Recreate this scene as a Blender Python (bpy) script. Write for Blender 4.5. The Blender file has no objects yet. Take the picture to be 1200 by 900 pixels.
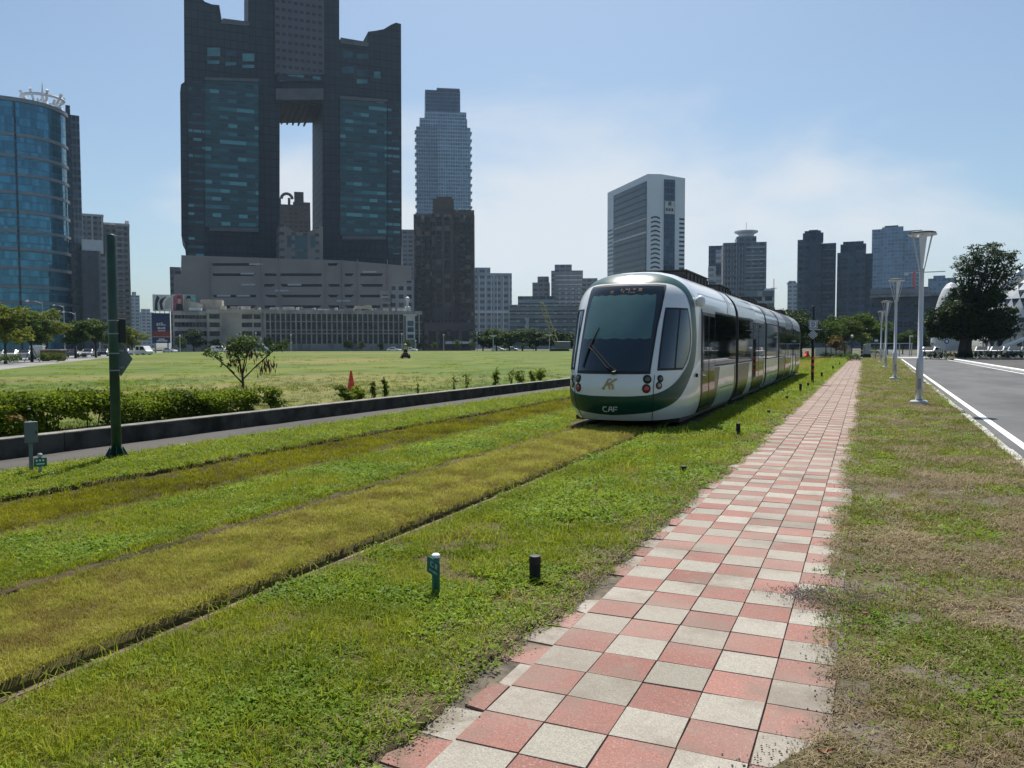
import bpy, bmesh, math, random
import numpy as np
from mathutils import Vector, Matrix

random.seed(7)
RNG = np.random.default_rng(7)
PI = math.pi
SC = bpy.context.scene
COL = SC.collection

# ------------------------------------------------------------------ camera model
F_PX, YAW, PITCH, ROLL, EYE = 935.0, 0.4165, 0.0481, -0.003, 1.72
_F = np.array([-math.sin(YAW)*math.cos(PITCH), math.cos(YAW)*math.cos(PITCH), -math.sin(PITCH)])
_R0 = np.array([math.cos(YAW), math.sin(YAW), 0.0])
_U0 = np.cross(_R0, _F)
_R = _R0*math.cos(ROLL) + _U0*math.sin(ROLL)
_U = -_R0*math.sin(ROLL) + _U0*math.cos(ROLL)

def ray(x, y):
    return _F + _R*(x-600)/F_PX - _U*(y-450)/F_PX

def at(px, D):
    r = ray(px, 404); return float(r[0]*D), float(r[1]*D)

def gnd(px, py, z=0.0):
    r = ray(px, py); t = (z-EYE)/r[2]; return float(r[0]*t), float(r[1]*t)

def zat(px, py, D):
    return float(EYE + ray(px, py)[2]*D)

# ------------------------------------------------------------------ mesh builder
class MB:
    def __init__(s):
        s.v = []; s.f = []; s.m = []
    def add(s, vs, fs, mi=0):
        o = len(s.v); s.v += [tuple(map(float, p)) for p in vs]
        for f in fs:
            s.f.append(tuple(i+o for i in f)); s.m.append(mi)
        return s
    def box(s, x0, x1, y0, y1, z0, z1, mi=0):
        return s.add([(x0,y0,z0),(x1,y0,z0),(x1,y1,z0),(x0,y1,z0),(x0,y0,z1),(x1,y0,z1),(x1,y1,z1),(x0,y1,z1)],
                     [(3,2,1,0),(4,5,6,7),(0,1,5,4),(1,2,6,5),(2,3,7,6),(3,0,4,7)], mi)
    def prism(s, poly, z0, z1, mi=0):
        n = len(poly)
        vs = [(x,y,z0) for x,y in poly] + [(x,y,z1) for x,y in poly]
        fs = [tuple(range(n-1,-1,-1)), tuple(range(n,2*n))] + [(i,(i+1)%n,n+(i+1)%n,n+i) for i in range(n)]
        return s.add(vs, fs, mi)
    def prism_y(s, poly, y0, y1, mi=0):          # poly in x,z, counter-clockwise seen from -y
        n = len(poly)
        vs = [(x,y0,z) for x,z in poly] + [(x,y1,z) for x,z in poly]
        fs = [tuple(range(n)), tuple(range(2*n-1,n-1,-1))] + [((i+1)%n,i,n+i,n+(i+1)%n) for i in range(n)]
        return s.add(vs, fs, mi)
    def tube(s, pts, rad, n=8, mi=0, cap=True):
        pts = [Vector(p) for p in pts]
        if not isinstance(rad, (list, tuple)): rad = [rad]*len(pts)
        vs = []; fs = []; up = None
        for i, p in enumerate(pts):
            d = (pts[min(i+1,len(pts)-1)] - pts[max(i-1,0)]).normalized()
            if up is None:
                up = Vector((0,0,1)) if abs(d.z) < .9 else Vector((1,0,0))
            a = d.cross(up).normalized(); b = a.cross(d).normalized(); up = b
            for k in range(n):
                t = 2*PI*k/n
                vs.append(p + (a*math.cos(t) + b*math.sin(t))*rad[i])
        for i in range(len(pts)-1):
            for k in range(n):
                k2 = (k+1) % n
                fs.append((i*n+k2, i*n+k, (i+1)*n+k, (i+1)*n+k2))
        if cap:
            fs.append(tuple(range(n))); fs.append(tuple(range(len(pts)*n-1, (len(pts)-1)*n-1, -1)))
        return s.add(vs, fs, mi)
    def lathe(s, prof, n=16, cx=0, cy=0, mi=0):   # prof (r,z) bottom to top
        vs = []; fs = []
        for r, z in prof:
            for k in range(n):
                t = 2*PI*k/n; vs.append((cx+r*math.cos(t), cy+r*math.sin(t), z))
        for i in range(len(prof)-1):
            for k in range(n):
                k2 = (k+1) % n
                fs.append((i*n+k, i*n+k2, (i+1)*n+k2, (i+1)*n+k))
        fs.append(tuple(range(n-1,-1,-1))); fs.append(tuple(range((len(prof)-1)*n, len(prof)*n)))
        return s.add(vs, fs, mi)
    def grid(s, P, mi=0, flip=False):             # P[i][j] -> point
        n, m = len(P), len(P[0])
        vs = [p for row in P for p in row]
        fs = []
        for i in range(n-1):
            for j in range(m-1):
                q = (i*m+j, i*m+j+1, (i+1)*m+j+1, (i+1)*m+j)
                fs.append(q[::-1] if flip else q)
        return s.add(vs, fs, mi)
    def build(s, name, mats, parent=None, loc=None, rot=0.0, smooth=False, bevel=0.0, uv=True):
        me = bpy.data.meshes.new(name)
        me.from_pydata(s.v, [], s.f); me.update()
        if not isinstance(mats, (list, tuple)): mats = [mats]
        for m in mats: me.materials.append(m)
        if len(mats) > 1: me.polygons.foreach_set('material_index', s.m)
        if smooth: me.polygons.foreach_set('use_smooth', [True]*len(me.polygons))
        if uv and len(s.f) < 30000: box_uv(me)
        o = bpy.data.objects.new(name, me); COL.objects.link(o)
        if parent is not None: o.parent = parent
        if loc is not None: o.location = loc
        o.rotation_euler = (0, 0, rot)
        if smooth == 'auto' or (smooth and bevel):
            pass
        if bevel:
            b = o.modifiers.new('bevel', 'BEVEL'); b.width = bevel; b.segments = 2; b.limit_method = 'ANGLE'; b.angle_limit = .6
        return o

def box_uv(me):
    uvl = me.uv_layers.new(name='UVMap')
    co = np.empty(len(me.vertices)*3, dtype=np.float32); me.vertices.foreach_get('co', co); co = co.reshape(-1,3)
    nl = len(me.loops)
    li = np.empty(nl, dtype=np.int32); me.loops.foreach_get('vertex_index', li)
    npol = len(me.polygons)
    nr = np.empty(npol*3, dtype=np.float32); me.polygons.foreach_get('normal', nr); nr = nr.reshape(-1,3)
    tot = np.empty(npol, dtype=np.int32); me.polygons.foreach_get('loop_total', tot)
    pid = np.repeat(np.arange(npol), tot)
    n = nr[pid]; p = co[li]
    flat = np.abs(n[:,2]) > .7
    t = np.stack([-n[:,1], n[:,0]], 1); t /= np.maximum(np.linalg.norm(t, axis=1, keepdims=True), 1e-6)
    u = np.where(flat, p[:,0], p[:,0]*t[:,0] + p[:,1]*t[:,1]); v = np.where(flat, p[:,1], p[:,2])
    uvl.data.foreach_set('uv', np.stack([u, v], 1).astype(np.float32).ravel())

def np_mesh(name, V, F, mats, attrs=None, smooth=False, fmat=None):
    V = np.asarray(V, np.float32); F = np.asarray(F, np.int32); k = F.shape[1]
    me = bpy.data.meshes.new(name)
    me.vertices.add(len(V)); me.vertices.foreach_set('co', V.ravel())
    me.loops.add(F.size); me.loops.foreach_set('vertex_index', F.ravel())
    me.polygons.add(len(F)); me.polygons.foreach_set('loop_start', np.arange(len(F), dtype=np.int32)*k)
    me.polygons.foreach_set('loop_total', np.full(len(F), k, np.int32))
    if not isinstance(mats, (list, tuple)): mats = [mats]
    for m in mats: me.materials.append(m)
    if fmat is not None: me.polygons.foreach_set('material_index', np.asarray(fmat, np.int32))
    me.polygons.foreach_set('use_smooth', np.full(len(F), bool(smooth)))
    me.update(calc_edges=True)
    for a, (dom, arr) in (attrs or {}).items():
        at_ = me.attributes.new(a, 'FLOAT', dom); at_.data.foreach_set('value', np.asarray(arr, np.float32))
    return me

def link(name, me, parent=None, loc=None, rot=0.0, scale=None):
    o = bpy.data.objects.new(name, me); COL.objects.link(o)
    if parent is not None: o.parent = parent
    if loc is not None: o.location = loc
    o.rotation_euler = (0, 0, rot)
    if scale is not None: o.scale = (scale,)*3 if not isinstance(scale, (tuple, list)) else scale
    return o

def tag(o, label=None, cat=None, group=None, kind=None):
    if label: o['label'] = label
    if cat: o['category'] = cat
    if group: o['group'] = group
    if kind: o['kind'] = kind
    return o

def thing(name, label, cat, loc=(0,0,0), rot=0.0, group=None):
    o = bpy.data.objects.new(name, None); COL.objects.link(o)
    o.empty_display_size = .2
    o.location = loc; o.rotation_euler = (0, 0, rot)
    return tag(o, label, cat, group)

def dup(root, loc, rot=0.0, label=None, group=None, scale=None):
    r = root.copy(); COL.objects.link(r); r.location = loc; r.rotation_euler = (0, 0, rot)
    if scale is not None: r.scale = (scale,)*3
    if label: r['label'] = label
    if group: r['group'] = group
    for ch in list(root.children):
        c = ch.copy(); COL.objects.link(c); c.parent = r
        for g in list(ch.children):
            d = g.copy(); COL.objects.link(d); d.parent = c
    return r

# ------------------------------------------------------------------ numpy value noise
_perm = RNG.random((256, 256)).astype(np.float32)
def vnoise(x, y):
    x = np.asarray(x, float); y = np.asarray(y, float)
    xi = np.floor(x).astype(int); yi = np.floor(y).astype(int)
    fx = x-xi; fy = y-yi; fx = fx*fx*(3-2*fx); fy = fy*fy*(3-2*fy)
    g = lambda a, b: _perm[a & 255, b & 255]
    return (g(xi,yi)*(1-fx)+g(xi+1,yi)*fx)*(1-fy) + (g(xi,yi+1)*(1-fx)+g(xi+1,yi+1)*fx)*fy
def fbm(x, y, o=3):
    s = 0; a = .5; t = 0
    for i in range(o):
        s = s + a*vnoise(np.asarray(x)*2**i+17*i, np.asarray(y)*2**i+5*i); t += a; a *= .5
    return s/t
HAZE = 0.000065
# ------------------------------------------------------------------ materials
class NT:
    def __init__(s, name):
        s.m = bpy.data.materials.new(name); s.m.use_nodes = True
        s.t = s.m.node_tree; s.n = s.t.nodes; s.l = s.t.links
        s.b = s.n['Principled BSDF']; s.out = s.n['Material Output']
    def node(s, typ, **kw):
        d = s.n.new(typ)
        for k, v in kw.items(): setattr(d, k, v)
        return d
    def _set(s, sock, v):
        if hasattr(v, 'is_output') or isinstance(v, bpy.types.NodeSocket): s.l.new(v, sock)
        elif isinstance(v, tuple) and len(v) == 3 and sock.type == 'RGBA': sock.default_value = (*v, 1)
        else: sock.default_value = v
    def math(s, op, a, b=0.0, c=None):
        d = s.node('ShaderNodeMath', operation=op); s._set(d.inputs[0], a); s._set(d.inputs[1], b)
        if c is not None: s._set(d.inputs[2], c)
        return d.outputs[0]
    def mix(s, f, a, b):
        d = s.node('ShaderNodeMix', data_type='RGBA'); s._set(d.inputs[0], f); s._set(d.inputs[6], a); s._set(d.inputs[7], b)
        return d.outputs[2]
    def mixf(s, f, a, b):
        d = s.node('ShaderNodeMix', data_type='FLOAT'); s._set(d.inputs[0], f); s._set(d.inputs[2], a); s._set(d.inputs[3], b)
        return d.outputs[0]
    def pos(s):
        return s.node('ShaderNodeNewGeometry').outputs['Position']
    def obj(s):
        return s.node('ShaderNodeTexCoord').outputs['Object']
    def noise(s, vec, scale, detail=4.0, rough=.55, dist=0.0):
        d = s.node('ShaderNodeTexNoise'); s.l.new(vec, d.inputs['Vector'])
        d.inputs['Scale'].default_value = scale; d.inputs['Detail'].default_value = detail
        d.inputs['Roughness'].default_value = rough; d.inputs['Distortion'].default_value = dist
        return d.outputs[0]
    def ramp(s, f, a, b):                       # smooth 0..1 between a and b
        d = s.node('ShaderNodeMapRange', interpolation_type='SMOOTHSTEP'); s._set(d.inputs[0], f)
        d.inputs[1].default_value = a; d.inputs[2].default_value = b
        return d.outputs[0]
    def scaled(s, vec, sc):
        d = s.node('ShaderNodeMapping'); s.l.new(vec, d.inputs[0]); d.inputs['Scale'].default_value = sc; return d.outputs[0]
    def bump(s, h, strength=.3, dist=.02):
        d = s.node('ShaderNodeBump'); d.inputs['Strength'].default_value = strength; d.inputs['Distance'].default_value = dist
        s.l.new(h, d.inputs['Height']); s.l.new(d.outputs[0], s.b.inputs['Normal'])
    def set(s, **kw):
        for k, v in kw.items(): s._set(s.b.inputs[k.replace('_', ' ')], v)
        return s.m

def shade(c, k): return tuple(min(1, x*k) for x in c)

def pm(name, col, rough=.6, metal=0.0, var=.18, scale=2.0, bump=0.0, bscale=60.0, coat=0.0, dirt=None, spec=.5):
    t = NT(name)
    n = t.noise(t.pos(), scale, 6)
    c = t.mix(t.ramp(n, .3, .7), shade(col, 1-var), shade(col, 1+var))
    if dirt:
        c = t.mix(t.math('MULTIPLY', t.ramp(t.noise(t.scaled(t.pos(), (1,1,.35)), dirt[1], 5), .5, .72), dirt[2]), c, dirt[0])
    t.set(Base_Color=c, Roughness=t.mixf(t.noise(t.pos(), scale*3), rough*.85, min(1, rough*1.15)), Metallic=metal, Coat_Weight=coat, Specular_IOR_Level=spec)
    t.b.inputs['Coat Roughness'].default_value = .04
    if bump: t.bump(t.noise(t.pos(), bscale, 4), bump, .02)
    return t.m

def facade(name, wall, glass, cw=3.0, ch=3.4, fx=(.15,.85), fz=(.25,.85), wr=.75, gr=.08, metal=0.0, spread=.5, off=0.0, hue=None):
    """wall with a grid of openings; u and v in metres, every opening with its own tone of glass"""
    t = NT(name)
    sp = t.node('ShaderNodeSeparateXYZ'); t.l.new(t.node('ShaderNodeUVMap').outputs[0], sp.inputs[0])
    u = t.math('ADD', t.math('DIVIDE', sp.outputs[0], cw), 500.0+off); v = t.math('DIVIDE', sp.outputs[1], ch)
    fu, fv = t.math('FRACT', u), t.math('FRACT', v)
    m = t.math('MULTIPLY', t.math('MULTIPLY', t.math('GREATER_THAN', fu, fx[0]), t.math('LESS_THAN', fu, fx[1])),
               t.math('MULTIPLY', t.math('GREATER_THAN', fv, fz[0]), t.math('LESS_THAN', fv, fz[1])))
    cv = t.node('ShaderNodeCombineXYZ'); t.l.new(t.math('FLOOR', u), cv.inputs[0]); t.l.new(t.math('FLOOR', v), cv.inputs[1])
    wn = t.node('ShaderNodeTexWhiteNoise', noise_dimensions='2D'); t.l.new(cv.outputs[0], wn.inputs[0])
    r = wn.outputs['Value']
    g = t.mix(t.math('POWER', r, 1.6), shade(glass, 1-spread), shade(glass, 1+spread*1.6))
    if hue: g = t.mix(t.math('GREATER_THAN', r, hue[1]), g, hue[0])
    n = t.noise(t.scaled(t.pos(), (1,1,.4)), .12, 5)
    w = t.mix(t.ramp(n, .3, .7), shade(wall, .86), shade(wall, 1.12))
    return t.set(Base_Color=t.mix(m, w, g), Roughness=t.mixf(m, wr, gr), Metallic=t.math('MULTIPLY', m, metal))

def leafmat(name, a, b, patch=.5, trans=.35, tint=None, rough=.6, dry=None, warm=None):
    """a..b: two leaf tones mixed by noise in the place and per leaf or tuft"""
    t = NT(name)
    n = t.ramp(t.noise(t.pos(), patch, 4), .35, .65)
    if tint:
        at_ = t.node('ShaderNodeAttribute', attribute_name=tint); r = at_.outputs['Fac']
    else:
        r = t.node('ShaderNodeObjectInfo').outputs['Random']
    c = t.mix(t.math('ADD', t.math('MULTIPLY', n, .5), t.math('MULTIPLY', r, .5)), a, b)
    if dry:      # dry = (colour, threshold, patch scale)
        k = t.math('MULTIPLY', t.ramp(t.noise(t.pos(), dry[2], 5, .6), dry[1]-.08, dry[1]+.08), t.ramp(r, .1, .7))
        c = t.mix(k, c, dry[0])
    if warm: c = t.mix(t.math('GREATER_THAN', r, warm[1]), c, warm[0])
    t.set(Base_Color=c, Roughness=rough, Specular_IOR_Level=.18)
    tr = t.node('ShaderNodeBsdfTranslucent'); t.l.new(c, tr.inputs[0])
    mx = t.node('ShaderNodeMixShader'); mx.inputs[0].default_value = trans
    t.l.new(t.b.outputs[0], mx.inputs[1]); t.l.new(tr.outputs[0], mx.inputs[2]); t.l.new(mx.outputs[0], t.out.inputs[0])
    return t.m

M = {}
# ground family
def ground_mat(name, cols, scale, bump=.5, bscale=50, thr=(.4, .6), streak=None):
    t = NT(name); p = t.pos()
    if streak: p = t.scaled(p, streak)
    n = t.noise(p, scale, 6, .62)
    c = t.mix(t.ramp(n, *thr), cols[0], cols[1])
    if len(cols) > 2: c = t.mix(t.ramp(t.noise(t.scaled(p, (1,1,1)), scale*2.3, 5, .6, .4), .48, .62), c, cols[2])
    if len(cols) > 3: c = t.mix(t.ramp(t.noise(p, scale*.35, 4, .6), .5, .68), c, cols[3])
    f = t.noise(p, bscale, 4, .7)
    c = t.mix(t.ramp(f, .3, .75), shade2(t, c, .72), c)
    t.set(Base_Color=c, Roughness=.92, Specular_IOR_Level=.2)
    t.bump(f, bump, .02)
    return t.m
def shade2(t, c, k):
    d = t.node('ShaderNodeMix', data_type='RGBA', blend_type='MULTIPLY'); d.inputs[0].default_value = 1
    t.l.new(c, d.inputs[6]); d.inputs[7].default_value = (k,k,k,1); return d.outputs[2]

M['earth'] = ground_mat('earth', [(.13,.12,.085),(.075,.085,.035)], .05)
M['soil_green'] = ground_mat('soil_green', [(.075,.07,.024),(.115,.083,.042)], 1.2)
M['soil_bed'] = ground_mat('soil_bed', [(.14,.125,.03),(.10,.08,.03)], .9)
M['soil_dark_bed'] = ground_mat('soil_dark_bed', [(.06,.042,.010),(.035,.023,.007)], .5)
M['soil_dry'] = ground_mat('soil_dry', [(.14,.102,.062),(.10,.085,.038),(.165,.14,.112)], 1.1, .8)
M['lawn'] = ground_mat('lawn', [(.085,.135,.013),(.14,.16,.022),(.055,.10,.010),(.19,.165,.05)], .13, .5, 9, streak=(1.0,.55,1.0))
M['trench'] = pm('trench', (.022,.015,.01), .95, var=.4, scale=5)
M['gravel'] = pm('gravel', (.14,.135,.13), .9, var=.5, scale=40)

def asphalt(name, c, patch):
    t = NT(name); p = t.pos()
    big = t.noise(t.scaled(p, (1,.25,1)), patch, 4)
    fine = t.noise(p, 140, 2, .7)
    col = t.mix(t.ramp(big, .3, .7), shade(c, .72), shade(c, 1.2))
    col = t.mix(t.ramp(fine, .35, .7), shade2(t, col, .7), col)
    col = t.mix(t.math('MULTIPLY', t.ramp(t.noise(p, .7, 5, .65), .56, .62), .4), col, shade(c, .5))
    cr_ = t.node('ShaderNodeTexVoronoi', feature='DISTANCE_TO_EDGE'); t.l.new(t.mix(.12, p, t.node('ShaderNodeTexNoise').outputs[1]), cr_.inputs[0]); cr_.inputs['Scale'].default_value = .13
    col = t.mix(t.math('MULTIPLY', t.math('LESS_THAN', cr_.outputs[0], .004), .4), col, shade(c, .35))
    t.set(Base_Color=col, Roughness=.85, Specular_IOR_Level=.3); t.bump(fine, .25, .006)
    return t.m
M['road'] = asphalt('road', (.105,.106,.109), .5)
M['foot_asphalt'] = asphalt('foot_asphalt', (.07,.064,.06), .6)
M['street'] = asphalt('street', (.24,.24,.235), .1)

t = NT('road_paint'); p = t.pos()
t.set(Base_Color=t.mix(t.ramp(t.noise(p, 9, 6, .7), .54, .70), (.74,.74,.72), (.3,.3,.3)), Roughness=.6); M['paint'] = t.m
M['kerb'] = pm('kerb', (.40,.39,.37), .85, var=.2, scale=4, bump=.3, dirt=((.12,.11,.09), 2.5, .75))
M['kerb_white'] = pm('kerb_white', (.62,.62,.6), .8, var=.12, scale=2, dirt=((.25,.24,.22), 1.5, .5))
M['wall_conc'] = pm('wall_conc', (.062,.06,.052), .95, var=.45, scale=2.6, bump=.5, dirt=((.014,.016,.011), 1.1, .95), spec=.2)
M['wall_cap'] = pm('wall_cap', (.17,.165,.145), .9, var=.4, scale=3, bump=.4, dirt=((.1,.1,.08), 1.6, .6))

t = NT('paver'); p = t.pos()
at_ = t.node('ShaderNodeAttribute', attribute_name='tile'); tn = t.node('ShaderNodeAttribute', attribute_name='tone')
red = t.mix(tn.outputs['Fac'], (.24,.095,.075), (.36,.165,.135)); bei = t.mix(tn.outputs['Fac'], (.27,.255,.21), (.41,.39,.335))
c = t.mix(at_.outputs['Fac'], bei, red)
sp = t.noise(p, 130, 3, .75)
c = t.mix(t.ramp(sp, .38, .62), shade2(t, c, .62), c)
sp2 = t.noise(p, 75, 2, .8)
c = t.mix(t.math('MULTIPLY', t.ramp(sp2, .6, .72), .4), c, (.55,.52,.47))
stain = t.noise(p, 1.7, 6, .65)
c = t.mix(t.math('MULTIPLY', t.ramp(stain, .46, .68), .62), c, (.15,.12,.095))
st2 = t.noise(p, 6.5, 5, .7)
c = t.mix(t.math('MULTIPLY', t.ramp(st2, .56, .72), .5), c, (.2,.175,.14))
c = t.mix(t.math('MULTIPLY_ADD', t.ramp(t.noise(p, .55, 4), .4, .62), .3, .12), c, (.29,.24,.205))
sx = t.node('ShaderNodeSeparateXYZ'); t.l.new(p, sx.inputs[0])
fe = t.math('ADD', t.noise(p, 4.5, 5, .7), t.math('MULTIPLY', t.math('SUBTRACT', -1.58, sx.outputs[0]), 1.1))
c = t.mix(t.math('MULTIPLY', t.ramp(fe, .58, .76), .65), c, (.13,.105,.07))
fr = t.math('ADD', t.noise(p, 5.5, 5, .7), t.math('MULTIPLY', t.math('ADD', sx.outputs[0], .33), 1.2))
c = t.mix(t.math('MULTIPLY', t.ramp(fr, .56, .78), .7), c, (.14,.12,.095))
t.set(Base_Color=c, Roughness=.88, Specular_IOR_Level=.25); t.bump(sp, .35, .004); M['paver'] = t.m
M['joint'] = pm('joint', (.085,.068,.045), .95, var=.5, scale=9)

# plants
M['g_lush'] = leafmat('g_lush', (.12,.175,.008), (.35,.375,.028), 1.3, .5, dry=((.30,.25,.07), .62, 1.3))
M['g_weed'] = leafmat('g_weed', (.10,.185,.012), (.28,.38,.035), .8, .47)
M['g_bed'] = leafmat('g_bed', (.20,.208,.016), (.48,.445,.095), 2.0, .47, dry=((.24,.175,.05), .55, 1.9))
M['g_dark'] = leafmat('g_dark', (.15,.16,.005), (.33,.325,.012), .8, .45, dry=((.10,.075,.01), .54, .9))
M['g_dry'] = leafmat('g_dry', (.15,.112,.055), (.36,.285,.155), 1.0, .28)
M['g_verge'] = leafmat('g_verge', (.12,.14,.012), (.25,.255,.035), .8, .45, dry=((.25,.19,.07), .58, 1.0))
M['g_lawn'] = leafmat('g_lawn', (.075,.12,.012), (.16,.19,.026), .25, .38)
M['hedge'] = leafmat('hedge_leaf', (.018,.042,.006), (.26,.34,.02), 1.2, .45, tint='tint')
M['bark'] = pm('bark', (.05,.042,.034), .95, var=.35, scale=6, bump=.6, bscale=25)
M['bark_pale'] = pm('bark_pale', (.16,.14,.11), .95, var=.3, scale=5, bump=.5, bscale=25)
M['leaf_dark'] = leafmat('leaf_dark', (.012,.031,.010), (.05,.084,.016), .5, .25, tint='tint')
M['leaf_mid'] = leafmat('leaf_mid', (.032,.068,.012), (.10,.145,.022), .25, .35, tint='tint')
M['leaf_olive'] = leafmat('leaf_olive', (.065,.105,.012), (.23,.25,.03), .25, .4, tint='tint')
M['leaf_bright'] = leafmat('leaf_bright', (.04,.085,.012), (.12,.18,.02), .25, .4, tint='tint')
M['leaf_orange'] = leafmat('leaf_orange', (.09,.09,.015), (.24,.12,.03), .35, .35, tint='tint')
M['pod'] = leafmat('pod', (.055,.022,.016), (.13,.05,.035), 2, .2, tint='tint')

# paint, metal, glass
M['white_paint'] = pm('white_paint', (.56,.575,.58), .32, var=.04, scale=.8, coat=.5, dirt=((.40,.40,.38), .9, .25))
M['tram_white'] = pm('tram_white', (.74,.755,.76), .25, var=.03, scale=.7, coat=.6, dirt=((.50,.50,.48), .8, .3))
M['tram_green'] = pm('tram_green', (.008,.062,.042), .32, var=.08, scale=.9, coat=.15, spec=.35)
M['tram_grey'] = pm('tram_grey', (.21,.225,.23), .25, var=.05, scale=.9, coat=.6)
M['tram_dkgreen'] = pm('tram_dkgreen', (.035,.045,.038), .22, var=.1, scale=.9, coat=.0, spec=.28)
M['tram_palegreen'] = pm('tram_palegreen', (.55,.66,.59), .2, var=.06, scale=.9, coat=.5)
M['black'] = pm('black', (.012,.012,.012), .6, var=.3)
M['rubber'] = pm('rubber', (.015,.015,.015), .85, var=.3)
M['roofbox'] = pm('roofbox', (.045,.045,.043), .7, var=.35, scale=3)
M['glass'] = pm('dark_glass', (.005,.007,.008), .03, var=.1, coat=.0, spec=.42)
M['windscreen'] = pm('windscreen', (.010,.018,.022), .03, var=.1, coat=.8, spec=.6)
M['blind'] = pm('blind', (.075,.15,.145), .12, var=.05, scale=4, coat=.8)
M['chrome'] = pm('chrome', (.6,.6,.6), .2, 1.0, var=.05)
M['steel'] = pm('steel', (.32,.33,.34), .4, .7, var=.1)
M['rail'] = pm('rail', (.16,.12,.09), .45, .7, var=.3, scale=6)
M['amber'] = pm('amber', (.20,.065,.012), .5, var=.2)
M['red_lens'] = pm('red_lens', (.5,.03,.02), .15, var=.1, coat=1)
M['amber_lens'] = pm('amber_lens', (.35,.28,.2), .15, var=.1, coat=1)
M['lamp_lens'] = pm('lamp_lens', (.05,.055,.06), .06, var=.1, coat=1)
M['gold'] = pm('gold', (.38,.26,.10), .35, .6, var=.1)
M['pole_green'] = pm('pole_green', (.012,.055,.042), .45, var=.3, scale=4, coat=.1, dirt=((.07,.075,.065), 3, .6))
M['pole_dark'] = pm('pole_dark', (.01,.016,.017), .5, var=.2)
M['galv'] = pm('galv', (.33,.35,.36), .5, .5, var=.15, scale=5)
M['sign_grey'] = pm('sign_grey', (.13,.16,.17), .5, .3, var=.12)
M['teal'] = pm('teal', (.012,.11,.10), .45, var=.18, scale=8)
M['sign_green'] = pm('sign_green', (.01,.15,.08), .45, var=.12, scale=8)
M['sign_white'] = pm('sign_white', (.7,.72,.74), .5, var=.05)
M['sign_blue'] = pm('sign_blue', (.03,.09,.22), .5, var=.08)
M['orange'] = pm('orange', (.75,.07,.02), .5, var=.08, scale=6)
M['yellow_paint'] = pm('yellow_paint', (.36,.31,.14), .55, var=.15)
M['mower_red'] = pm('mower_red', (.10,.02,.02), .5, var=.2)
M['skin'] = pm('skin', (.35,.2,.13), .6, var=.05)
M['vest'] = pm('vest', (.6,.55,.1), .8, var=.1)
M['trouser'] = pm('trouser', (.03,.03,.04), .9, var=.2)
M['hat'] = pm('hat', (.6,.58,.5), .9, var=.1)
M['wood'] = pm('wood', (.20,.085,.035), .8, var=.35, scale=2.5)
M['conc'] = pm('conc', (.36,.35,.33), .9, var=.15, scale=1.2)
M['steel_white'] = pm('steel_white', (.62,.64,.66), .5, var=.06, scale=.5)
M['car_white'] = pm('car_white', (.72,.72,.72), .25, var=.03, coat=.8)
M['car_silver'] = pm('car_silver', (.35,.36,.38), .3, .4, var=.05, coat=.8)
M['car_dark'] = pm('car_dark', (.03,.035,.045), .25, var=.08, coat=.8)
M['car_blue'] = pm('car_blue', (.10,.17,.25), .25, var=.05, coat=.8)
# ------------------------------------------------------------------ ground
def kerb_x(y): return 2.02 + .0165*(np.asarray(y, float)-12)
def asph_x(y): return -10.68 + .028*np.clip(np.asarray(y, float)-17, 0, 19)
def wall_x(y): return -12.06 + .026*np.clip(np.asarray(y, float)-11, 0, 25)

def ylist(y0, y1, s0=.05, g=1.02):
    y = [y0]; s = s0
    while y[-1] < y1:
        y.append(y[-1]+s); s = min(s*g, 4)
    y[-1] = y1
    return np.array(y)

def sheet(name, fx0, fx1, y0, y1, nx, mat, z=0.0, amp=.012, lip=(0, 0), base=-.16, kind='structure', nscale=1.5):
    ys = ylist(y0, y1)
    k = nx+3
    V = np.zeros((len(ys), k, 3))
    a = np.array(fx0(ys), float)*np.ones_like(ys); b = np.array(fx1(ys), float)*np.ones_like(ys)
    t = np.concatenate([[0], np.linspace(0, 1, nx+1), [1]])
    V[:,:,0] = a[:,None] + (b-a)[:,None]*t[None]
    V[:,:,1] = ys[:,None]
    n = (fbm(V[:,:,0]*nscale+40, V[:,:,1]*nscale+90, 4)-.5)*2*amp
    edge = np.minimum(t, 1-t)[None]*(b-a)[:,None]
    lipv = lip[0]*np.exp(-((t[None]*(b-a)[:,None])/.12)**2) + lip[1]*np.exp(-(((1-t)[None]*(b-a)[:,None])/.12)**2)
    V[:,:,2] = z + n + lipv
    V[:,0,2] = base; V[:,-1,2] = base
    m = len(ys); i, j = np.meshgrid(np.arange(m-1), np.arange(k-1), indexing='ij')
    q = (i*k+j).ravel()
    F = np.stack([q, q+1, q+k+1, q+k], 1)
    o = link(name, np_mesh(name, V.reshape(-1,3), F, mat, smooth=True))
    o['kind'] = kind
    return o

mb = MB(); mb.add([(-3100,-3000,-.16),(3100,-3000,-.16),(3100,3100,-.16),(-3100,3100,-.16)], [(0,1,2,3)])
mb.build('ground', M['earth'])['kind'] = 'structure'

NR = RNG.random(4000)
def wob(y, amp, sc, seed): return (fbm(np.asarray(y)*sc+seed, np.full_like(np.asarray(y, float), seed*.37), 4)-.5)*2*amp

def path_right_edge(y):
    y = np.asarray(y, float)
    return -.15 + wob(y, .13, 1.6, 11) + wob(y, .07, 9, 61) - .10*np.exp(-((y-5.75)/.3)**2) - .14*np.exp(-((y-3.1)/.5)**2) - .12*np.exp(-((y-7.4)/.25)**2)
def path_left_edge(y):
    y = np.asarray(y, float)
    return -1.83 + wob(y, .11, 1.9, 23) + wob(y, .06, 9, 71) + .13*np.clip((y-3)/10, 0, 1)

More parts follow.
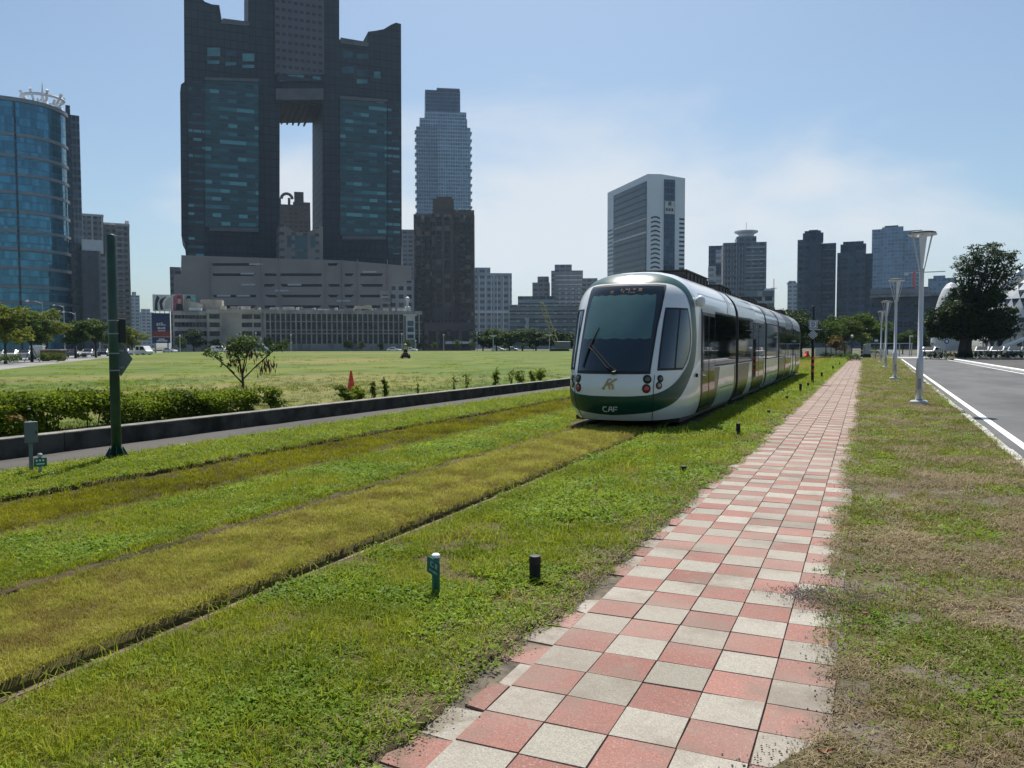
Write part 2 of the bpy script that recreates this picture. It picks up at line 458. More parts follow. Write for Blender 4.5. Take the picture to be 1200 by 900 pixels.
sheet('dry_verge', path_right_edge, lambda y: kerb_x(y), 1.2, 118, 18, M['soil_dry'], 0.004, .02, lip=(.011, 0))
sheet('green_verge', lambda y: -3.80+wob(y,.025,2.5,3), path_left_edge, 1.0, 118, 18, M['soil_green'], 0.004, .02, lip=(0, .011))
sheet('track_bed', lambda y: -5.325+wob(y,.02,2,5), lambda y: -3.985+wob(y,.010,3,7), 1.0, 118, 10, M['soil_bed'], .018, .010)
sheet('middle_verge', lambda y: -7.24+wob(y,.04,2,9), lambda y: -5.49+wob(y,.03,2,8), 1.5, 118, 12, M['soil_green'], .0, .022)
sheet('far_track_bed', lambda y: -8.86+wob(y,.05,2,15), lambda y: -7.36+wob(y,.04,2,14), 2.0, 118, 8, M['soil_dark_bed'], -.035, .012)
sheet('far_verge', lambda y: asph_x(y)+wob(y,.05,1.5,33), lambda y: -8.95+wob(y,.05,2,31), 2.0, 118, 10, M['soil_green'], .01, .02, lip=(.015,0))
sheet('asphalt_footpath', lambda y: wall_x(y)-.02, lambda y: asph_x(y)+.08, 1.0, 118, 6, M['foot_asphalt'], .0, .006)
# groove floors
mb = MB()
for x0, x1 in ((-4.02,-3.80),(-5.52,-5.28),(-7.40,-7.20),(-8.98,-8.83)):
    mb.box(x0, x1, .8, 118, -.155, -.13)
mb.build('groove_soil', M['trench'])['kind'] = 'structure'
mb = MB()
for x in (-3.955, -5.405, -7.33, -8.90):
    mb.box(x-.03, x+.03, .8, 120, -.12, -.055); mb.box(x-.012, x+.012, .8, 120, -.15, -.121)
mb.build('tram_rails', M['rail'])['kind'] = 'structure'

# road, kerbs, markings
ys = ylist(1, 420, 1.0, 1.05)
def strip(name, fa, fb, z0, z1, mat, y0=None, y1=None, amp=0, kind='structure'):
    yy = ys[(ys >= (y0 if y0 is not None else -9)) & (ys <= (y1 if y1 is not None else 9e9))]
    P = []
    for y in yy:
        a, b = float(fa(y)), float(fb(y))
        P.append([(a,y,z0),(a,y,z1),(b,y,z1),(b,y,z0)])
    m = MB(); m.grid(P); o = m.build(name, mat, smooth=False); o['kind'] = kind; return o
strip('road', lambda y: kerb_x(y)+.16, lambda y: 9.3 if y < 118 else 8.2, -.158, -.115, M['road'])
# kerb in lengths of a metre
mb = MB(); y = 1.0
while y < 112:
    a = float(kerb_x(y+.5)); L = 1.0
    j = random.uniform(-.008,.008)
    mb.add([(float(kerb_x(y+.006))+j,y+.006,-.155),(float(kerb_x(y+.006))+.15+j,y+.006,-.155),(float(kerb_x(y+L-.006))+.15+j,y+L-.006,-.155),(float(kerb_x(y+L-.006))+j,y+L-.006,-.155),
            (float(kerb_x(y+.006))+.01+j,y+.006,.022+j),(float(kerb_x(y+.006))+.135+j,y+.006,.022+j),(float(kerb_x(y+L-.006))+.135+j,y+L-.006,.022+j),(float(kerb_x(y+L-.006))+.01+j,y+L-.006,.022+j)],
           [(3,2,1,0),(4,5,6,7),(0,1,5,4),(1,2,6,5),(2,3,7,6),(3,0,4,7)])
    y += L
mb.build('kerb', M['kerb'], bevel=.012)['kind'] = 'structure'
mb = MB()
yy = ylist(1, 112, .8, 1.03)
P = [[(float(kerb_x(y))+.46,y,-.1105),(float(kerb_x(y))+.61,y,-.1105)] for y in yy]
mb.grid(P, flip=True)
P = [[(8.85,y,-.1105),(9.0,y,-.1105)] for y in ylist(1, 118, .8, 1.03)]
mb.grid(P, flip=True)
mb.build('road_marking', M['paint'])['kind'] = 'structure'
mb = MB(); mb.box(9.3, 9.75, 1, 104, -.155, .03)
mb.prism([(9.3,104.02),(9.75,104.02),(9.75,106),(9.45,105.6)], -.155, .03)
mb.build('far_kerb', M['kerb_white'], bevel=.02)['kind'] = 'structure'
strip('car_park', lambda y: 9.76, lambda y: 60, -.158, -.06, M['foot_asphalt'], 1, 119)
mb = MB(); mb.box(-6, 9, 119.5, 131, -.157, -.108); mb.build('crossing_pavement', M['conc'])['kind'] = 'structure'

# paved path: individual pavers
V = []; F = []; tile = []; tone = []
def paver(pts, z, red, tn):
    o = len(V); n = len(pts); cz = z
    tl = (random.gauss(0,.004), random.gauss(0,.004)); cx = sum(p[0] for p in pts)/n; cy = sum(p[1] for p in pts)/n
    for x, y in pts: V.append((x, y, cz + (x-cx)*tl[0] + (y-cy)*tl[1]))
    for x, y in pts: V.append((x+(x-cx)*.02, y+(y-cy)*.02, cz-.03))
    F.append((o, o+1, o+2, o+3))
    for k in range(4):
        k2 = (k+1) % 4; F.append((o+k2, o+k, o+n+k, o+n+k2))
    tile.extend([red]*5); tone.extend([tn]*5)
for r in range(-330, 12):
    y1 = 4.2-.3*r; y0 = y1-.3
    if y1 < 1.2: continue
    shift = (-.30 if y0 > 8.1 else 0)
    for c in range(-2, 4):
        x0 = -1.305+.3*c; x1 = x0+.3
        g = .004 if y0 < 12 else .006
        j = lambda: random.gauss(0, .0014)
        red = 0.0 if (c+r) % 2 else 1.0
        if c == -2:
            if random.random() < .05: continue
            x0 = x1-random.uniform(.12, .27)
            pts = [(x0+random.uniform(0,.05),y0+g+random.uniform(0,.04)),(x1-g,y0+g+j()),(x1-g+j(),y1-g),(x0+random.uniform(0,.06),y1-g-random.uniform(0,.04))]
            z = .004+random.gauss(0,.005)
        else:
            pts = [(x0+g+j(),y0+g+j()),(x1-g+j(),y0+g+j()),(x1-g+j(),y1-g+j()),(x0+g+j(),y1-g+j())]; z = .012+random.gauss(0,.0010)
        paver(pts, z, red, min(1, max(0, random.gauss(.5,.32))))
me = np_mesh('paved_path', V, F, M['paver'], {'tile': ('FACE', tile), 'tone': ('FACE', tone)})
link('paved_path', me)['kind'] = 'structure'
mb = MB(); mb.grid([[(-1.98,y,-.004),(.0,y,-.004)] for y in ylist(1,101.5,1,1.1)], flip=True)
mb.build('path_joint_soil', M['joint'])['kind'] = 'structure'

# big lawn on the raised ground behind the low wall, and the streets beyond it
LZ = .2
cB = at(694, 236); cC = at(170, 186)
mb = MB()
lawn_poly = [(float(wall_x(1))-.3,-12), (float(wall_x(1))-.3, 1)] + [(float(wall_x(y))-.3, y) for y in (36, 60, 120, 170)] + [cB, at(500,238), at(330,236), at(215,228), cC, (-53,34.9), (-98,-12)]
mb.prism(lawn_poly, -.158, LZ)
o = mb.build('lawn', M['lawn']); o['kind'] = 'structure'
d = Vector((-152.4+53, 134.7-34.9)).normalized(); n_ = Vector((-d.y, d.x)); n_ = n_ if n_.x < 0 else -n_
def spt(s, o): return (-53+d.x*s+n_.x*o, 34.9+d.y*s+n_.y*o)
mb = MB(); mb.add([(*spt(-60,.3),-.09),(*spt(-60,34),-.09),(*spt(320,34),-.09),(*spt(320,.3),-.09)], [(0,3,2,1)])
o = mb.build('street', M['street']); o['kind'] = 'structure'
mb = MB(); mb.add([(*at(150,192),-.12),(*at(215,230),-.12),(*at(330,238.5),-.12),(*at(700,238.5),-.12),(*at(700,258),-.12),(*at(100,258),-.12)], [(0,1,2,3,4,5)])
o = mb.build('cross_street', M['street']); o['kind'] = 'structure'

# ------------------------------------------------------------------ low retaining wall
w = thing('retaining_wall', 'low dark weathered concrete retaining wall along the asphalt footpath', 'wall')
mb = MB(); mc = MB(); y = 1.0
while y < 168:
    L = 4.0
    for (m_, xa, xb, za, zb) in ((mb, -.0, -.26, -.15, .285), (mc, .004, -.275, .287, .315)):
        g = .006 if m_ is mb else .004
        x0, x1 = float(wall_x(y)), float(wall_x(y+L))
        m_.add([(x0+xb,y+g,za),(x0+xa,y+g,za),(x1+xa,y+L-g,za),(x1+xb,y+L-g,za),(x0+xb,y+g,zb),(x0+xa,y+g,zb),(x1+xa,y+L-g,zb),(x1+xb,y+L-g,zb)],
               [(3,2,1,0),(4,5,6,7),(0,1,5,4),(1,2,6,5),(2,3,7,6),(3,0,4,7)])
    y += L
mb.build('wall_face', M['wall_conc'], w); mc.build('coping', M['wall_cap'], w, bevel=.01)

# ------------------------------------------------------------------ grass
def blades(n, h, w, spread, lean, seed, hv=.35, droop=.25):
    r = np.random.default_rng(seed); V = []; F = []
    for i in range(n):
        a = r.uniform(0, 2*PI); rr = spread*math.sqrt(r.random()); bx, by = rr*math.cos(a), rr*math.sin(a)
        H = h*(1+hv*r.normal()); H = max(h*.35, H)
        la = a+r.normal()*.9; l = lean*H*abs(r.normal()+.4)
        dx, dy = math.cos(la), math.sin(la); px, py = -dy, dx
        t = r.uniform(-.6,.6); px, py = px*math.cos(t)+dx*math.sin(t), py*math.cos(t)+dy*math.sin(t)
        o = len(V)
        for s, ww in ((0,1),(.55,.85),(1,.12)):
            cx = bx+dx*l*s*s; cy = by+dy*l*s*s; cz = H*s*(1-droop*s*(l/H if H else 0)) - (.006 if s == 0 else 0)
            V += [(cx-px*w*ww/2, cy-py*w*ww/2, cz), (cx+px*w*ww/2, cy+py*w*ww/2, cz)]
        F += [(o,o+1,o+3,o+2),(o+2,o+3,o+5,o+4)]
    return V, F
def leaves(n, h, ls, spread, seed):
    r = np.random.default_rng(seed); V = []; F = []
    for i in range(n):
        a = r.uniform(0, 2*PI); rr = spread*math.sqrt(r.random()); z = h*r.uniform(.25,1)*(1-.5*rr/spread)
        c = np.array([rr*math.cos(a), rr*math.sin(a), z]); d = np.array([math.cos(a+r.normal()*.8), math.sin(a+r.normal()*.8), r.uniform(-.3,.5)]); d /= np.linalg.norm(d)
        s = np.cross(d, [0,0,1]); s /= np.linalg.norm(s); s = s*math.cos(.4*r.normal()) + np.cross(s, d)*math.sin(.4*r.normal())
        L = ls*r.uniform(.6,1.3); o = len(V)
        V += [c, c+d*L*.5-s*L*.27, c+d*L, c+d*L*.5+s*L*.27]; F.append((o,o+1,o+2,o+3))
    return V, F
def straw(n, L, w, spread, seed):
    r = np.random.default_rng(seed); V = []; F = []
    for i in range(n):
        a = r.uniform(0,2*PI); rr = spread*math.sqrt(r.random()); c = np.array([rr*math.cos(a), rr*math.sin(a), r.uniform(.002,.02)])
        t = r.uniform(0,2*PI); d = np.array([math.cos(t), math.sin(t), r.uniform(-.12,.4)]); l = L*r.uniform(.4,1.2); s = np.array([-math.sin(t), math.cos(t), 0])*w
        o = len(V); m = c+d*l*.5+np.array([0,0,.008]); e = c+d*l
        V += [c-s/2, c+s/2, m+s/2, m-s/2, e+s*.2, e-s*.2]; F += [(o,o+1,o+2,o+3),(o+3,o+2,o+4,o+5)]
    return V, F

LIB = {}
def tuftlib(key, meshes):
    c = bpy.data.collections.new('tufts_'+key)
    for i, (V, F, m) in enumerate(meshes):
        o = bpy.data.objects.new('tuft', np_mesh('tuft', V, F, m)); o.name = '%s_tuft_%02d' % (key, i); c.objects.link(o)
    LIB[key] = (c, len(meshes))
tuftlib('lush', [(*blades(18,.036,.0042,.05,1.1,s),M['g_lush']) for s in range(4)] + [(*blades(9,.06,.0042,.05,1.1,s+10),M['g_lush']) for s in range(1)]
        + [(*leaves(20,.034,.024,.06,s+30),M['g_weed']) for s in range(4)])
tuftlib('bed', [(*blades(26,.027,.0034,.05,.75,s+50),M['g_bed']) for s in range(5)])
tuftlib('dark', [(*blades(22,.03,.004,.055,.7,s+60),M['g_dark']) for s in range(4)])
tuftlib('verge', [(*blades(16,.026,.0036,.05,1.1,s+70),M['g_verge']) for s in range(3)] + [(*straw(15,.052,.0032,.07,s+80),M['g_dry']) for s in range(5)]
        + [(*leaves(18,.022,.018,.055,s+90),M['g_weed']) for s in range(2)])
tuftlib('lawn', [(*blades(20,.045,.007,.13,.9,s+100),M['g_lawn']) for s in range(4)])
def pebble(seed, mat):
    r = np.random.default_rng(seed); s = .006
    d = np.array([(1,0,0),(0,1,0),(-1,0,0),(0,-1,0)]); V = [tuple(v*s*r.uniform(.6,1.4)) for v in d]; V += [(0,0,s*r.uniform(.5,.9)), (0,0,-s*.5)]
    return V, [(0,1,4),(1,2,4),(2,3,4),(3,0,4),(1,0,5),(2,1,5),(3,2,5),(0,3,5)], mat
tuftlib('grit', [pebble(s+7, m) for s, m in enumerate([M['gravel'], M['bark'], M['soil_dry'], M['bark_pale']])])

def scatter(name, key, P, rot, scl, idx, label, cat, kind='stuff'):
    coll, n = LIB[key]
    me = bpy.data.meshes.new(name); me.vertices.add(len(P)); me.vertices.foreach_set('co', np.asarray(P, np.float32).ravel())
    a = me.attributes.new('rot', 'FLOAT_VECTOR', 'POINT'); a.data.foreach_set('vector', np.asarray(rot, np.float32).ravel())
    a = me.attributes.new('scl', 'FLOAT', 'POINT'); a.data.foreach_set('value', np.asarray(scl, np.float32))
    a = me.attributes.new('idx', 'INT', 'POINT'); a.data.foreach_set('value', np.asarray(idx, np.int32))
    o = bpy.data.objects.new(name, me); COL.objects.link(o); tag(o, label, cat, None, kind)
    g = bpy.data.node_groups.new(name, 'GeometryNodeTree')
    g.interface.new_socket('Geometry', in_out='INPUT', socket_type='NodeSocketGeometry'); g.interface.new_socket('Geometry', in_out='OUTPUT', socket_type='NodeSocketGeometry')
    N = g.nodes; L = g.links
    gi = N.new('NodeGroupInput'); go = N.new('NodeGroupOutput'); ip = N.new('GeometryNodeInstanceOnPoints'); ci = N.new('GeometryNodeCollectionInfo')
    ci.inputs['Collection'].default_value = coll; ci.inputs['Separate Children'].default_value = True; ci.inputs['Reset Children'].default_value = True
    def na(nm, ty):
        d = N.new('GeometryNodeInputNamedAttribute'); d.data_type = ty; d.inputs['Name'].default_value = nm
        return [s for s in d.outputs if s.enabled and s.name == 'Attribute'][0]
    er = N.new('FunctionNodeEulerToRotation'); L.new(na('rot','FLOAT_VECTOR'), er.inputs[0])
    L.new(gi.outputs[0], ip.inputs['Points']); L.new(ci.outputs[0], ip.inputs['Instance']); ip.inputs['Pick Instance'].default_value = True
    L.new(na('idx','INT'), ip.inputs['Instance Index']); L.new(er.outputs[0], ip.inputs['Rotation']); L.new(na('scl','FLOAT'), ip.inputs['Scale'])
    L.new(ip.outputs[0], go.inputs[0])
    md = o.modifiers.new('scatter', 'NODES'); md.node_group = g
    return o

def in_view(X, Y, marg=420):
    d = -X*math.sin(YAW)+Y*math.cos(YAW); l = X*math.cos(YAW)+Y*math.sin(YAW)
    px = 600+F_PX*l/np.maximum(d, .01); py = 450-48+F_PX*EYE/np.maximum(d, .01)
    return (d > .8) & (px > -marg) & (px < 1200+marg) & (py < 900+marg)

def field(fx0, fx1, y0, y1, dens, seed, ref=4.0, fall=1.25, grow=.42, edges=True):
    """points with a density per square metre that thins out with distance while the tufts widen"""
    r = np.random.default_rng(seed); out = []
    a = y0
    while a < y1:
        b = min(y1, a*1.35+.3)
        ym = (a+b)/2; k = max(1.0, ym/ref)
        xa = float(np.min(fx0(np.array([a,b])))); xb = float(np.max(fx1(np.array([a,b]))))
        n = int(dens*k**-fall*(b-a)*(xb-xa))
        X = r.uniform(xa, xb, n); Y = r.uniform(a, b, n)
        ok = (X > fx0(Y)) & (X < fx1(Y)) & in_view(X, Y)
        out.append(np.stack([X[ok], Y[ok], np.full(ok.sum(), k**grow)], 1)); a = b
    return np.concatenate(out)
def rots(n, seed, tilt=.15):
    r = np.random.default_rng(seed)
    return np.stack([r.normal(0,tilt,n), r.normal(0,tilt,n), r.uniform(0,2*PI,n)], 1)
def put(name, key, D, z, idx, label, seed, smin=.7, smax=1.3, cat='grass', keep=None, smul=None):
    r = np.random.default_rng(seed)
    clear = ((D[:,1] > 15.75+.55*np.abs((D[:,0]+4.66)/1.33)**3) & (np.abs(D[:,0]+4.66) < 1.36) & (D[:,1] < 49.6)).astype(float)
    keep = (1-clear)*(1 if keep is None else keep)
    if keep is not None:
        k = r.random(len(D)) < keep; D = D[k]; idx = idx[k]; smul = None if smul is None else smul[k]
    s = D[:,2]*r.uniform(smin, smax, len(D))
    if smul is not None: s = s*smul
    zz = z(D[:,0], D[:,1]) if callable(z) else np.full(len(D), z)
    return scatter(name, key, np.stack([D[:,0], D[:,1], zz], 1), rots(len(D), seed), s, idx, label, cat)

R2 = np.random.default_rng(99)
# green verge between path and track
D = field(lambda y: np.full_like(np.asarray(y,float), -3.735), lambda y: path_left_edge(y)+.03, 1.6, 112, 1500, 1)
nz = fbm(D[:,0]*1.3, D[:,1]*1.3, 3); n2 = fbm(D[:,0]*3.1+9, D[:,1]*3.1+4, 3)
edge = np.clip((path_left_edge(D[:,1])-D[:,0])/.45, 0, 1)
idx = np.where(R2.random(len(D)) < np.clip((nz-.40)*3.2+.25, .05, .85), R2.integers(5,9,len(D)), R2.integers(0,5,len(D)))
put('verge_grass', 'lush', D, .0, idx, 'lush short green grass and small weeds between the paved path and the tram track', 21,
    keep=np.clip(.25+1.1*(n2-.28)*2.2, .06, 1)*(.3+.7*edge), smul=.75+.6*nz)
# near track bed
D = field(lambda y: np.full_like(np.asarray(y,float), -5.30), lambda y: np.full_like(np.asarray(y,float), -4.008), 1.6, 112, 1900, 2)
nz = fbm(D[:,0]*1.5+3, D[:,1]*1.5, 3)
put('track_grass', 'bed', D, .018, R2.integers(0,5,len(D)), 'short yellowish mown grass between the rails in front of the tram', 22, smul=.75+.4*nz)
# middle strip
D = field(lambda y: np.full_like(np.asarray(y,float), -7.17), lambda y: np.full_like(np.asarray(y,float), -5.57), 2.2, 112, 1000, 3)
nz = fbm(D[:,0]*1.1+8, D[:,1]*1.1, 3); ed = np.minimum(D[:,0]+7.25, -5.43-D[:,0])
idx = np.where((R2.random(len(D)) < np.clip((nz-.38)*3+.3, .1, .9)) & (ed > .25), R2.integers(5,9,len(D)), R2.integers(0,5,len(D)))
put('middle_grass', 'lush', D, .0, idx, 'bright green weedy grass strip between the two tram tracks', 23, smul=.8+.4*nz, keep=np.clip(.45+ed*1.5,0,1))
# far bed
D = field(lambda y: np.full_like(np.asarray(y,float), -8.87), lambda y: np.full_like(np.asarray(y,float), -7.35), 3, 112, 1000, 4)
nz = fbm(D[:,0]*1.0+28, D[:,1]*.6, 3)
put('far_track_grass', 'dark', D, -.035, R2.integers(0,4,len(D)), 'low olive brown grass between the rails of the far track', 24, keep=np.clip(.15+nz*1.2,0,1)*np.clip(np.minimum(D[:,0]+8.87, -7.35-D[:,0])/.38+.1*(nz-.5), .12, 1))
# far verge strip
D = field(lambda y: asph_x(y)-.05, lambda y: np.full_like(np.asarray(y,float), -8.93), 3, 112, 900, 5)
put('footpath_grass', 'lush', D, .008, R2.integers(0,9,len(D)), 'bright grass strip between the far track and the asphalt footpath', 25)
# dry verge by the road
D = field(lambda y: path_right_edge(y)-.05, lambda y: kerb_x(y)+.02, 1.6, 112, 1500, 6)
nz = fbm(D[:,0]*1.4+50, D[:,1]*1.4+7, 4); n2 = fbm(D[:,0]*.8+31, D[:,1]*.8+77, 3)
far = np.clip((D[:,1]-9)/14, 0, .55)
g = R2.random(len(D)) < np.clip((nz-.47)*4.5+.42+far, .08, .93)
idx = np.where(g, np.where(R2.random(len(D)) < .3+.4*(nz > .6), R2.integers(8,10,len(D)), R2.integers(0,3,len(D))), R2.integers(3,8,len(D)))
put('dry_grass', 'verge', D, .006, idx, 'patchy half dried grass and straw between the paved path and the road kerb', 26, keep=np.clip(.2+1.5*(n2-.25), .08, .95), smul=.75+.5*nz)
# straw and bits of dry turf along the left edge of the path
D = field(lambda y: path_left_edge(y)-.55, lambda y: path_left_edge(y)+.02, 1.6, 30, 900, 12)
D = np.concatenate([D]); e_ = np.clip((path_left_edge(D[:,1])-D[:,0])/.5, 0, 1)
put('edge_straw', 'verge', D, .008, np.where(R2.random(len(D)) < .55, R2.integers(3,8,len(D)), R2.integers(8,10,len(D))), 'dry straw and small weeds fringing the left edge of the paved path', 32, keep=np.clip((.85-.75*e_)*(.25+1.5*(fbm(D[:,0]*2, D[:,1]*2, 3)-.25)), 0, 1))
# tall loose blades in the verge
D = field(lambda y: np.full_like(np.asarray(y,float), -3.8), lambda y: np.full_like(np.asarray(y,float), -1.95), 1.6, 40, 26, 8)
put('tall_grass', 'lush', D, .0, R2.integers(4,5,len(D)), 'taller thin grass blades sticking out of the green verge', 28, 1.1, 1.9)
# lawn
D = field(lambda y: np.full_like(np.asarray(y,float), -75), lambda y: wall_x(y)-.3, 3, 130, 42, 9, ref=14, fall=1.0, grow=.35)
inside = (D[:,0] > -53+(D[:,1]-34.9)*-.9955+.5)
D = D[inside]; D = D[R2.random(len(D)) < np.clip((46-np.hypot(D[:,0],D[:,1]))/32, .0, 1)]
put('lawn_grass', 'lawn', D, LZ, R2.integers(0,4,len(D)), 'mown yellow green grass of the wide open lawn', 29, keep=np.clip(fbm(D[:,0]*.25, D[:,1]*.25, 3)*1.5-.1, .1, 1))
# darker weed clumps and rough spots on the lawn
k_ = 260; cx_ = R2.uniform(-70,-12.6,k_); cy_ = R2.uniform(4,90,k_); ok_ = (cx_ > -53+(cy_-34.9)*-.9955+2) & in_view(cx_, cy_) & (cx_ < wall_x(cy_)-.6); cx_, cy_ = cx_[ok_], cy_[ok_]
w_ = R2.integers(0, len(cx_), 5200); X_ = cx_[w_]+R2.normal(0,1,5200)*.55; Y_ = cy_[w_]+R2.normal(0,1,5200)*.3; o_ = X_ < wall_x(Y_)-.35
D = np.stack([X_,Y_,np.full(len(X_),1.0)],1)[o_]
put('lawn_weeds', 'lush', D, LZ, R2.integers(0,9,len(D)), 'darker weedy tufts dotted over the wide lawn', 34, 1.0, 2.4)
# grit along both path edges
Xc = R2.normal(-.2,.15,7000)
Yg = np.concatenate([1.8+12*R2.random(7000)**1.6, 5.72+R2.normal(0,1,7000)*np.clip(.05+.16*(Xc+.75), .03, .22), 1.8+8*R2.random(6000)**1.4])
Xg = np.concatenate([path_right_edge(Yg[:7000])+R2.normal(-.0,.075,7000), Xc, path_left_edge(Yg[14000:])+R2.normal(.0,.06,6000)])
Dg = np.stack([Xg, Yg, np.ones_like(Xg)], 1)
kp_ = R2.random(len(Dg)) < .6; Dg = Dg[kp_]
put('path_grit', 'grit', Dg, .016, R2.integers(0,4,len(Dg)), 'dark grit and crumbs of soil along the edges of the paved path', 30, .25, 1.0, cat='grit')
# ------------------------------------------------------------------ tram
TX, TY, TL = -4.66, 15.3, 34.4
ZW = [(0.15,1.20),(0.3,1.27),(0.6,1.325),(2.3,1.325),(2.55,1.31),(2.8,1.24),(3.0,1.10),(3.15,.91),(3.27,.58),(3.31,.3),(3.32,0)]
ZY = [(0.15,.34),(0.3,.18),(0.5,.05),(0.75,0),(1.0,.02),(1.15,.06),(1.3,.13),(1.6,.29),(2.0,.53),(2.4,.80),(2.7,1.02),(2.92,1.2),(3.08,1.42),(3.2,1.7),(3.28,2.1),(3.31,2.35),(3.32,2.6)]
NY, NE = 2.6, 2.6
def smooth_tab(tab):
    z = np.array([a for a, _ in tab]); v = np.array([b for _, b in tab]); m = np.gradient(v, z)
    def f(q):
        q = min(max(q, z[0]), z[-1]); i = min(int(np.searchsorted(z, q, 'right'))-1, len(z)-2); h = z[i+1]-z[i]; t = (q-z[i])/h
        d0, d1 = ((v[i+1]-v[i])/h if i == 0 else m[i]), m[i+1]
        s = (v[i+1]-v[i])/h
        d0 = max(min(d0, 3*abs(s)), -3*abs(s)); d1 = max(min(d1, 3*abs(s)), -3*abs(s))
        return ((2*t**3-3*t**2+1)*v[i] + (t**3-2*t**2+t)*h*d0 + (-2*t**3+3*t**2)*v[i+1] + (t**3-t**2)*h*d1)
    return f
fW, fY = smooth_tab(ZW), smooth_tab(ZY)
def S(a, z):
    W = max(0, fW(z)); L = NY-fY(z); t = a*PI/2; s, c = math.sin(t), math.cos(t)
    return Vector((W*math.copysign(abs(s)**(2/NE), s), NY-L*abs(c)**(2/NE), z))
def SN(a, z, off=0.0):
    p = S(a, z)
    if off == 0: return p
    e = .006; a2 = min(max(a, -.985), .985)
    if abs(a2) < .02: a2 = .02
    z2 = min(max(z, .17), 3.29)
    n = (S(a2+e, z2)-S(a2-e, z2)).cross(S(a2, z2+e)-S(a2, z2-e))
    n.normalize()
    if abs(a) < .02: n.x = 0; n.normalize()
    return p + n*off
def ax(x, z): return math.copysign(2/PI*math.asin(min(1, (abs(x)/fW(z))**(NE/2))), x)
def SX(x, z, off): return SN(ax(x, z), z, off)
def cr(P, n):                                    # Catmull-Rom through P
    P = [np.array(p, float) for p in P]; P = [2*P[0]-P[1]] + P + [2*P[-1]-P[-2]]; out = []
    for i in range(n+1):
        u = i/n*(len(P)-3); k = min(int(u), len(P)-4); t = u-k; a, b, c, d = P[k:k+4]
        out.append(.5*((2*b)+(-a+c)*t+(2*a-5*b+4*c-d)*t*t+(-a+3*b-3*c+d)*t**3))
    return out
def lerp(a, b, t): return a+(b-a)*t
def lin(tab, z): return float(np.interp(z, [a for a, _ in tab], [b for _, b in tab]))

tram = thing('tram', 'long low-floor white and dark green tram standing on the grassy track', 'tram', (TX, TY, .045))
def T(mb, name, mat, parent=None, smooth=True):
    return mb.build(name, mat, parent or tram, smooth=smooth, uv=False)

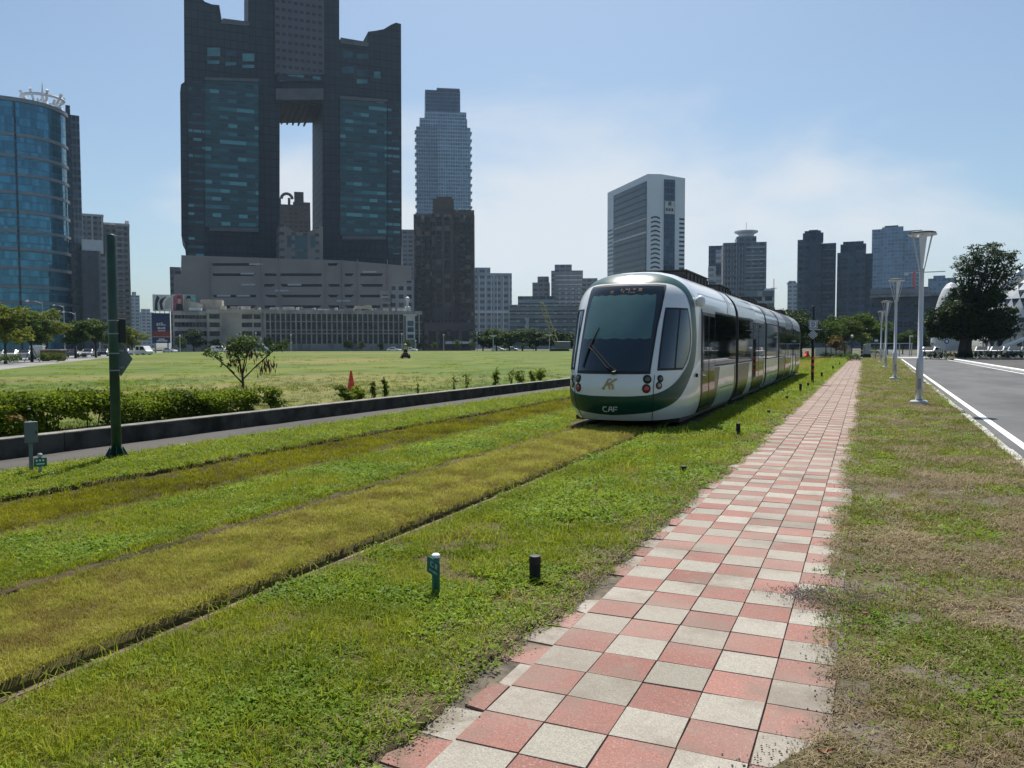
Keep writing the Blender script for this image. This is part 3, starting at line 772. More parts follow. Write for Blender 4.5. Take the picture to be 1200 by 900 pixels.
def rev(y): return TL-y                          # mirrored along the tram for its other end
def nose(end):
    fl = (lambda p: p) if end == 0 else (lambda p: Vector((p.x, rev(p.y), p.z)))
    flip = end == 1
    def G(fn, nu, nv, off, u0=0, u1=1):
        return [[fl(fn(lerp(u0,u1,i/nu), j/nv, off)) for j in range(nv+1)] for i in range(nu+1)]
    zs = list(np.linspace(.15, 2.6, 34)) + list(np.linspace(2.65, 3.2, 18)) + [3.23,3.26,3.28,3.295,3.305,3.312,3.317,3.32]
    al = [-1+2*j/72 for j in range(73)]
    mb = MB(); mb.grid([[fl(S(a, z)) for a in al] for z in zs], flip=flip)
    cab = T(mb, 'cab_shell', M['tram_white'])
    # windscreen with its black surround, the blind behind it, the display
    wl = [(1.10,.325),(1.6,.335),(2.1,.343),(2.6,.366),(2.8,.39),(2.95,.43)]
    def WS(m, z0, z1):
        def f(u, v, off):
            z = lerp(z0, z1, u); h = lin(wl, z)*m; a = lerp(-h, h, v)
            zz = z-.03*(abs(a)/.4)**2*(u > .5)
            return SN(a, zz, off)
        return f
    mb = MB(); mb.grid(G(WS(1.0, 1.10, 2.975), 40, 40, .004), flip=flip); T(mb, 'windscreen_surround', M['black'])
    mb = MB(); mb.grid(G(WS(.93, 1.16, 2.93), 40, 40, .008), flip=flip); ws = T(mb, 'windscreen', M['windscreen'])
    def BL(u, v, off):
        z = lerp(1.80, 2.72, u); a = lerp(-.30, .285, v); return SN(a, z+.01*math.sin(v*40), off)
    mb = MB(); mb.grid(G(BL, 16, 50, .0105), flip=flip); T(mb, 'sun_blind', M['blind'], ws)
    # unreadable amber display: dotted blocks
    mb = MB(); x = -.30; r = random.Random(5)
    while x < .34:
        w_ = r.choice((.03,.05,.07))
        if r.random() < .72:
            for zz in (2.765, 2.80, 2.835):
                if r.random() < .7:
                    mb.grid([[fl(SX(x, zz, .011)), fl(SX(x+w_, zz, .011))],[fl(SX(x, zz+.022, .011)), fl(SX(x+w_, zz+.022, .011))]], flip=flip)
        x += w_+.018
    T(mb, 'display_lettering', M['amber'], ws)
    # corner windows
    for s in (1, -1):
        def CW(u, v, off, s=s):
            z = lerp(1.165, 2.45, u); a0 = .392+.02*max(0, (z-2.2)); a1 = lin([(1.165,.70),(1.35,.765),(1.6,.803),(1.85,.805),(2.15,.772),(2.45,.715)], z)
            return SN(s*lerp(a0, a1, v), z-.02*v*(u < .3)*0, off)
        def CG(u, v, off, s=s):
            z = lerp(1.21, 2.41, u); a0 = .41+.02*max(0, (z-2.2)); a1 = lin([(1.165,.58),(2.45,.575)], z)
            return SN(s*lerp(a0, a1, v), z, off)
        def CG2(u, v, off, s=s):
            z = lerp(1.21, 2.41, u); a0 = .60; a1 = lin([(1.165,.68),(1.35,.745),(1.6,.783),(1.85,.785),(2.15,.752),(2.45,.70)], z)
            return SN(s*lerp(a0, a1, v), z, off)
        fp = flip != (s < 0)
        mb = MB(); mb.grid(G(CW, 26, 20, .005), flip=fp); c = T(mb, 'cab_side_window', M['black'])
        mb = MB(); mb.grid(G(CG, 26, 12, .009), flip=fp); mb.grid(G(CG2, 26, 12, .009), flip=fp); T(mb, 'pane', M['windscreen'], c)
    # green hoop
    out = [(0,.27),(.154,.30),(.384,.358),(.611,.524),(.76,.818),(.881,1.251),(.914,1.8),(.878,2.258),(.82,2.7),(.757,2.98),(.60,3.13),(.42,3.20),(.2,3.235),(0,3.24)]
    inn = [(0,.66),(.164,.666),(.383,.709),(.553,.847),(.682,1.059),(.788,1.35),(.829,1.8),(.785,2.251),(.715,2.668),(.655,2.85),(.54,2.955),(.38,2.995),(.18,3.005),(0,3.01)]
    o_, i_ = cr(out, 90), cr(inn, 90)
    mb = MB()
    for s in (1, -1):
        P = [[fl(SN(s*lerp(p[0],q[0],j/10), lerp(p[1],q[1],j/10), .006)) for j in range(11)] for p, q in zip(o_, i_)]
        mb.grid(P, flip=(flip != (s > 0)))
    T(mb, 'green_hoop', M['tram_green'])
    # thin seams either side of the front panel
    for s in (1, -1):
        mb = MB()
        pts = [fl(SN(s*(.368-.02*t), lerp(1.08, .17, t), .007)) for t in np.linspace(0, 1, 16)]
        mb.tube(pts, .006, 5); T(mb, 'panel_seam', M['black'])
    # lights
    for s in (1, -1):
        for a, z, mt, r_ in ((.298,1.00,'lamp_lens',.072),(.292,.815,'red_lens',.072),(.430,1.005,'lamp_lens',.06),(.418,.87,'amber_lens',.06)):
            p = SN(s*a, z, .0); n = (SN(s*a, z, .05)-p).normalized(); q = n.to_track_quat('Z', 'Y').to_matrix().to_4x4(); q.translation = p
            def ring(mb, prof):
                vs = len(mb.v); mb.lathe(prof, 20)
                for k in range(vs, len(mb.v)):
                    w_ = q @ Vector(mb.v[k]); mb.v[k] = tuple(fl(w_))
                if flip:
                    pass
            mb = MB(); ring(mb, [(r_*1.25,-.02),(r_*1.25,.012),(r_*1.0,.02),(r_*.9,.004)]); hl = T(mb, 'headlight', M['black'])
            mb = MB(); ring(mb, [(r_*.9,-.01),(r_*.86,.012),(r_*.6,.026),(r_*.25,.033),(.004,.034)]); T(mb, 'lens', M[mt], hl)
    # wiper
    mb = MB()
    A = [SX(.10,1.15,.03), SX(-.05,1.20,.05), SX(-.42,1.55,.05), SX(-.50,1.62,.05)]
    mb.tube([fl(p) for p in A], [.022,.018,.013,.01], 6)
    mb.tube([fl(SX(.16,1.15,.03)), fl(SX(.02,1.22,.05)), fl(SX(-.46,1.66,.05))], [.014,.011,.009], 6)
    mb.tube([fl(p) for p in (SX(-.60,1.22,.03), SX(-.52,1.6,.035), SX(-.37,2.02,.035))], [.012,.02,.012], 6)
    mb.tube([fl(SX(.09,1.13,.0)), fl(SX(.09,1.16,.045))], [.07,.05], 10)
    T(mb, 'wiper', M['black'], ws, smooth=False)
    # marks: letter strokes lie on the curved shell
    def stroke(mb, pts, w_):
        pts = [np.array(p, float) for p in pts]; P = []
        for i, p in enumerate(pts):
            d = pts[min(i+1,len(pts)-1)]-pts[max(i-1,0)]; d /= np.linalg.norm(d); n = np.array([-d[1], d[0]])*w_/2
            a, b = p-n, p+n
            P.append([fl(SX(a[0], a[1], .0095)), fl(SX(b[0], b[1], .0095))])
        mb.grid(P, flip=not flip)
    mb = MB(); z0 = .345; h = .10
    for k, L in enumerate(('C','A','F')):
        x = -.155+k*.105
        if L == 'C': stroke(mb, [(x+.085,z0+h),(x+.02,z0+h-.005),(x,z0+h*.5),(x+.02,z0+.005),(x+.085,z0)], .02)
        if L == 'A': stroke(mb, [(x,z0),(x+.05,z0+h),(x+.085,z0+h)], .02); stroke(mb, [(x+.085,z0+h),(x+.085,z0)], .02); stroke(mb, [(x+.03,z0+.045),(x+.085,z0+.045)], .018)
        if L == 'F': stroke(mb, [(x+.01,z0),(x+.02,z0+h),(x+.10,z0+h)], .02); stroke(mb, [(x+.02,z0+.05),(x+.085,z0+.05)], .018)
    T(mb, 'front_lettering', M['sign_white'])
    mb = MB(); z0 = .80
    stroke(mb, [(-.13,z0),(-.085,z0+.04)], .05); stroke(mb, [(-.085,z0+.05),(-.02,z0+.17),(-.01,z0+.20)], .04)
    stroke(mb, [(-.01,z0+.195),(.05,z0+.2)], .03); stroke(mb, [(-.06,z0+.085),(.03,z0+.12),(.09,z0+.17),(.16,z0+.205)], .04)
    stroke(mb, [(-.05,z0+.095),(.02,z0+.10),(.075,z0+.09),(.085,z0)], .045); stroke(mb, [(.0,z0+.09),(.02,z0+.0)], .035)
    T(mb, 'front_emblem', M['gold'])
    mb = MB()
    stroke(mb, [(.09*math.cos(t)+.0, 3.12+.05*math.sin(t)) for t in np.linspace(.4, 5.6, 16)], .03)
    stroke(mb, [(-.03,3.09),(.03,3.12),(.07,3.165)], .03)
    T(mb, 'roof_emblem', M['sign_white'])
    # camera dome pods
    for s in ((1,) if end == 0 else ()):
        c = Vector((s*1.37, 2.28, 2.63)); mb = MB()
        P = []
        for i in range(11):
            t = -PI/2+PI*i/10; P.append([fl(c+Vector((.105*math.cos(t)*math.cos(q), .13*math.cos(t)*math.sin(q), .13*math.sin(t)))) for q in np.linspace(0, 2*PI, 17)])
        mb.grid(P, flip=flip); T(mb, 'camera_pod', M['tram_white'])
        mb = MB(); k = Vector((s*1.325, 2.1, 1.02)); mb.tube([fl(k), fl(k+Vector((s*.035,0,0)))], .045, 10); T(mb, 'side_marker', M['black'], smooth=False)
nose(0); nose(1)

# modules
MODS = [(2.6,7.87),(8.23,15.08),(15.42,19.83),(20.17,27.13),(27.47,TL-2.6)]
zsec = list(np.linspace(.15, 2.6, 14)) + list(np.linspace(2.7, 3.32, 14))
def ring_at(y, off=0, zs=zsec):
    R_ = [(max(0,fW(z))+off, y, z) for z in zs]; return R_ + [(-x, y, z) for x, y, z in R_[::-1]]
for a, b in MODS:
    mb = MB(); mb.grid([ring_at(a), ring_at(b)], flip=False)
    for y, fl_ in ((a, 0), (b, 1)):
        R_ = ring_at(y); mb.add(R_, [tuple(range(len(R_)))[::(1 if fl_ else -1)]], 1)
    mb.add([(1.2,a,.15),(-1.2,a,.15),(-1.2,b,.15),(1.2,b,.15)], [(0,1,2,3)])
    o = T(mb, 'body_section', [M['tram_white'], M['black']])
for (a, b), (c, d_) in zip(MODS[:-1], MODS[1:]):
    mb = MB(); n = 9
    P = [ring_at(lerp(b-.004, c+.004, i/(n-1)), .004-(.03 if i % 2 else 0)) for i in range(n)]
    mb.grid(P); T(mb, 'gangway_bellows', M['rubber'], smooth=False)
def side(name, mat, y0b, y1b, y0t, y1t, z0, z1, off, parent=None, nz=None):
    nz = nz or max(2, int((z1-z0)/.12)); res = None
    for s in (-1, 1):
        P = []; mb = MB()
        for i in range(nz+1):
            t = i/nz; z = lerp(z0, z1, t)
            e = .01; dz = (fW(min(z+e,3.3))-fW(z-e))/(2*e); n = Vector((1,0,-dz)).normalized()
            x = fW(z)
            P.append([(s*(x+n.x*off), lerp(y0b,y0t,t), z+n.z*off), (s*(x+n.x*off), lerp(y1b,y1t,t), z+n.z*off)])
        mb.grid(P, flip=(s < 0))
        if isinstance(parent, dict): pa = parent[s]
        else: pa = parent
        o = T(mb, name, mat, pa); res = res or {}; res[s] = o
    return res
WZ0, WZ1 = 1.15, 2.48
doors = {0: [(2.70,3.52),(3.54,4.36)], 1: [(11.5,12.95),(12.97,14.4)], 2: [], 3: [(23.0,24.35),(24.37,25.75)], 4: [(TL-5.35,TL-4.07),(TL-4.05,TL-2.72)]}
for k, (a, b) in enumerate(MODS):
    e = .06
    side('window_band', M['black'], a+e*.5, b-e*.5, a+e*.5, b-e*.5, WZ0, WZ1, .004)
    # panes between the doors
    spans = []; y = a+.08
    for d0, d1 in doors[k]:
        if d0-y > .5: spans.append((y, d0-.03))
        y = d1+.03
    if b-.08-y > .5: spans.append((y, b-.08))
    for s0, s1 in spans:
        nn = max(1, round((s1-s0)/1.75)); w_ = (s1-s0)/nn
        for i in range(nn):
            q0, q1 = s0+i*w_+.018, s0+(i+1)*w_-.018
            side('window', M['glass'], q0, q1, q0, q1, WZ0+.04, WZ1-.05, .008)
    for d0, d1 in doors[k]:
        dr = side('door', M['tram_dkgreen'], d0+.01, d1-.01, d0+.01, d1-.01, .30, 2.40, .011)
        side('door_glass', M['glass'], d0+.05, d1-.05, d0+.05, d1-.05, .62, 2.34, .015, dr)
    if doors[k]:
        d0, d1 = doors[k][0][0], doors[k][-1][1]
        side('door_sill', M['chrome'], d0, d1, d0, d1, .20, .275, .02)
        side('door_header', M['tram_white'], d0, d1, d0, d1, 2.41, WZ1+.02, .012)
def low(name, mat, y0b, y1b, y0t, y1t, z0=.16, z1=WZ0-.02): return side(name, mat, y0b, y1b, y0t, y1t, z0, z1, .006)
low('lower_panel', M['tram_dkgreen'], 1.95, 5.40, 2.62, 5.40, .16, .62) if False else None
low('lower_panel', M['tram_dkgreen'], 2.61, 4.55, 2.61, 5.15)
low('lower_panel', M['tram_palegreen'], 4.68, 7.45, 5.0, 7.52, .16, .59); low('lower_panel', M['tram_dkgreen'], 7.5, 7.84, 7.6, 7.84)
low('lower_panel', M['tram_dkgreen'], 8.26, 10.0, 8.26, 10.8); low('lower_panel', M['tram_dkgreen'], 11.42, 14.5, 11.42, 14.75)
low('lower_panel', M['tram_palegreen'], 15.5, 19.6, 15.5, 19.75, .16, .6); low('lower_panel', M['tram_dkgreen'], 19.68, 19.8, 19.79, 19.81)
low('lower_panel', M['tram_dkgreen'], 20.2, 22.6, 20.2, 22.9); low('lower_panel', M['tram_dkgreen'], 23.0, 25.8, 23.3, 26.2)
low('lower_panel', M['tram_palegreen'], 27.5, 29.0, 27.5, 29.1, .16, .6); low('lower_panel', M['tram_dkgreen'], TL-5.4, TL-2.62, TL-5.6, TL-2.62)
for y in (3.0, 9.4, 14.7, 17.6, 21.5, 26.5):
    pass
side('panel_seam', M['black'], 5.05, 7.5, 5.05, 7.5, .595, .606, .010, nz=1); side('panel_seam', M['black'], 15.45, 19.8, 15.45, 19.8, .61, .622, .010, nz=1)
for a, b in MODS: side('cantrail_seam', M['tram_grey'], a+.05, b-.05, a+.05, b-.05, 2.81, 2.835, .006, nz=1)
for y0b, y1b, y0t, y1t, z1 in ((6.35,6.95,6.6,7.2,2.80),(8.3,12.4,8.3,12.4,2.80),(19.3,19.6,19.45,19.75,2.80),(23.6,27.1,23.6,27.1,2.80)):
    side('roof_stripe', M['tram_grey'], y0b, y1b, y0t, y1t, WZ1+.02, z1, .007)
for y0b, y1b, y0t, y1t in ((6.6,7.2,6.95,7.45),(8.3,12.4,8.3,12.6),(19.45,19.75,19.5,19.8),(23.6,27.1,23.6,27.1),(15.7,16.1,15.9,16.2)):
    side('roof_stripe', M['tram_grey'], y0b, y1b, y0t, y1t, 2.84, 3.26, .007, nz=10)
# roof equipment
for y0, y1, h, w_ in ((4.3,7.3,3.52,.62),(9.3,11.6,3.5,.6),(13.2,14.4,3.42,.5),(16.0,18.4,3.5,.6),(20.8,22.6,3.48,.6),(23.4,24.8,3.42,.5),(28.4,31.0,3.5,.62)):
    mb = MB(); mb.box(-w_, w_, y0, y1, 3.2, h-.03); eq = mb.build('roof_equipment', M['roofbox'], tram, bevel=.03)
    mb = MB(); n = max(2, int((y1-y0)/.4))
    for i in range(n):
        y = lerp(y0+.1, y1-.12, i/(n-1))
        mb.box(w_+.002, w_+.03, y, y+.05, 3.24, h-.06); mb.box(-w_-.03, -w_-.002, y, y+.05, 3.24, h-.06)
    mb.box(-w_-.035, w_+.035, y0-.02, y1+.02, h-.028, h)
    mb.build('ribbed_casing', M['roofbox'], eq)
# underframe and wheels
for y0, y1 in ((1.3,7.8),(8.3,15.0),(15.5,19.8),(20.2,27.1),(27.5,33.1)):
    mb = MB(); mb.box(-1.14, 1.14, y0, y1, .06, .148); mb.build('underframe', M['black'], tram)
for y in (3.9, 5.6, 16.6, 18.5, 28.9, 30.6):
    for x in (-.725, .725):
        mb = MB(); mb.tube([(x-.06, y, .175), (x+.06, y, .175)], .275, 24); mb.build('wheel', M['rail'], tram)
# ------------------------------------------------------------------ buildings
class Site:
    """a local frame standing on the ground: x to the right, y away along its own depth axis"""
    def __init__(s, px, D, vp=None):
        s.o = np.array(at(px, D)); s.D = D
        v = ray(vp if vp is not None else px, 404)[:2]; s.ly = v/np.linalg.norm(v); s.lx = np.array([s.ly[1], -s.ly[0]])
        s.rot = math.atan2(-s.ly[0], s.ly[1])
    def P(s, px, py, off=0.0):
        r = ray(px, py); t = (s.ly@s.o+off)/(s.ly@r[:2]); p = r[:2]*t-s.o
        return float(s.lx@p), float(EYE+r[2]*t)
    def X(s, px, off=0.0): return s.P(px, 404, off)[0]
    def Z(s, px, py, off=0.0): return s.P(px, py, off)[1]
    def Y(s, px, x):                           # depth at which the ray through px meets local x
        r = ray(px, 404)[:2]; t = (x+s.lx@s.o)/(s.lx@r); return float(s.ly@(r*t-s.o))
    def box(s, mb, p0, p1, ptop, y0, y1, zb=-.16, mi=0, pyref=None):
        x0, x1 = s.X(p0, y0), s.X(p1, y0); z = s.Z((p0+p1)/2, ptop, y0)
        mb.box(x0, x1, y0, y1, zb if not isinstance(zb, tuple) else s.Z((p0+p1)/2, zb[0], y0), z, mi); return x0, x1, z

def bld(name, label, px, D, vp=None, cat='building', group=None):
    s = Site(px, D, vp); r = thing(name, label, cat, (s.o[0], s.o[1], 0), s.rot, group); return r, s

def winobjs(parent, name, mat, xs, zs, y, w, h, t=.12, dup_mesh=None):
    """each window a part of its own; they share one mesh"""
    mb = MB(); mb.box(-w/2, w/2, -t, 0, -h/2, h/2); first = None
    for x in xs:
        for z in zs:
            if first is None:
                first = mb.build(name, mat, parent); o = first
            else:
                o = first.copy(); COL.objects.link(o)
            o.location = (x, y, z)
    return first

# ---- materials of the skyline
F_ = {}
F_['tu_wall'] = facade('dark_granite', (.008,.012,.018), (.019,.028,.040), 3.2, 4.3, (.04,.96), (.05,.95), .8, .6, 0, .16)
F_['tu_glass'] = facade('teal_curtain', (.024,.068,.08), (.032,.118,.13), 4.4, 4.3, (.0,1.0), (.34,.78), .3, .12, .25, .6, hue=((.11,.29,.31), .84))
F_['tu_strip'] = facade('strip_windows', (.018,.026,.036), (.022,.085,.095), 4.4, 4.3, (.06,.94), (.42,.75), .4, .12, .25, .7, hue=((.10,.27,.29), .8))
F_['tu_panel'] = facade('shaft_panel', (.105,.105,.125), (.03,.032,.05), 3.2, 4.3, (.18,.82), (.3,.68), .7, .2, 0, .3)
F_['tu_louvre'] = pm('grey_trim', (.11,.115,.13), .6, var=.15, scale=.2)
F_['podium'] = pm('podium_stone', (.33,.285,.262), .8, var=.10, scale=.08)
F_['podium_dark'] = pm('podium_slot', (.018,.018,.022), .6, var=.2)
F_['pale_light'] = pm('pale_louvre', (.55,.55,.56), .7, var=.2)
F_['pink'] = facade('pink_stone', (.27,.235,.215), (.05,.06,.07), 6, 4.2, (.3,.7), (.3,.7), .8, .2)
F_['brown_far'] = facade('brown_far', (.12,.085,.075), (.05,.045,.045), 4, 3.4, (.2,.8), (.3,.75), .85, .3)
F_['blue_glass'] = facade('blue_mirror', (.05,.17,.235), (.06,.22,.31), 1.5, 3.9, (.03,.97), (.06,.94), .25, .08, .55, .25)
F_['blue_side'] = facade('blue_side', (.13,.15,.17), (.035,.06,.085), 1.8, 3.9, (.1,.9), (.25,.9), .4, .1, .3, .4)
F_['band_grey'] = pm('band_grey', (.22,.25,.28), .55, var=.1, scale=.3)
F_['navy_glass'] = facade('navy_glass', (.02,.04,.055), (.012,.03,.045), 2, 3.9, (.08,.92), (.2,.9), .3, .08, .4, .5)
F_['grey_res'] = facade('grey_res', (.31,.31,.325), (.055,.06,.07), 3.2, 3.3, (.2,.8), (.25,.75), .8, .2, 0, .5)
F_['dark_res'] = facade('dark_res', (.085,.095,.11), (.03,.035,.045), 2.6, 3.4, (.2,.8), (.3,.8), .7, .2, 0, .5)
F_['white_trim'] = pm('white_trim', (.62,.63,.65), .7, var=.08, scale=.3)
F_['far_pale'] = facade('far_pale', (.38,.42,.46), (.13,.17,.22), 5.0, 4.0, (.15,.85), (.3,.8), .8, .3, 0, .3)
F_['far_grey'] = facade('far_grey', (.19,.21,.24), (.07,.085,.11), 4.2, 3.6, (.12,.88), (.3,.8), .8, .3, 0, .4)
F_['sky_glass'] = facade('slim_tower_glass', (.34,.43,.52), (.10,.165,.23), 2.6, 3.9, (.12,.88), (.22,.86), .5, .1, .3, .35)  # slim tower glass, paled and blued like haze in its own colour
F_['sky_shaded'] = facade('slim_tower_shaded', (.24,.31,.38), (.075,.125,.175), 2.6, 3.9, (.12,.88), (.22,.86), .5, .1, .3, .35)  # same glass darkened: shade of the left face put into the colour
F_['brown_res'] = facade('brown_res', (.145,.125,.118), (.025,.024,.026), 3.1, 3.3, (.2,.8), (.28,.8), .85, .2, 0, .6, hue=((.14,.13,.12), .93))
F_['brown_tile'] = facade('brown_tile', (.125,.108,.102), (.06,.055,.052), 1.55, 3.3, (.25,.75), (.2,.72), .85, .35, 0, .7, hue=((.26,.24,.21), .9))
F_['brown_plain'] = pm('brown_plain', (.125,.108,.102), .85, var=.15, scale=.12)
F_['white_panel'] = pm('white_panel', (.74,.77,.82), .6, var=.05, scale=.06)
F_['office_glass'] = facade('office_glass', (.025,.035,.045), (.013,.02,.028), 3.0, 4.0, (.04,.96), (.3,.92), .4, .1, .1, .35)
F_['office_blue'] = facade('office_blue', (.06,.09,.13), (.045,.075,.115), 2.5, 4.0, (.05,.95), (.15,.9), .3, .1, .35, .3)
F_['navy_res'] = facade('navy_res', (.11,.155,.225), (.03,.047,.08), 3.0, 3.6, (.12,.88), (.3,.85), .6, .15, .1, .5)
F_['navy_dark'] = facade('navy_dark', (.045,.068,.115), (.02,.034,.06), 3.0, 3.6, (.12,.88), (.3,.85), .6, .15, .1, .5)
F_['blue_hazed'] = facade('blue_hazed', (.17,.26,.38), (.10,.165,.26), 3.6, 4.0, (.1,.9), (.25,.85), .5, .15, .2, .35)  # far tower walls, the pale blue of haze put into their colour
F_['low_wall'] = pm('low_wall', (.33,.325,.30), .9, var=.22, scale=.35, dirt=((.09,.09,.085), .3, .6))
F_['low_beige'] = pm('low_beige', (.42,.385,.32), .9, var=.15, scale=.3, dirt=((.12,.11,.1), .25, .5))
F_['low_win'] = facade('low_win', (.045,.05,.055), (.022,.028,.032), 1.1, 1.2, (.06,.94), (.06,.94), .4, .1, .1, .6)
F_['roof_stuff'] = pm('roof_stuff', (.42,.40,.36), .8, var=.3, scale=.4)
F_['roof_grey'] = pm('roof_grey', (.22,.22,.22), .8, var=.3, scale=.4)
F_['low_office'] = facade('low_office', (.24,.28,.31), (.05,.07,.085), 4.0, 4.2, (.02,.98), (.34,.9), .6, .12, .1, .3)
F_['board_white'] = pm('board_white', (.55,.56,.55), .6, var=.1, scale=.6)

# ---- round blue glass tower at the left edge
r, s = bld('glass_office_tower', 'blue mirror-glass tower with rounded corner, pale bands and a white crown ring', 40, 380)
xa, xs_, xe = s.X(-75), s.X(26), s.X(87, 20); R_ = 24.0
arc = [(xs_ + (xe-xs_)*math.sin(t), R_*(1-math.cos(t))) for t in np.linspace(0, PI/2, 18)]
foot = [(xa, 0)] + arc + [(xe, 60), (xa, 60)]
zt_ = s.Z(23, 119); mb = MB(); mb.prism(foot, -.16, zt_); mb.build('wall', F_['blue_glass'], r)
def foot_off(o): return [(xa, -o)] + [(x+o*math.sin(t), y-o*math.cos(t)) for (x, y), t in zip(arc, np.linspace(0, PI/2, 18))] + [(xe+o, 40), (xa, 40)]
zz = [s.Z(23, q) for q in (158.5,183,205,226,248.5,271,292,314,336,355)]
for k, z in enumerate(zz):
    mb = MB(); mb.prism(foot_off(.5), z-.7, z+.75); mb.build('floor_band', F_['band_grey'], r)
mb = MB(); mb.box(xs_-.5, xs_+.4, -.62, .3, 0, zt_+.5); mb.build('corner_mullion', F_['navy_glass'], r)
mb = MB(); mb.prism(foot_off(.7), zt_-.2, zt_+1.6); mb.build('parapet', F_['band_grey'], r)
x2 = s.X(97, 60); mb = MB(); mb.box(xe-.2, x2, 30, 75, -.16, s.Z(90, 141, 40)); mb.build('rear_wing', F_['blue_side'], r)
mb = MB(); mb.box(xe-.8, xe+1.2, 20, 31, -.16, s.Z(83, 125, 22)); mb.build('dark_fin', F_['navy_glass'], r)
xc = s.P(50, 118, 22)[0]; zc = s.Z(50, 125, 12); rr = 9.0
cw = thing  # crown parts below
mb = MB()
for zq, rq, th in ((zc+1.5, rr*.95, .5), (zc+6.2, rr*1.02, .75)):
    mb.tube([(xc+rq*math.cos(t), 22+rq*math.sin(t), zq) for t in np.linspace(0, 2*PI, 33)], th, 6)
cr_ = mb.build('crown_ring', F_['white_trim'], r)
mb = MB()
for k in range(8):
    t = 2*PI*k/8+.2; c, q = math.cos(t), math.sin(t)
    mb.tube([(xc+rr*1.1*c, 22+rr*1.1*q, zc), (xc+rr*.8*c, 22+rr*.8*q, zc+4), (xc+rr*1.08*c, 22+rr*1.08*q, zc+8.6)], [.8,.6,.7], 6)
mb.build('crown_brace', F_['white_trim'], r)
mb = MB(); mb.tube([(xc,22,zc),(xc,22,zc+9),(xc,22,zc+14)], [1.2,.6,.15], 8); mb.tube([(xc-5,22,zc+1),(xc,22,zc+7),(xc+5,22,zc+1)], .4, 6)
mb.build('spire', F_['white_trim'], r)

# ---- residential group behind it
r, s = bld('apartment_tower', 'grey apartment tower with stepped white roof trim, left of the thin green pole', 112, 470)
mb = MB(); s.box(mb, 100, 125, 252, 0, 26); s.box(mb, 122, 139, 262, 6, 30); mb.build('wall', F_['grey_res'], r)
mb = MB()
for p in (100.5, 112, 123.5): s.box(mb, p-.9, p+.9, 253, -.5, -.02, zb=(330,))
s.box(mb, 99.5, 125.5, 251, -.6, 26.5, zb=(253.5,)); s.box(mb, 121.8, 139, 261, 5.2, 30.5, zb=(263.5,)); mb.build('white_trim', F_['white_trim'], r)
r, s = bld('apartment_tower', 'slim grey apartment tower showing a lit right edge, right of the thin green pole', 147, 470)
mb = MB(); s.box(mb, 138.5, 155, 263, 0, 24); mb.build('wall', F_['grey_res'], r)
mb = MB(); s.box(mb, 150, 154.6, 259, 2, 20, zb=(263,)); s.box(mb, 138, 155.5, 262, -.4, 24.4, zb=(264.5,)); mb.build('roof_core', F_['white_trim'], r)
winobjs(r, 'balcony', F_['white_trim'], [s.X(141.5), s.X(146.5)], [s.Z(145, q) for q in np.arange(270, 400, 7)], -.02, 2.0, .5, 1.0)
r, s = bld('slab_building', 'dark slab building with a pale top floor beside the blue glass tower', 111, 400)
mb = MB(); s.box(mb, 98.5, 118, 294, 0, 30); x0 = s.X(118); mb.build('wall', F_['dark_res'], r)
mb = MB(); s.box(mb, 99, 124, 281, 2, 28, zb=(294,)); mb.build('top_floor', F_['white_trim'], r)
mb = MB(); mb.box(x0+.02, s.X(127), 1.5, 28, -.16, s.Z(120, 297)); mb.build('side_wing', F_['grey_res'], r)
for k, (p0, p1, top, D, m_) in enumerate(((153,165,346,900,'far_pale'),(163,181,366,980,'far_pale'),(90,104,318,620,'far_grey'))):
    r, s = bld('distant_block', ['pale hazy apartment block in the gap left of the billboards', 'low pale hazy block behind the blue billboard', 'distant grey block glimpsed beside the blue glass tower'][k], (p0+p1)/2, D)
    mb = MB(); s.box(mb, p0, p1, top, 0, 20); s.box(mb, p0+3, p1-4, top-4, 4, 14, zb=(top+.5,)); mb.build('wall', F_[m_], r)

# ---- the tall twin-winged tower with an opening through it
r, s = bld('skyscraper', 'huge dark skyscraper of two wings and a central shaft with an open gap through it', 342, 440, 231)
DT = 42.0
X = s.X; Z = lambda q, p=342: s.Z(p, q)
zroof = Z(-30)
mb = MB()
# left wing with its swept corner, notch, shoulders, right wing: outline extruded the full depth
def outline(pts): return [s.P(a, b) for a, b in pts]
left = outline([(221,330),(217,292),(217,285),(212.5,276),(211,108),(212,99),(216,96),(215.5,-4),(236,-2)]) + outline([(240,2),(248,5),(257,6),(260,24),(291,28),(291,330)])
mb.prism_y(left[::-1], 0, DT)
right = outline([(378,330),(378,46),(398,46),(430,52),(431.5,37)]) + outline([(440,36),(450,34),(458,29),(464,26.5),(470,28),(471,330)])
mb.prism_y(right[::-1], 0, DT)
mb.prism_y(outline([(291.02,330),(328,330),(328,-35),(291.02,-35)]), 1.2, DT-1)
mb.prism_y(outline([(378.02,330),(398,330),(398,-35),(378.02,-35)]), 1.2, DT-1)
wall = mb.build('wall', F_['tu_wall'], r)
mb = MB(); mb.prism_y(outline([(328.02,121),(377.98,121),(377.98,-60),(328.02,-60)]), .6, DT-.5); mb.build('bridge_block', F_['tu_wall'], r)
mb = MB(); mb.prism_y(outline([(322,88),(379.5,88),(379.5,-60),(322,-60)]), -1.2, .5); mb.build('shaft_panel', F_['tu_panel'], r)
mb = MB(); mb.prism_y(outline([(323,118),(378.5,118),(378.5,105),(323,105)]), -2.2, .5); mb.build('bridge_soffit_band', F_['tu_louvre'], r)
for k in range(7):
    p = 329+k*7; mb = MB(); x = X(p); mb.box(x-.4, x+.4, 1, DT-1, Z(121)-1.1, Z(121)-.02); mb.build('soffit_rib', F_['tu_wall'], r)
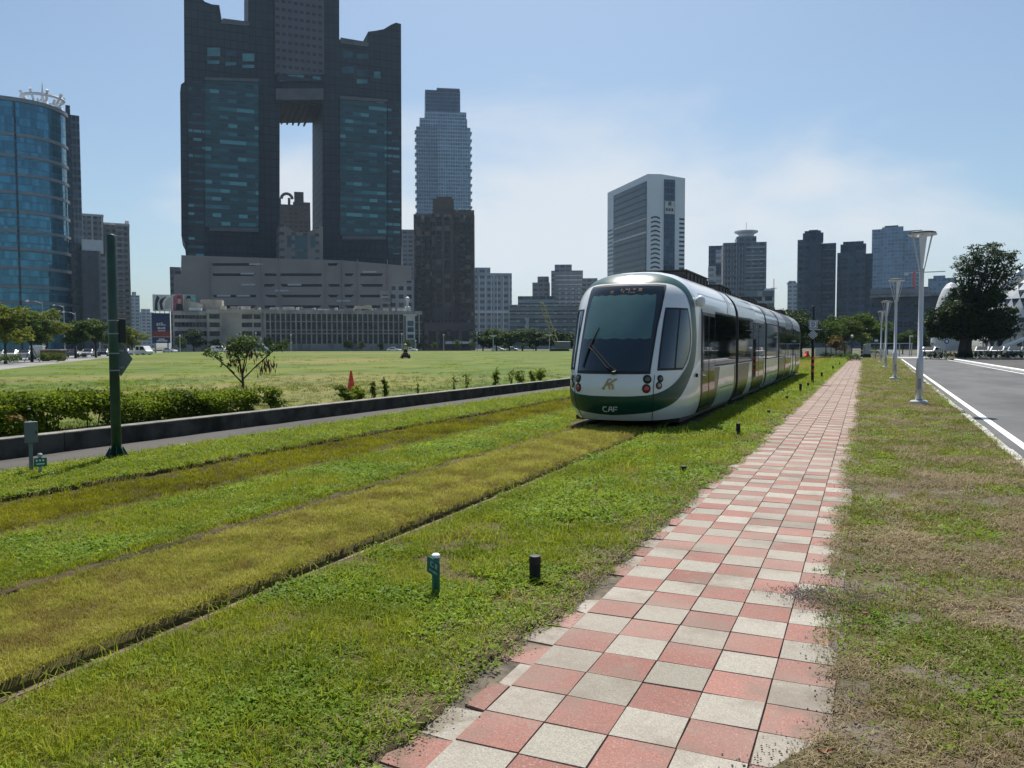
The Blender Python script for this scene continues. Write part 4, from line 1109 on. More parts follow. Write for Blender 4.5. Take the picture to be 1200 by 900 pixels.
mb = MB(); mb.prism_y(outline([(240.5,266),(303,266),(303,94.5),(240.5,92.5)]), -.6, -.02); mb.build('curtain_wall', F_['tu_glass'], r)
mb = MB(); mb.prism_y(outline([(398.5,276),(453,276),(453,117),(398.5,113.5)]), -.6, -.02); mb.build('curtain_wall', F_['tu_glass'], r)
mb = MB(); mb.prism_y(outline([(221,300),(239.5,300),(239.5,96),(221,96)]), -.4, -.02); mb.build('window_strip', F_['tu_strip'], r)
mb = MB(); mb.prism_y(outline([(454,298),(468.5,298),(468.5,122),(454,122)]), -.4, -.02); mb.build('window_strip', F_['tu_strip'], r)
for q_, y0_, y1_ in (([(239.8,94.6),(303.5,96.6),(303.5,93.2),(239.8,91.2)],-1.3,-.61),([(398,117),(453.5,120.5),(453.5,117),(398,113)],-1.3,-.61),([(245,271),(303,272),(303,267),(245,266.5)],-1.1,-.03),
    ([(400,281),(452,281),(452,276.5),(400,276.5)],-1.1,-.03),([(258,28),(292,31),(292,26),(261,22)],-.8,-.02),([(399,51),(431,55.5),(432,50),(399,44.5)],-.8,-.02)):
    mb = MB(); mb.prism_y(outline(q_), y0_, y1_); mb.build('trim_band', F_['tu_louvre'], r)
g_hi = pm('bright_pane', (.09,.22,.235), .1, .2, var=.3, scale=.1); g_lo = pm('dim_pane', (.04,.085,.10), .1, .2, var=.3, scale=.1)
for px0, px1, py0, py1, mm in ((243,258,56,66,'h'),(243,257,71,75,'h'),(264,277,60,66,'l'),(264,277,73,77,'h'),(284,298,63,72,'h'),(284,298,76,80,'h'),(400,415,78,86,'l'),(418,431,82,90,'l'),(438,446,84,92,'h'),(418,431,93,98,'h'),(401,414,60,68,'l'),(418,432,63,70,'l')):
    mb = MB(); mb.prism_y(outline([(px0,py1),(px1,py1),(px1,py0),(px0,py0)]), -.25, -.02); mb.build('window', g_hi if mm == 'h' else g_lo, r)
mb = MB()
for b0, n_, yy0 in ((247,7,275),(402,7,284)):
    for k in range(n_):
        p = b0+k*7.4; mb.prism_y(outline([(p,yy0+12),(p+5,yy0+12),(p+3.8,yy0+4),(p+2.5,yy0+1),(p+1.2,yy0+4)]), -.3, -.02)
mb.build('arched_windows', F_['podium_dark'], r)
mb = MB()
for k in range(20):
    q = 6+k*4.35
    if q < 88 and k % 1 == 0:
        pass
mb.prism_y(outline([(325,96),(377,96),(377,88.2),(325,88.2)]), -.9, .4); mb.build('bridge_windows', F_['tu_strip'], r)

r, s = bld('podium_block', 'wide grey stone podium with dark horizontal slots under the dark skyscraper', 342, 415, 231)
X = s.X; mb = MB()
mb.prism_y([s.P(*p) for p in ((204,412),(482,412),(482,312),(471,311),(400,305),(330,303),(212.5,299),(212,321),(204,322))], 0, 80); mb.build('wall', F_['podium'], r)
mb = MB()
for q in (309,321,333.5,346,358.5,371,383):
    for p0, p1 in ((248,303),(309,326),(328,380),(383,400),(403,418),(421,452)):
        if random.random() < .88:
            mb.prism_y([s.P(p0+random.uniform(0,6),q+2.4), s.P(p1-random.uniform(0,8),q+2.4), s.P(p1-3,q-.6), s.P(p0+1,q-.6)], -.12, -.02)
mb.build('slot_row', F_['podium_dark'], r)
mb = MB()
for p, q in ((290,320),(291,333),(285,346),(286,359),(330,340),(402,352),(262,346),(300,309),(433,318),(345,333)):
    mb.prism_y([s.P(p-8,q+1.6), s.P(p+8,q+1.6), s.P(p+8,q-.4), s.P(p-8,q-.4)], -.3, -.02)
mb.build('pale_louvre', F_['pale_light'], r)
for p in (246, 306, 327, 381.5, 401, 419, 454):
    mb = MB(); mb.prism_y([s.P(p-.5,411), s.P(p+.5,411), s.P(p+.5,305), s.P(p-.5,303.5)], -.5, -.02); mb.build('pier', F_['podium'], r)
mb = MB(); mb.prism_y([s.P(202.5,301),(s.P(482,301)[0],s.P(482,314)[1]-1),s.P(482,311.5),s.P(400,304.5),s.P(212,298.5)][0:5], -.7, -.52); 
r2, s2 = bld('gate_block', 'small pink stone block with a notched top between the two skyscraper wings', 353, 425, 231)
mb = MB(); mb.prism_y([s2.P(*p) for p in ((327.5,310),(378.5,310),(378.5,265),(371,266),(362,272),(345,272),(336,266),(331,262),(327.5,262))], 0, 24); mb.build('wall', F_['pink'], r2)
for p0, p1, q0, q1 in ((336.5,341.5,276,290),(346,360,276,292),(364,369,276,290),(346,360,294,304)):
    mb = MB(); mb.prism_y([s2.P(p0,q1), s2.P(p1,q1), s2.P(p1,q0), s2.P(p0,q0)], -.25, -.02); mb.build('window', g_lo, r2)
r, s = bld('arched_tower', 'brown tower with an arched top seen through the gap in the skyscraper', 346, 640)
mb = MB(); s.box(mb, 328, 366, 240, 0, 25); s.box(mb, 346, 366, 237, 2, 22, zb=(240,)); s.box(mb, 347.5, 358.5, 225, 4, 20, zb=(240,)); s.box(mb, 329, 332, 232, 3, 12, zb=(240,)); s.box(mb, 340, 343, 232, 3, 12, zb=(240,)); mb.build('wall', F_['brown_far'], r)
mb = MB(); c_ = s.P(336, 232, 3); mb.tube([(c_[0]+4.2*math.cos(t), 7, c_[1]+4.2*math.sin(t)) for t in np.linspace(0, PI, 12)], 1.2, 8); mb.build('arch', F_['brown_plain'], r)
r, s = bld('wing_block', 'plain grey side block peeping out left of the stone podium', 206, 470)
mb = MB(); s.box(mb, 201, 214, 313, 0, 22); mb.build('wall', F_['far_grey'], r)
r, s = bld('rear_block', 'grey apartment block between the podium and the brown apartment tower', 479, 640)
mb = MB(); s.box(mb, 472, 487, 269, 0, 25); mb.build('wall', F_['far_grey'], r)
r, s = bld('stepped_flats', 'grey flats with stepped roof and stacked balconies right of the podium', 466, 320)
mb = MB(); s.box(mb, 459.5, 485, 334, 0, 18); s.box(mb, 473, 485, 329, 3, 16, zb=(334,)); s.box(mb, 446, 459.3, 341, 2, 18); mb.build('wall', F_['grey_res'], r)
winobjs(r, 'balcony', F_['low_wall'], [s.X(452.5)], [s.Z(452, q) for q in np.arange(348, 402, 6.5)], 1.98, 4.0, .9, 1.1)

# ---- slim tall tower
r, s = bld('slim_tower', 'tall slim glass tower with haze blue painted into its walls and a stepped crown behind the brown apartment tower', 515, 860, 470)
xm = s.X(514.5)
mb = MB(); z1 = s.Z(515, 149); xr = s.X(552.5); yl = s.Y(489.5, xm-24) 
mb.box(s.X(490), xm, 0, 40, -.16, z1); mb.build('wall', F_['sky_shaded'], r)
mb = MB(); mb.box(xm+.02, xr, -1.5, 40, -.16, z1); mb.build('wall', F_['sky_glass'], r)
mb = MB(); s.box(mb, 494, 549, 139, 1, 38, zb=(149,)); s.box(mb, 500, 548, 131, 3, 36, zb=(139,)); mb.build('upper_tier', F_['sky_glass'], r)
mb = MB(); s.box(mb, 500.5, 541, 106, 5, 34, zb=(131,)); s.box(mb, 514, 540.5, 103.5, 6, 30, zb=(106,)); mb.build('crown', F_['office_blue'], r)
zs_ = np.arange(8, z1, 7.9)
for z in zs_[:70]:
    mb = MB(); mb.box(xr+.02, xr+2.0, 2, 14, z, z+1.6); mb.box(s.X(490)-1.6, s.X(490)-.02, 2, 14, z, z+1.6); mb.build('balcony', F_['sky_glass'], r)

# ---- brown apartment tower
r, s = bld('apartment_tower', 'dark brown apartment tower with recessed balconies and a raised roof core', 521, 330)
mb = MB(); s.box(mb, 486, 508, 251, 0, 24); s.box(mb, 508.05, 531, 249, -1.6, 24); s.box(mb, 531.05, 556.5, 246, -.6, 24); mb.build('wall', F_['brown_tile'], r)
mb = MB(); s.box(mb, 508.5, 533, 233, 2, 16, zb=(249,)); s.box(mb, 513, 531, 230.5, 4, 14, zb=(233,)); mb.build('roof_core', F_['brown_plain'], r)
mb = MB(); mb.prism_y([s.P(537,247), s.P(541,247), s.P(540,243.5), s.P(538,243)], 1, 8); mb.prism_y([s.P(546,247), s.P(550.5,247), s.P(547,242.5)], 1, 8); mb.build('roof_gable', F_['white_trim'], r)
fl = np.arange(257, 376, 5.6)
w_dark = pm('dark_window', (.02,.021,.024), .12, var=.4, scale=.2); w_lit = pm('pale_blind', (.16,.155,.145), .7, var=.2)
for q in fl:
    z = s.Z(521, q)
    for p0, p1, y0 in ((489,494,0),(499,505,0),(512,518,-1.6),(522,528,-1.6),(534,539,-.6),(546,552,-.6)):
        if len(r.children) < 118:
            mb = MB(); mb.box(s.X(p0,y0), s.X(p1,y0), y0-.1, y0-.02, z-.8, z+.75); mb.build('window', w_lit if random.random() < .2 else w_dark, r)
for q in fl:
    z = s.Z(521, q+2.8)
    for a_, b_, y_ in ((494.5,498.5,0),(539.5,545.5,-.6)):
        mb = MB(); mb.box(s.X(a_,y_), s.X(b_,y_), y_-1.0, y_-.02, z-.5, z+.5); mb.build('balcony', F_['brown_res'], r)
for p, y0 in ((508.5,-1.6),(520,-1.6),(530.6,-1.6),(487,0),(542.5,-.6),(555.8,-.6)):
    mb = MB(); mb.box(s.X(p,y0)-.35, s.X(p,y0)+.35, y0-.45, y0-.11, 3, s.Z(521, 252)); mb.build('pier', F_['brown_res'], r)
mb = MB(); s.box(mb, 497, 557, 378, -9, -1.7); mb.build('podium', F_['brown_plain'], r)
for p in (500, 513, 526, 539, 552):
    mb = MB(); s.box(mb, p-2, p+2, 386, -9.8, -9.02); mb.build('pier', F_['brown_res'], r)
for p0, p1 in ((503,510.5),(516,523.5),(529,536.5),(542,549.5)):
    mb = MB(); s.box(mb, p0, p1, 388, -9.2, -9.02, zb=(407,)); mb.build('shop_front', w_dark, r)
mb = MB(); s.box(mb, 522, 552, 400, -11, -9.85, zb=(403,)); mb.build('canopy', F_['white_trim'], r)

# ---- long low row of old flats facing the lawn
r, s = bld('low_rise_row', 'long four-storey row of weathered old flats facing the lawn', 345, 268)
secs = [(203,243,366,'low_wall',0),(243,307,364,'low_beige',-.8),(307,495,365,'low_wall',-.3)]
for p0, p1, q, m_, y0 in secs:
    mb = MB(); x0, x1, z1 = s.box(mb, p0+.1, p1-.1, q, y0, 14); mb.build('wall', F_[m_], r)
    mb = MB(); mb.box(x0-.2, x1+.0, y0-.35, y0-.02, z1-.9, z1+.35); mb.build('parapet', F_[m_], r)
rows = [s.Z(345, q) for q in (371.5, 381, 391, 401)]
for p in np.arange(207, 241, 4.2):
    for z in rows: 
        mb = MB(); x = s.X(p); mb.box(x-.48, x+.48, -.10, -.02, z-.75, z+.8); mb.build('window', F_['low_win'], r)
for p0, p1 in ((246,258),(284,296),(298,306)):
    for z in rows[:3]:
        mb = MB(); mb.box(s.X(p0,-.8), s.X(p1,-.8), -.92, -.82, z-.75, z+.75); mb.build('window', F_['low_win'], r)
k = 0
for p in np.arange(312, 493, 6.0):
    for z0, z1 in ((rows[3]-.5, rows[2]-.2), (rows[2]+.3, rows[0]+1.2)):
        if 476 < p+2.5 < 487: continue
        mb = MB(); mb.box(s.X(p,-.3), s.X(p+4.5,-.3), -.40, -.32, z0, z1); mb.build('window_bay', F_['low_win'], r)
    mb = MB(); x = s.X(p-.75,-.3); mb.box(x-.2, x+.2, -.75, -.32, .4, rows[0]+1.7); mb.build('fin', F_['low_beige'] if k % 3 == 0 else F_['low_wall'], r); k += 1
mb = MB()
for z in rows[1:3]: mb.box(s.X(308,-.3), s.X(494,-.3), -.62, -.42, z+1.1, z+1.35)
mb.build('storey_band', F_['low_wall'], r)
rr_ = random.Random(3)
roofz = s.Z(345, 365)
for k in range(30):
    p = 256+k*7.7+rr_.uniform(-2.5,2.5); y = rr_.uniform(2,9); h = rr_.uniform(.7,2.0); w_ = rr_.uniform(.5,2.0); x = s.X(p)
    mb = MB()
    if k % 3 == 0: mb.lathe([(.55,roofz-.1),(.6,roofz+.3),(.6,roofz+1.2),(.35,roofz+1.6)], 10, x, y)
    else: mb.box(x-w_, x+w_, y, y+2, roofz-.1, roofz+h)
    mb.build('water_tank' if k % 3 == 0 else 'roof_shed', F_['roof_stuff'] if rr_.random() < .6 else F_['roof_grey'], r)
mb = MB(); s.box(mb, 417, 436, 358.5, 1, 7, zb=(362,)); mb.prism_y([s.P(415,362), s.P(437,362), s.P(435,357), s.P(418,359)], .5, .98); mb.build('roof_canopy', pm('cream_canopy', (.5,.45,.36), .7, var=.1), r)
mb = MB(); s.box(mb, 236, 261, 351, 4, 12, zb=(365,)); mb.prism_y([s.P(214,365), s.P(237,365), s.P(237,356), s.P(214,350.5)], 3, 12); mb.build('roof_hall', F_['low_beige'], r)
mb = MB(); s.box(mb, 222, 237, 360.5, .5, 2.8, zb=(364,)); mb.build('awning', F_['white_trim'], r)
mb = MB(); s.box(mb, 243, 261, 363.5, 2.5, 11, zb=(365,)); mb.build('roof_shed', F_['roof_grey'], r)
# white framed stair bay with three panes
mb = MB(); x0, x1 = s.X(476,-1.2), s.X(486.5,-1.2); z0, z1 = s.Z(481,398,-1.2), s.Z(481,371,-1.2); mb.box(x0, x1, -1.3, -.4, z0, z1+.2); fr = mb.build('white_bay', F_['board_white'], r)
for q0, q1 in ((376,382),(383.5,389),(392,396.5)):
    mb = MB(); mb.box(x0+.5, x1-.5, -1.45, -1.32, s.Z(481,q1,-1.2), s.Z(481,q0,-1.2)); mb.build('pane', F_['office_blue'], fr)
mb = MB(); mb.box(x0-.9, x1+.6, -1.7, 2.5, z1+.25, z1+.75); mb.lathe([(1.0,z1+.8),(1.0,z1+3.4),(.35,z1+3.6),(.35,z1+5.4),(.7,z1+5.6),(.7,z1+6.6),(.2,z1+7)], 10, x0+.9, .8); mb.build('roof_stack', F_['board_white'], r)

# ---- billboards
r, s = bld('billboard', 'tall navy and red billboard with pale lettering standing before the old flats', 189, 232, cat='billboard')
x0, x1 = s.X(178.5), s.X(200); Zb = lambda q: s.Z(189, q)
mb = MB(); mb.box(x0, x1, 0, .4, Zb(402), Zb(367)); mb.build('panel', pm('navy_sheet', (.012,.03,.085), .6, var=.1), r)
t = NT('red_sheet'); sp_ = t.node('ShaderNodeSeparateXYZ'); t.l.new(t.pos(), sp_.inputs[0])
mb = MB(); mb.box(x0+.05, x1-.05, -.03, -.005, Zb(394), Zb(387.5)); mb.build('red_field', pm('red_field', (.20,.035,.03), .6, var=.2, scale=.5), r)
mb = MB(); mb.box(x0+.05, x1-.05, -.03, -.005, Zb(395.3), Zb(394.1)); mb.build('pale_stripe', pm('pale_stripe', (.33,.22,.19), .6), r)
mb = MB()
for p0, p1, q0, q1 in ((184,186.2,378.6,381.7),(186.8,188.6,378.2,381.7),(189.2,191.2,377.8,381.7),(191.8,193.2,379.8,381.7),(193.5,195,380.3,381.7),(185,188,383.3,385.8),(188.5,191,383.6,385.8),(191.5,194.2,383.2,385.8),(185.5,190,387,388.3),(190.5,194,387,388.3),(183.5,196.2,398.4,400.2),(186,193,396.6,398.2)):
    mb.box(s.X(p0), s.X(p1), -.06, -.035, Zb(q1), Zb(q0))
mb.build('pale_marks', pm('pale_marks', (.42,.40,.44), .6), r)
mb = MB()
for p in (182, 197): mb.box(s.X(p)-.25, s.X(p)+.25, .45, .9, -.16, Zb(368))
mb.build('post', M['galv'], r)
def rboard(label, p0, p1, q0, q1, D=262):
    r, s = bld('billboard', label, (p0+p1)/2, D, cat='billboard')
    mb = MB(); mb.box(s.X(p0), s.X(p1), 0, .5, s.Z(p0,q1), s.Z(p0,q0)); mb.build('panel', F_['board_white'], r)
    mb = MB()
    for k in range(4):
        x = lerp(s.X(p0), s.X(p1), (k+.5)/4); mb.tube([(x,.6,s.Z(p0,q0)-1),(x,3.5,s.Z(p0,q1)-1.5)], .12, 6); mb.box(x-.12, x+.12, .52, .8, s.Z(p0,q1)-4 if False else s.Z(p0,366), s.Z(p0,q0))
    mb.build('strut', M['galv'], r)
    return r, s
def blob(s, pts, y, m_, parent, name):
    mb = MB(); mb.prism_y([s.P(a, b) for a, b in pts], y-.02, y); return mb.build(name, m_, parent)
dk = pm('print_dark', (.02,.025,.025), .6); pk = pm('print_pink', (.35,.10,.13), .6); tl = pm('print_teal', (.14,.33,.33), .6); sk = pm('print_skin', (.50,.36,.30), .6); gy = pm('print_grey', (.33,.36,.36), .6); cr2 = pm('print_crimson', (.22,.03,.05), .6)
r, s = rboard('white rooftop billboard with a dark leaping figure shape', 180, 202, 345, 364.5)
blob(s, [(181,363),(185,364),(184.5,356),(187,349),(184,346),(182,352)], -.02, dk, r, 'print')
blob(s, [(188,363),(191.5,363),(190,356),(192,351),(195,348),(194,347.5),(188,351),(186.5,354)], -.02, dk, r, 'print')
blob(s, [(192.5,362),(201,362),(201,348),(198,349),(194,353)], -.02, gy, r, 'print')
r, s = rboard('pink and teal rooftop billboard showing two portraits', 202.4, 229.5, 345, 364.5)
blob(s, [(203,364),(214.5,364),(214.5,345.5),(207,345.5),(203,347)], -.02, pk, r, 'print'); blob(s, [(216,364),(229,364),(229,346),(216,346)], -.02, tl, r, 'print')
for c_, hair in ((210, cr2), (221, dk)):
    blob(s, [(c_-4,363.5),(c_+4.5,363.5),(c_+3.5,357),(c_+1,355),(c_-1.5,355),(c_-3.6,357)], -.045, dk, r, 'print')
    blob(s, [(c_-1.4,356),(c_+1.4,356),(c_+2,352),(c_+1.6,349),(c_-1.6,349),(c_-2,352)], -.07, sk, r, 'print')
    blob(s, [(c_-2.4,351.5),(c_-1.8,350),(c_+1.8,350),(c_+2.5,351.5),(c_+2.6,348),(c_+1,346.4),(c_-1.2,346.5),(c_-2.6,348.5)], -.09, hair, r, 'print')
blob(s, [(203,364.2),(229,364.2),(229,362.8),(203,362.8)], -.1, cr2, r, 'print')

# ---- middle distance
r, s = bld('pale_block', 'pale blue-grey apartment block with vertical white ribs right of the brown tower', 579, 520, 500)
mb = MB(); s.box(mb, 557, 600, 320, 0, 30); s.box(mb, 557.5, 575, 313.5, 1, 26, zb=(320,)); mb.build('wall', F_['far_pale'], r)
for p in (562, 569, 576, 583, 590, 597):
    mb = MB(); s.box(mb, p-.6, p+.6, 324, -.8, -.02); mb.build('rib', F_['white_trim'], r)
mb = MB(); s.box(mb, 556.5, 600.5, 364, -1.4, -.82, zb=(367,)); mb.build('storey_band', F_['white_trim'], r)
r, s = bld('twin_block', 'grey-blue flats in two stepped blocks behind the tram, left of its front', 656, 620)
mb = MB(); s.box(mb, 646, 683, 317, 0, 28); s.box(mb, 650, 670, 310, 3, 24, zb=(317,)); s.box(mb, 624, 644, 331, 4, 28); s.box(mb, 630, 643, 324, 6, 26, zb=(331,)); s.box(mb, 680, 700, 326, 6, 26); mb.build('wall', F_['far_grey'], r)
for q in np.arange(322, 362, 5.2):
    mb = MB(); s.box(mb, 651, 682, q, -.7, -.02, zb=(q+1.6,)); mb.build('balcony_row', F_['far_pale'], r)
r, s = bld('office_block', 'long low glass office block with dark ribbon windows behind the tree clump', 640, 430)
mb = MB(); s.box(mb, 597, 690, 357, 0, 30); s.box(mb, 607, 650, 347, 4, 26, zb=(357,)); mb.build('wall', F_['low_office'], r)
for q in (358, 367, 376.5, 386):
    mb = MB(); s.box(mb, 596.5, 690.5, q-1.2, -1.2, -.02, zb=(q+1,)); mb.build('floor_band', F_['far_pale'], r)
mb = MB(); s.box(mb, 615, 620, 372, -2, -1.22, zb=(386,)); mb.build('entrance_panel', F_['far_pale'], r)

# ---- white clad office tower
r, s = bld('office_tower', 'white clad office tower with a wide dark glass face, above the tram roof', 758, 500, 329)
yb = s.Y(711.5, 0.0); x1 = s.X(801.5); zt = s.Z(758, 203)
mb = MB(); mb.box(0, x1, 0, yb, -.16, zt-2.2); mb.prism_y([(0,zt-2.19),(x1,zt-2.19),(x1,zt-1.6),(x1*.35,zt),(0,zt-.4)], 0, yb); mb.build('wall', F_['white_panel'], r)
ya, yc = s.Y(757.2,0), s.Y(719,0)
mb = MB(); mb.box(-.4, -.02, ya+.4, yc, 6, zt-4.5); mb.build('curtain_wall', F_['office_glass'], r)
for z in np.arange(8, zt*.62, 4.0):
    mb = MB(); mb.box(-.62, -.42, ya+.6, yc-.2, z, z+.7); mb.build('spandrel', F_['office_blue'], r)
mb = MB(); mb.box(-1.0, -.42, ya, yc, zt*.66, zt*.66+1.2); mb.box(-1.0,-.42, ya, yc, zt*.74, zt*.74+.8); mb.build('sky_garden_edge', F_['white_trim'], r)
xa_, xb_ = s.X(777), s.X(789.5)
mb = MB(); mb.box(xa_, xb_, -.4, -.02, 4, s.Z(783, 236)); mb.box(xa_, xb_, -.4, -.02, s.Z(783,235.5), s.Z(783, 210.5)); mb.build('glass_strip', F_['office_blue'], r)
mb = MB(); mb.box(xa_+.3, xb_-.3, -.7, -.42, s.Z(783,251), s.Z(783,236)); sg = mb.build('sign_panel', F_['board_white'], r)
mb = MB(); mb.box(s.X(781.5), s.X(785), -.78, -.72, s.Z(783,241), s.Z(783,236.5))
for k in range(3): mb.box(s.X(778.6+k*3.2), s.X(780.9+k*3.2), -.78, -.72, s.Z(783,247.5), s.Z(783,244.3))
mb.build('sign_marks', F_['office_blue'], sg)
for q in np.arange(255, 322, 5.3):
    z = s.Z(770, q)
    mb = MB()
    pts = [(s.X(762+10.5*i/8), z-1.0+1.1*math.sin(PI*i/8)*.8) for i in range(9)]
    mb.prism_y(pts[::1][::-1] and [(a, b) for a, b in pts] + [(a, b+1.0) for a, b in pts[::-1]], -.15, -.02); mb.build('window', w_dark, r)
    mb = MB(); mb.box(s.X(795), s.X(801), -.15, -.02, z-.9, z+.3); mb.build('window', w_dark, r)
    mb = MB(); mb.box(-.15, -.02, yc+1, yb-.5, z-.9, z+.3); mb.build('window', w_dark, r)

# ---- blocks over the tram roof
r, s = bld('striped_block', 'dark tower with pale stripes left of the grey tower with a ring roof', 837, 560)
mb = MB(); s.box(mb, 829.5, 846, 288, 0, 26); mb.build('wall', F_['navy_dark'], r)
for q0, q1, p0, p1 in ((293,309,838,846.2),(312,330,829,838),(322,345,838,846.2)):
    mb = MB(); s.box(mb, p0, p1, q0, -1, -.02, zb=(q1,)); mb.build('pale_panel', F_['far_pale'], r)
r, s = bld('ring_tower', 'grey ribbed tower with a round ring on its roof', 872, 520, 800)
mb = MB(); s.box(mb, 846.5, 897, 284, 0, 30); s.box(mb, 862, 885, 277, 4, 24, zb=(284,)); mb.build('wall', F_['far_grey'], r)
for p in np.arange(848.5, 870, 3.4):
    mb = MB(); s.box(mb, p-.35, p+.35, 286, -.9, -.02); mb.build('rib', F_['far_pale'], r)
for q in np.arange(289, 356, 4.8):
    mb = MB(); s.box(mb, 873, 896, q, -.8, -.02, zb=(q+1.5,)); mb.build('floor_band', F_['far_pale'], r)
c0 = s.X(873, 14); z0 = s.Z(873, 277, 14); mb = MB()
mb.lathe([(5,z0-.5),(5,z0+1.2),(7.6,z0+2.4),(7.6,z0+3.3),(6.9,z0+3.3),(4.5,z0+1.6)], 24, c0, 14); mb.tube([(c0,14,z0),(c0,14,z0+9)], .25, 6); mb.build('roof_ring', F_['white_trim'], r)
r, s = bld('small_office', 'low pale building with a red and white mast behind the tram roof', 890, 260)
mb = MB(); s.box(mb, 874, 907, 341, 0, 20); s.box(mb, 895, 907, 338, 2, 12, zb=(341,)); mb.build('wall', F_['far_pale'], r)
winobjs(r, 'window', w_dark, [s.X(p) for p in (880, 888, 900)], [s.Z(890, 350)], -.02, 2.2, 1.4)
mb = MB(); x = s.X(906, 4); mb.tube([(x,4,s.Z(890,341)),(x,4,s.Z(890,326))], .12, 6); mb.box(x-.9, x+.9, 3.9, 4.1, s.Z(890,337.5), s.Z(890,336.8)); mb.build('mast', M['orange'], r)
r, s = bld('distant_block', 'slim pale block in the sky gap left of the dark blue towers', 928, 780)
mb = MB(); s.box(mb, 922, 934, 332, 0, 20); mb.prism_y([s.P(922,332), s.P(934,332), s.P(932,329), s.P(925,329)], 1, 18); mb.build('wall', F_['far_pale'], r)
def restower(label, px, D, segs, caps, mats, ribs=()):
    r, s = bld('residential_tower', label, px, D)
    for (p0, p1, q, y0, y1), m_ in zip(segs, mats):
        mb = MB(); s.box(mb, p0, p1, q, y0, y1); mb.build('wall', F_[m_], r)
    mb = MB()
    for p0, p1, q, zb, y0, y1 in caps: s.box(mb, p0, p1, q, y0, y1, zb=(zb,))
    mb.build('roof_core', F_['navy_dark'], r)
    for p0, p1, qa, qb, y0 in ribs:
        for q in np.arange(qa, qb, 5.0):
            mb = MB(); s.box(mb, p0, p1, q, y0-.9, y0-.02, zb=(q+1.4,)); mb.build('balcony', F_['navy_res'], r)
    return r, s
restower('dark blue residential tower with a stepped roof core, the left of the navy pair', 955, 420, [(933,946,281,0,26),(946.05,961,280,-1.5,26),(961.05,978,285,.5,26)],
         [(939,963,273,281,3,20),(941,960,270.5,273,4,18),(946,957,269.5,271,5,16)], ['navy_res','navy_dark','navy_dark'], [(934,945,288,400,0),(962,976,292,400,.5)])
restower('navy residential tower with pale balcony stacks, the right of the navy pair', 1000, 420, [(979.5,1001,296,0,26),(1001.05,1012,293,-1.5,26),(1012.05,1021,297,.5,26)],
         [(983,1013,286,296,3,20),(986,1010,283,286,4,18)], ['navy_res','navy_res','navy_dark'], [(981,992,302,400,0),(1002,1011,300,400,-1.5)])
restower('broad glass tower with pale blue haze painted into its walls behind the street lamps', 1046, 900, [(1019.5,1031,269,2,40),(1031.05,1056,266,0,40),(1056.05,1078,270,4,40)],
         [(1034,1050,264.5,267,3,30)], ['blue_hazed','blue_hazed','blue_hazed'])
r, s = bld('construction_block', 'dark grey low block with flat overhanging roof behind the street lamps', 1058, 300)
mb = MB(); s.box(mb, 1021, 1111, 347, 0, 24); mb.build('wall', F_['navy_dark'], r)
mb = MB(); s.box(mb, 1019, 1088, 337, 2, 22, zb=(346,)); mb.build('upper_floor', F_['far_grey'], r)
mb = MB(); s.box(mb, 1018, 1113, 345, -2, 24, zb=(347.5,)); mb.build('roof_slab', F_['roof_grey'], r)
winobjs(r, 'window', F_['low_win'], [s.X(p) for p in np.arange(1026, 1108, 9)], [s.Z(1060, q) for q in (356, 368, 380, 392)], -.02, 1.6, 1.2)
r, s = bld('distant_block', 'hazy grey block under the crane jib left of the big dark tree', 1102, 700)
mb = MB(); s.box(mb, 1086, 1119, 326, 0, 30); s.box(mb, 1092, 1106, 323, 3, 26, zb=(326,)); mb.build('wall', F_['blue_hazed'], r)
r, s = bld('tower_crane', 'thin red and white tower crane over the hazy grey block', 1070, 640, cat='crane')
mb = MB(); x = s.X(1069.5); mb.box(x-.8, x+.8, -.8, .8, -.16, s.Z(1070, 318)); mb.build('mast', M['orange'], r)
mb = MB(); mb.box(s.X(1058), s.X(1106), -.5, .5, s.Z(1070,320), s.Z(1070,319)); mb.box(s.X(1058), s.X(1063), -.9, .9, s.Z(1070,322.5), s.Z(1070,320)); mb.build('jib', F_['white_trim'], r)

# ---- white faceted hall at the right edge
r, s = bld('faceted_hall', 'white domed concert hall with triangular facets behind the big dark tree', 1160, 210, cat='hall')
def dome(cx, cy, rx, ry, h, n=18, m=7):
    V = []; 
    for i in range(m+1):
        t = PI/2*i/m
        V.append([(cx+rx*math.cos(t)*math.cos(q+(.5*i)*2*PI/n), cy+ry*math.cos(t)*math.sin(q+(.5*i)*2*PI/n), h*math.sin(t)) for q in np.linspace(0, 2*PI, n, endpoint=False)])
    return V
def facets(mb, V, mi_fn):
    for i in range(len(V)-1):
        n = len(V[i])
        for k in range(n):
            k2 = (k+1) % n
            mb.add([V[i][k], V[i][k2], V[i+1][k]], [(0,1,2)], mi_fn(i,k,0)); mb.add([V[i][k2], V[i+1][k2], V[i+1][k]], [(0,1,2)], mi_fn(i,k,1))
F_['hall_panel'] = pm('hall_panel', (.46,.48,.50), .6, var=.12, scale=.35)
rr2 = random.Random(8)
mb = MB(); a = s.X(1112); facets(mb, dome(a, 6, s.X(1136)-s.X(1112), 7, s.Z(1112, 329)), lambda i,k,u: 0); mb.build('dome', [F_['hall_panel'], F_['navy_glass']], r)
mb = MB(); a = s.X(1215); facets(mb, dome(a, 10, s.X(1215)-s.X(1150), 16, s.Z(1200, 310), 30, 12), lambda i,k,u: 1 if (u == 1 and i < 9 and rr2.random() < .75) else 0); mb.build('dome', [F_['hall_panel'], F_['navy_glass']], r)
mb = MB(); mb.tube([(s.X(1158), -7, s.Z(1158,352,-7)), (s.X(1180), -7, s.Z(1180,334,-7)), (s.X(1212), -7, s.Z(1212,306,-7))], [1.1,1.3,1.4], 8); mb.build('rim_beam', F_['white_panel'], r)
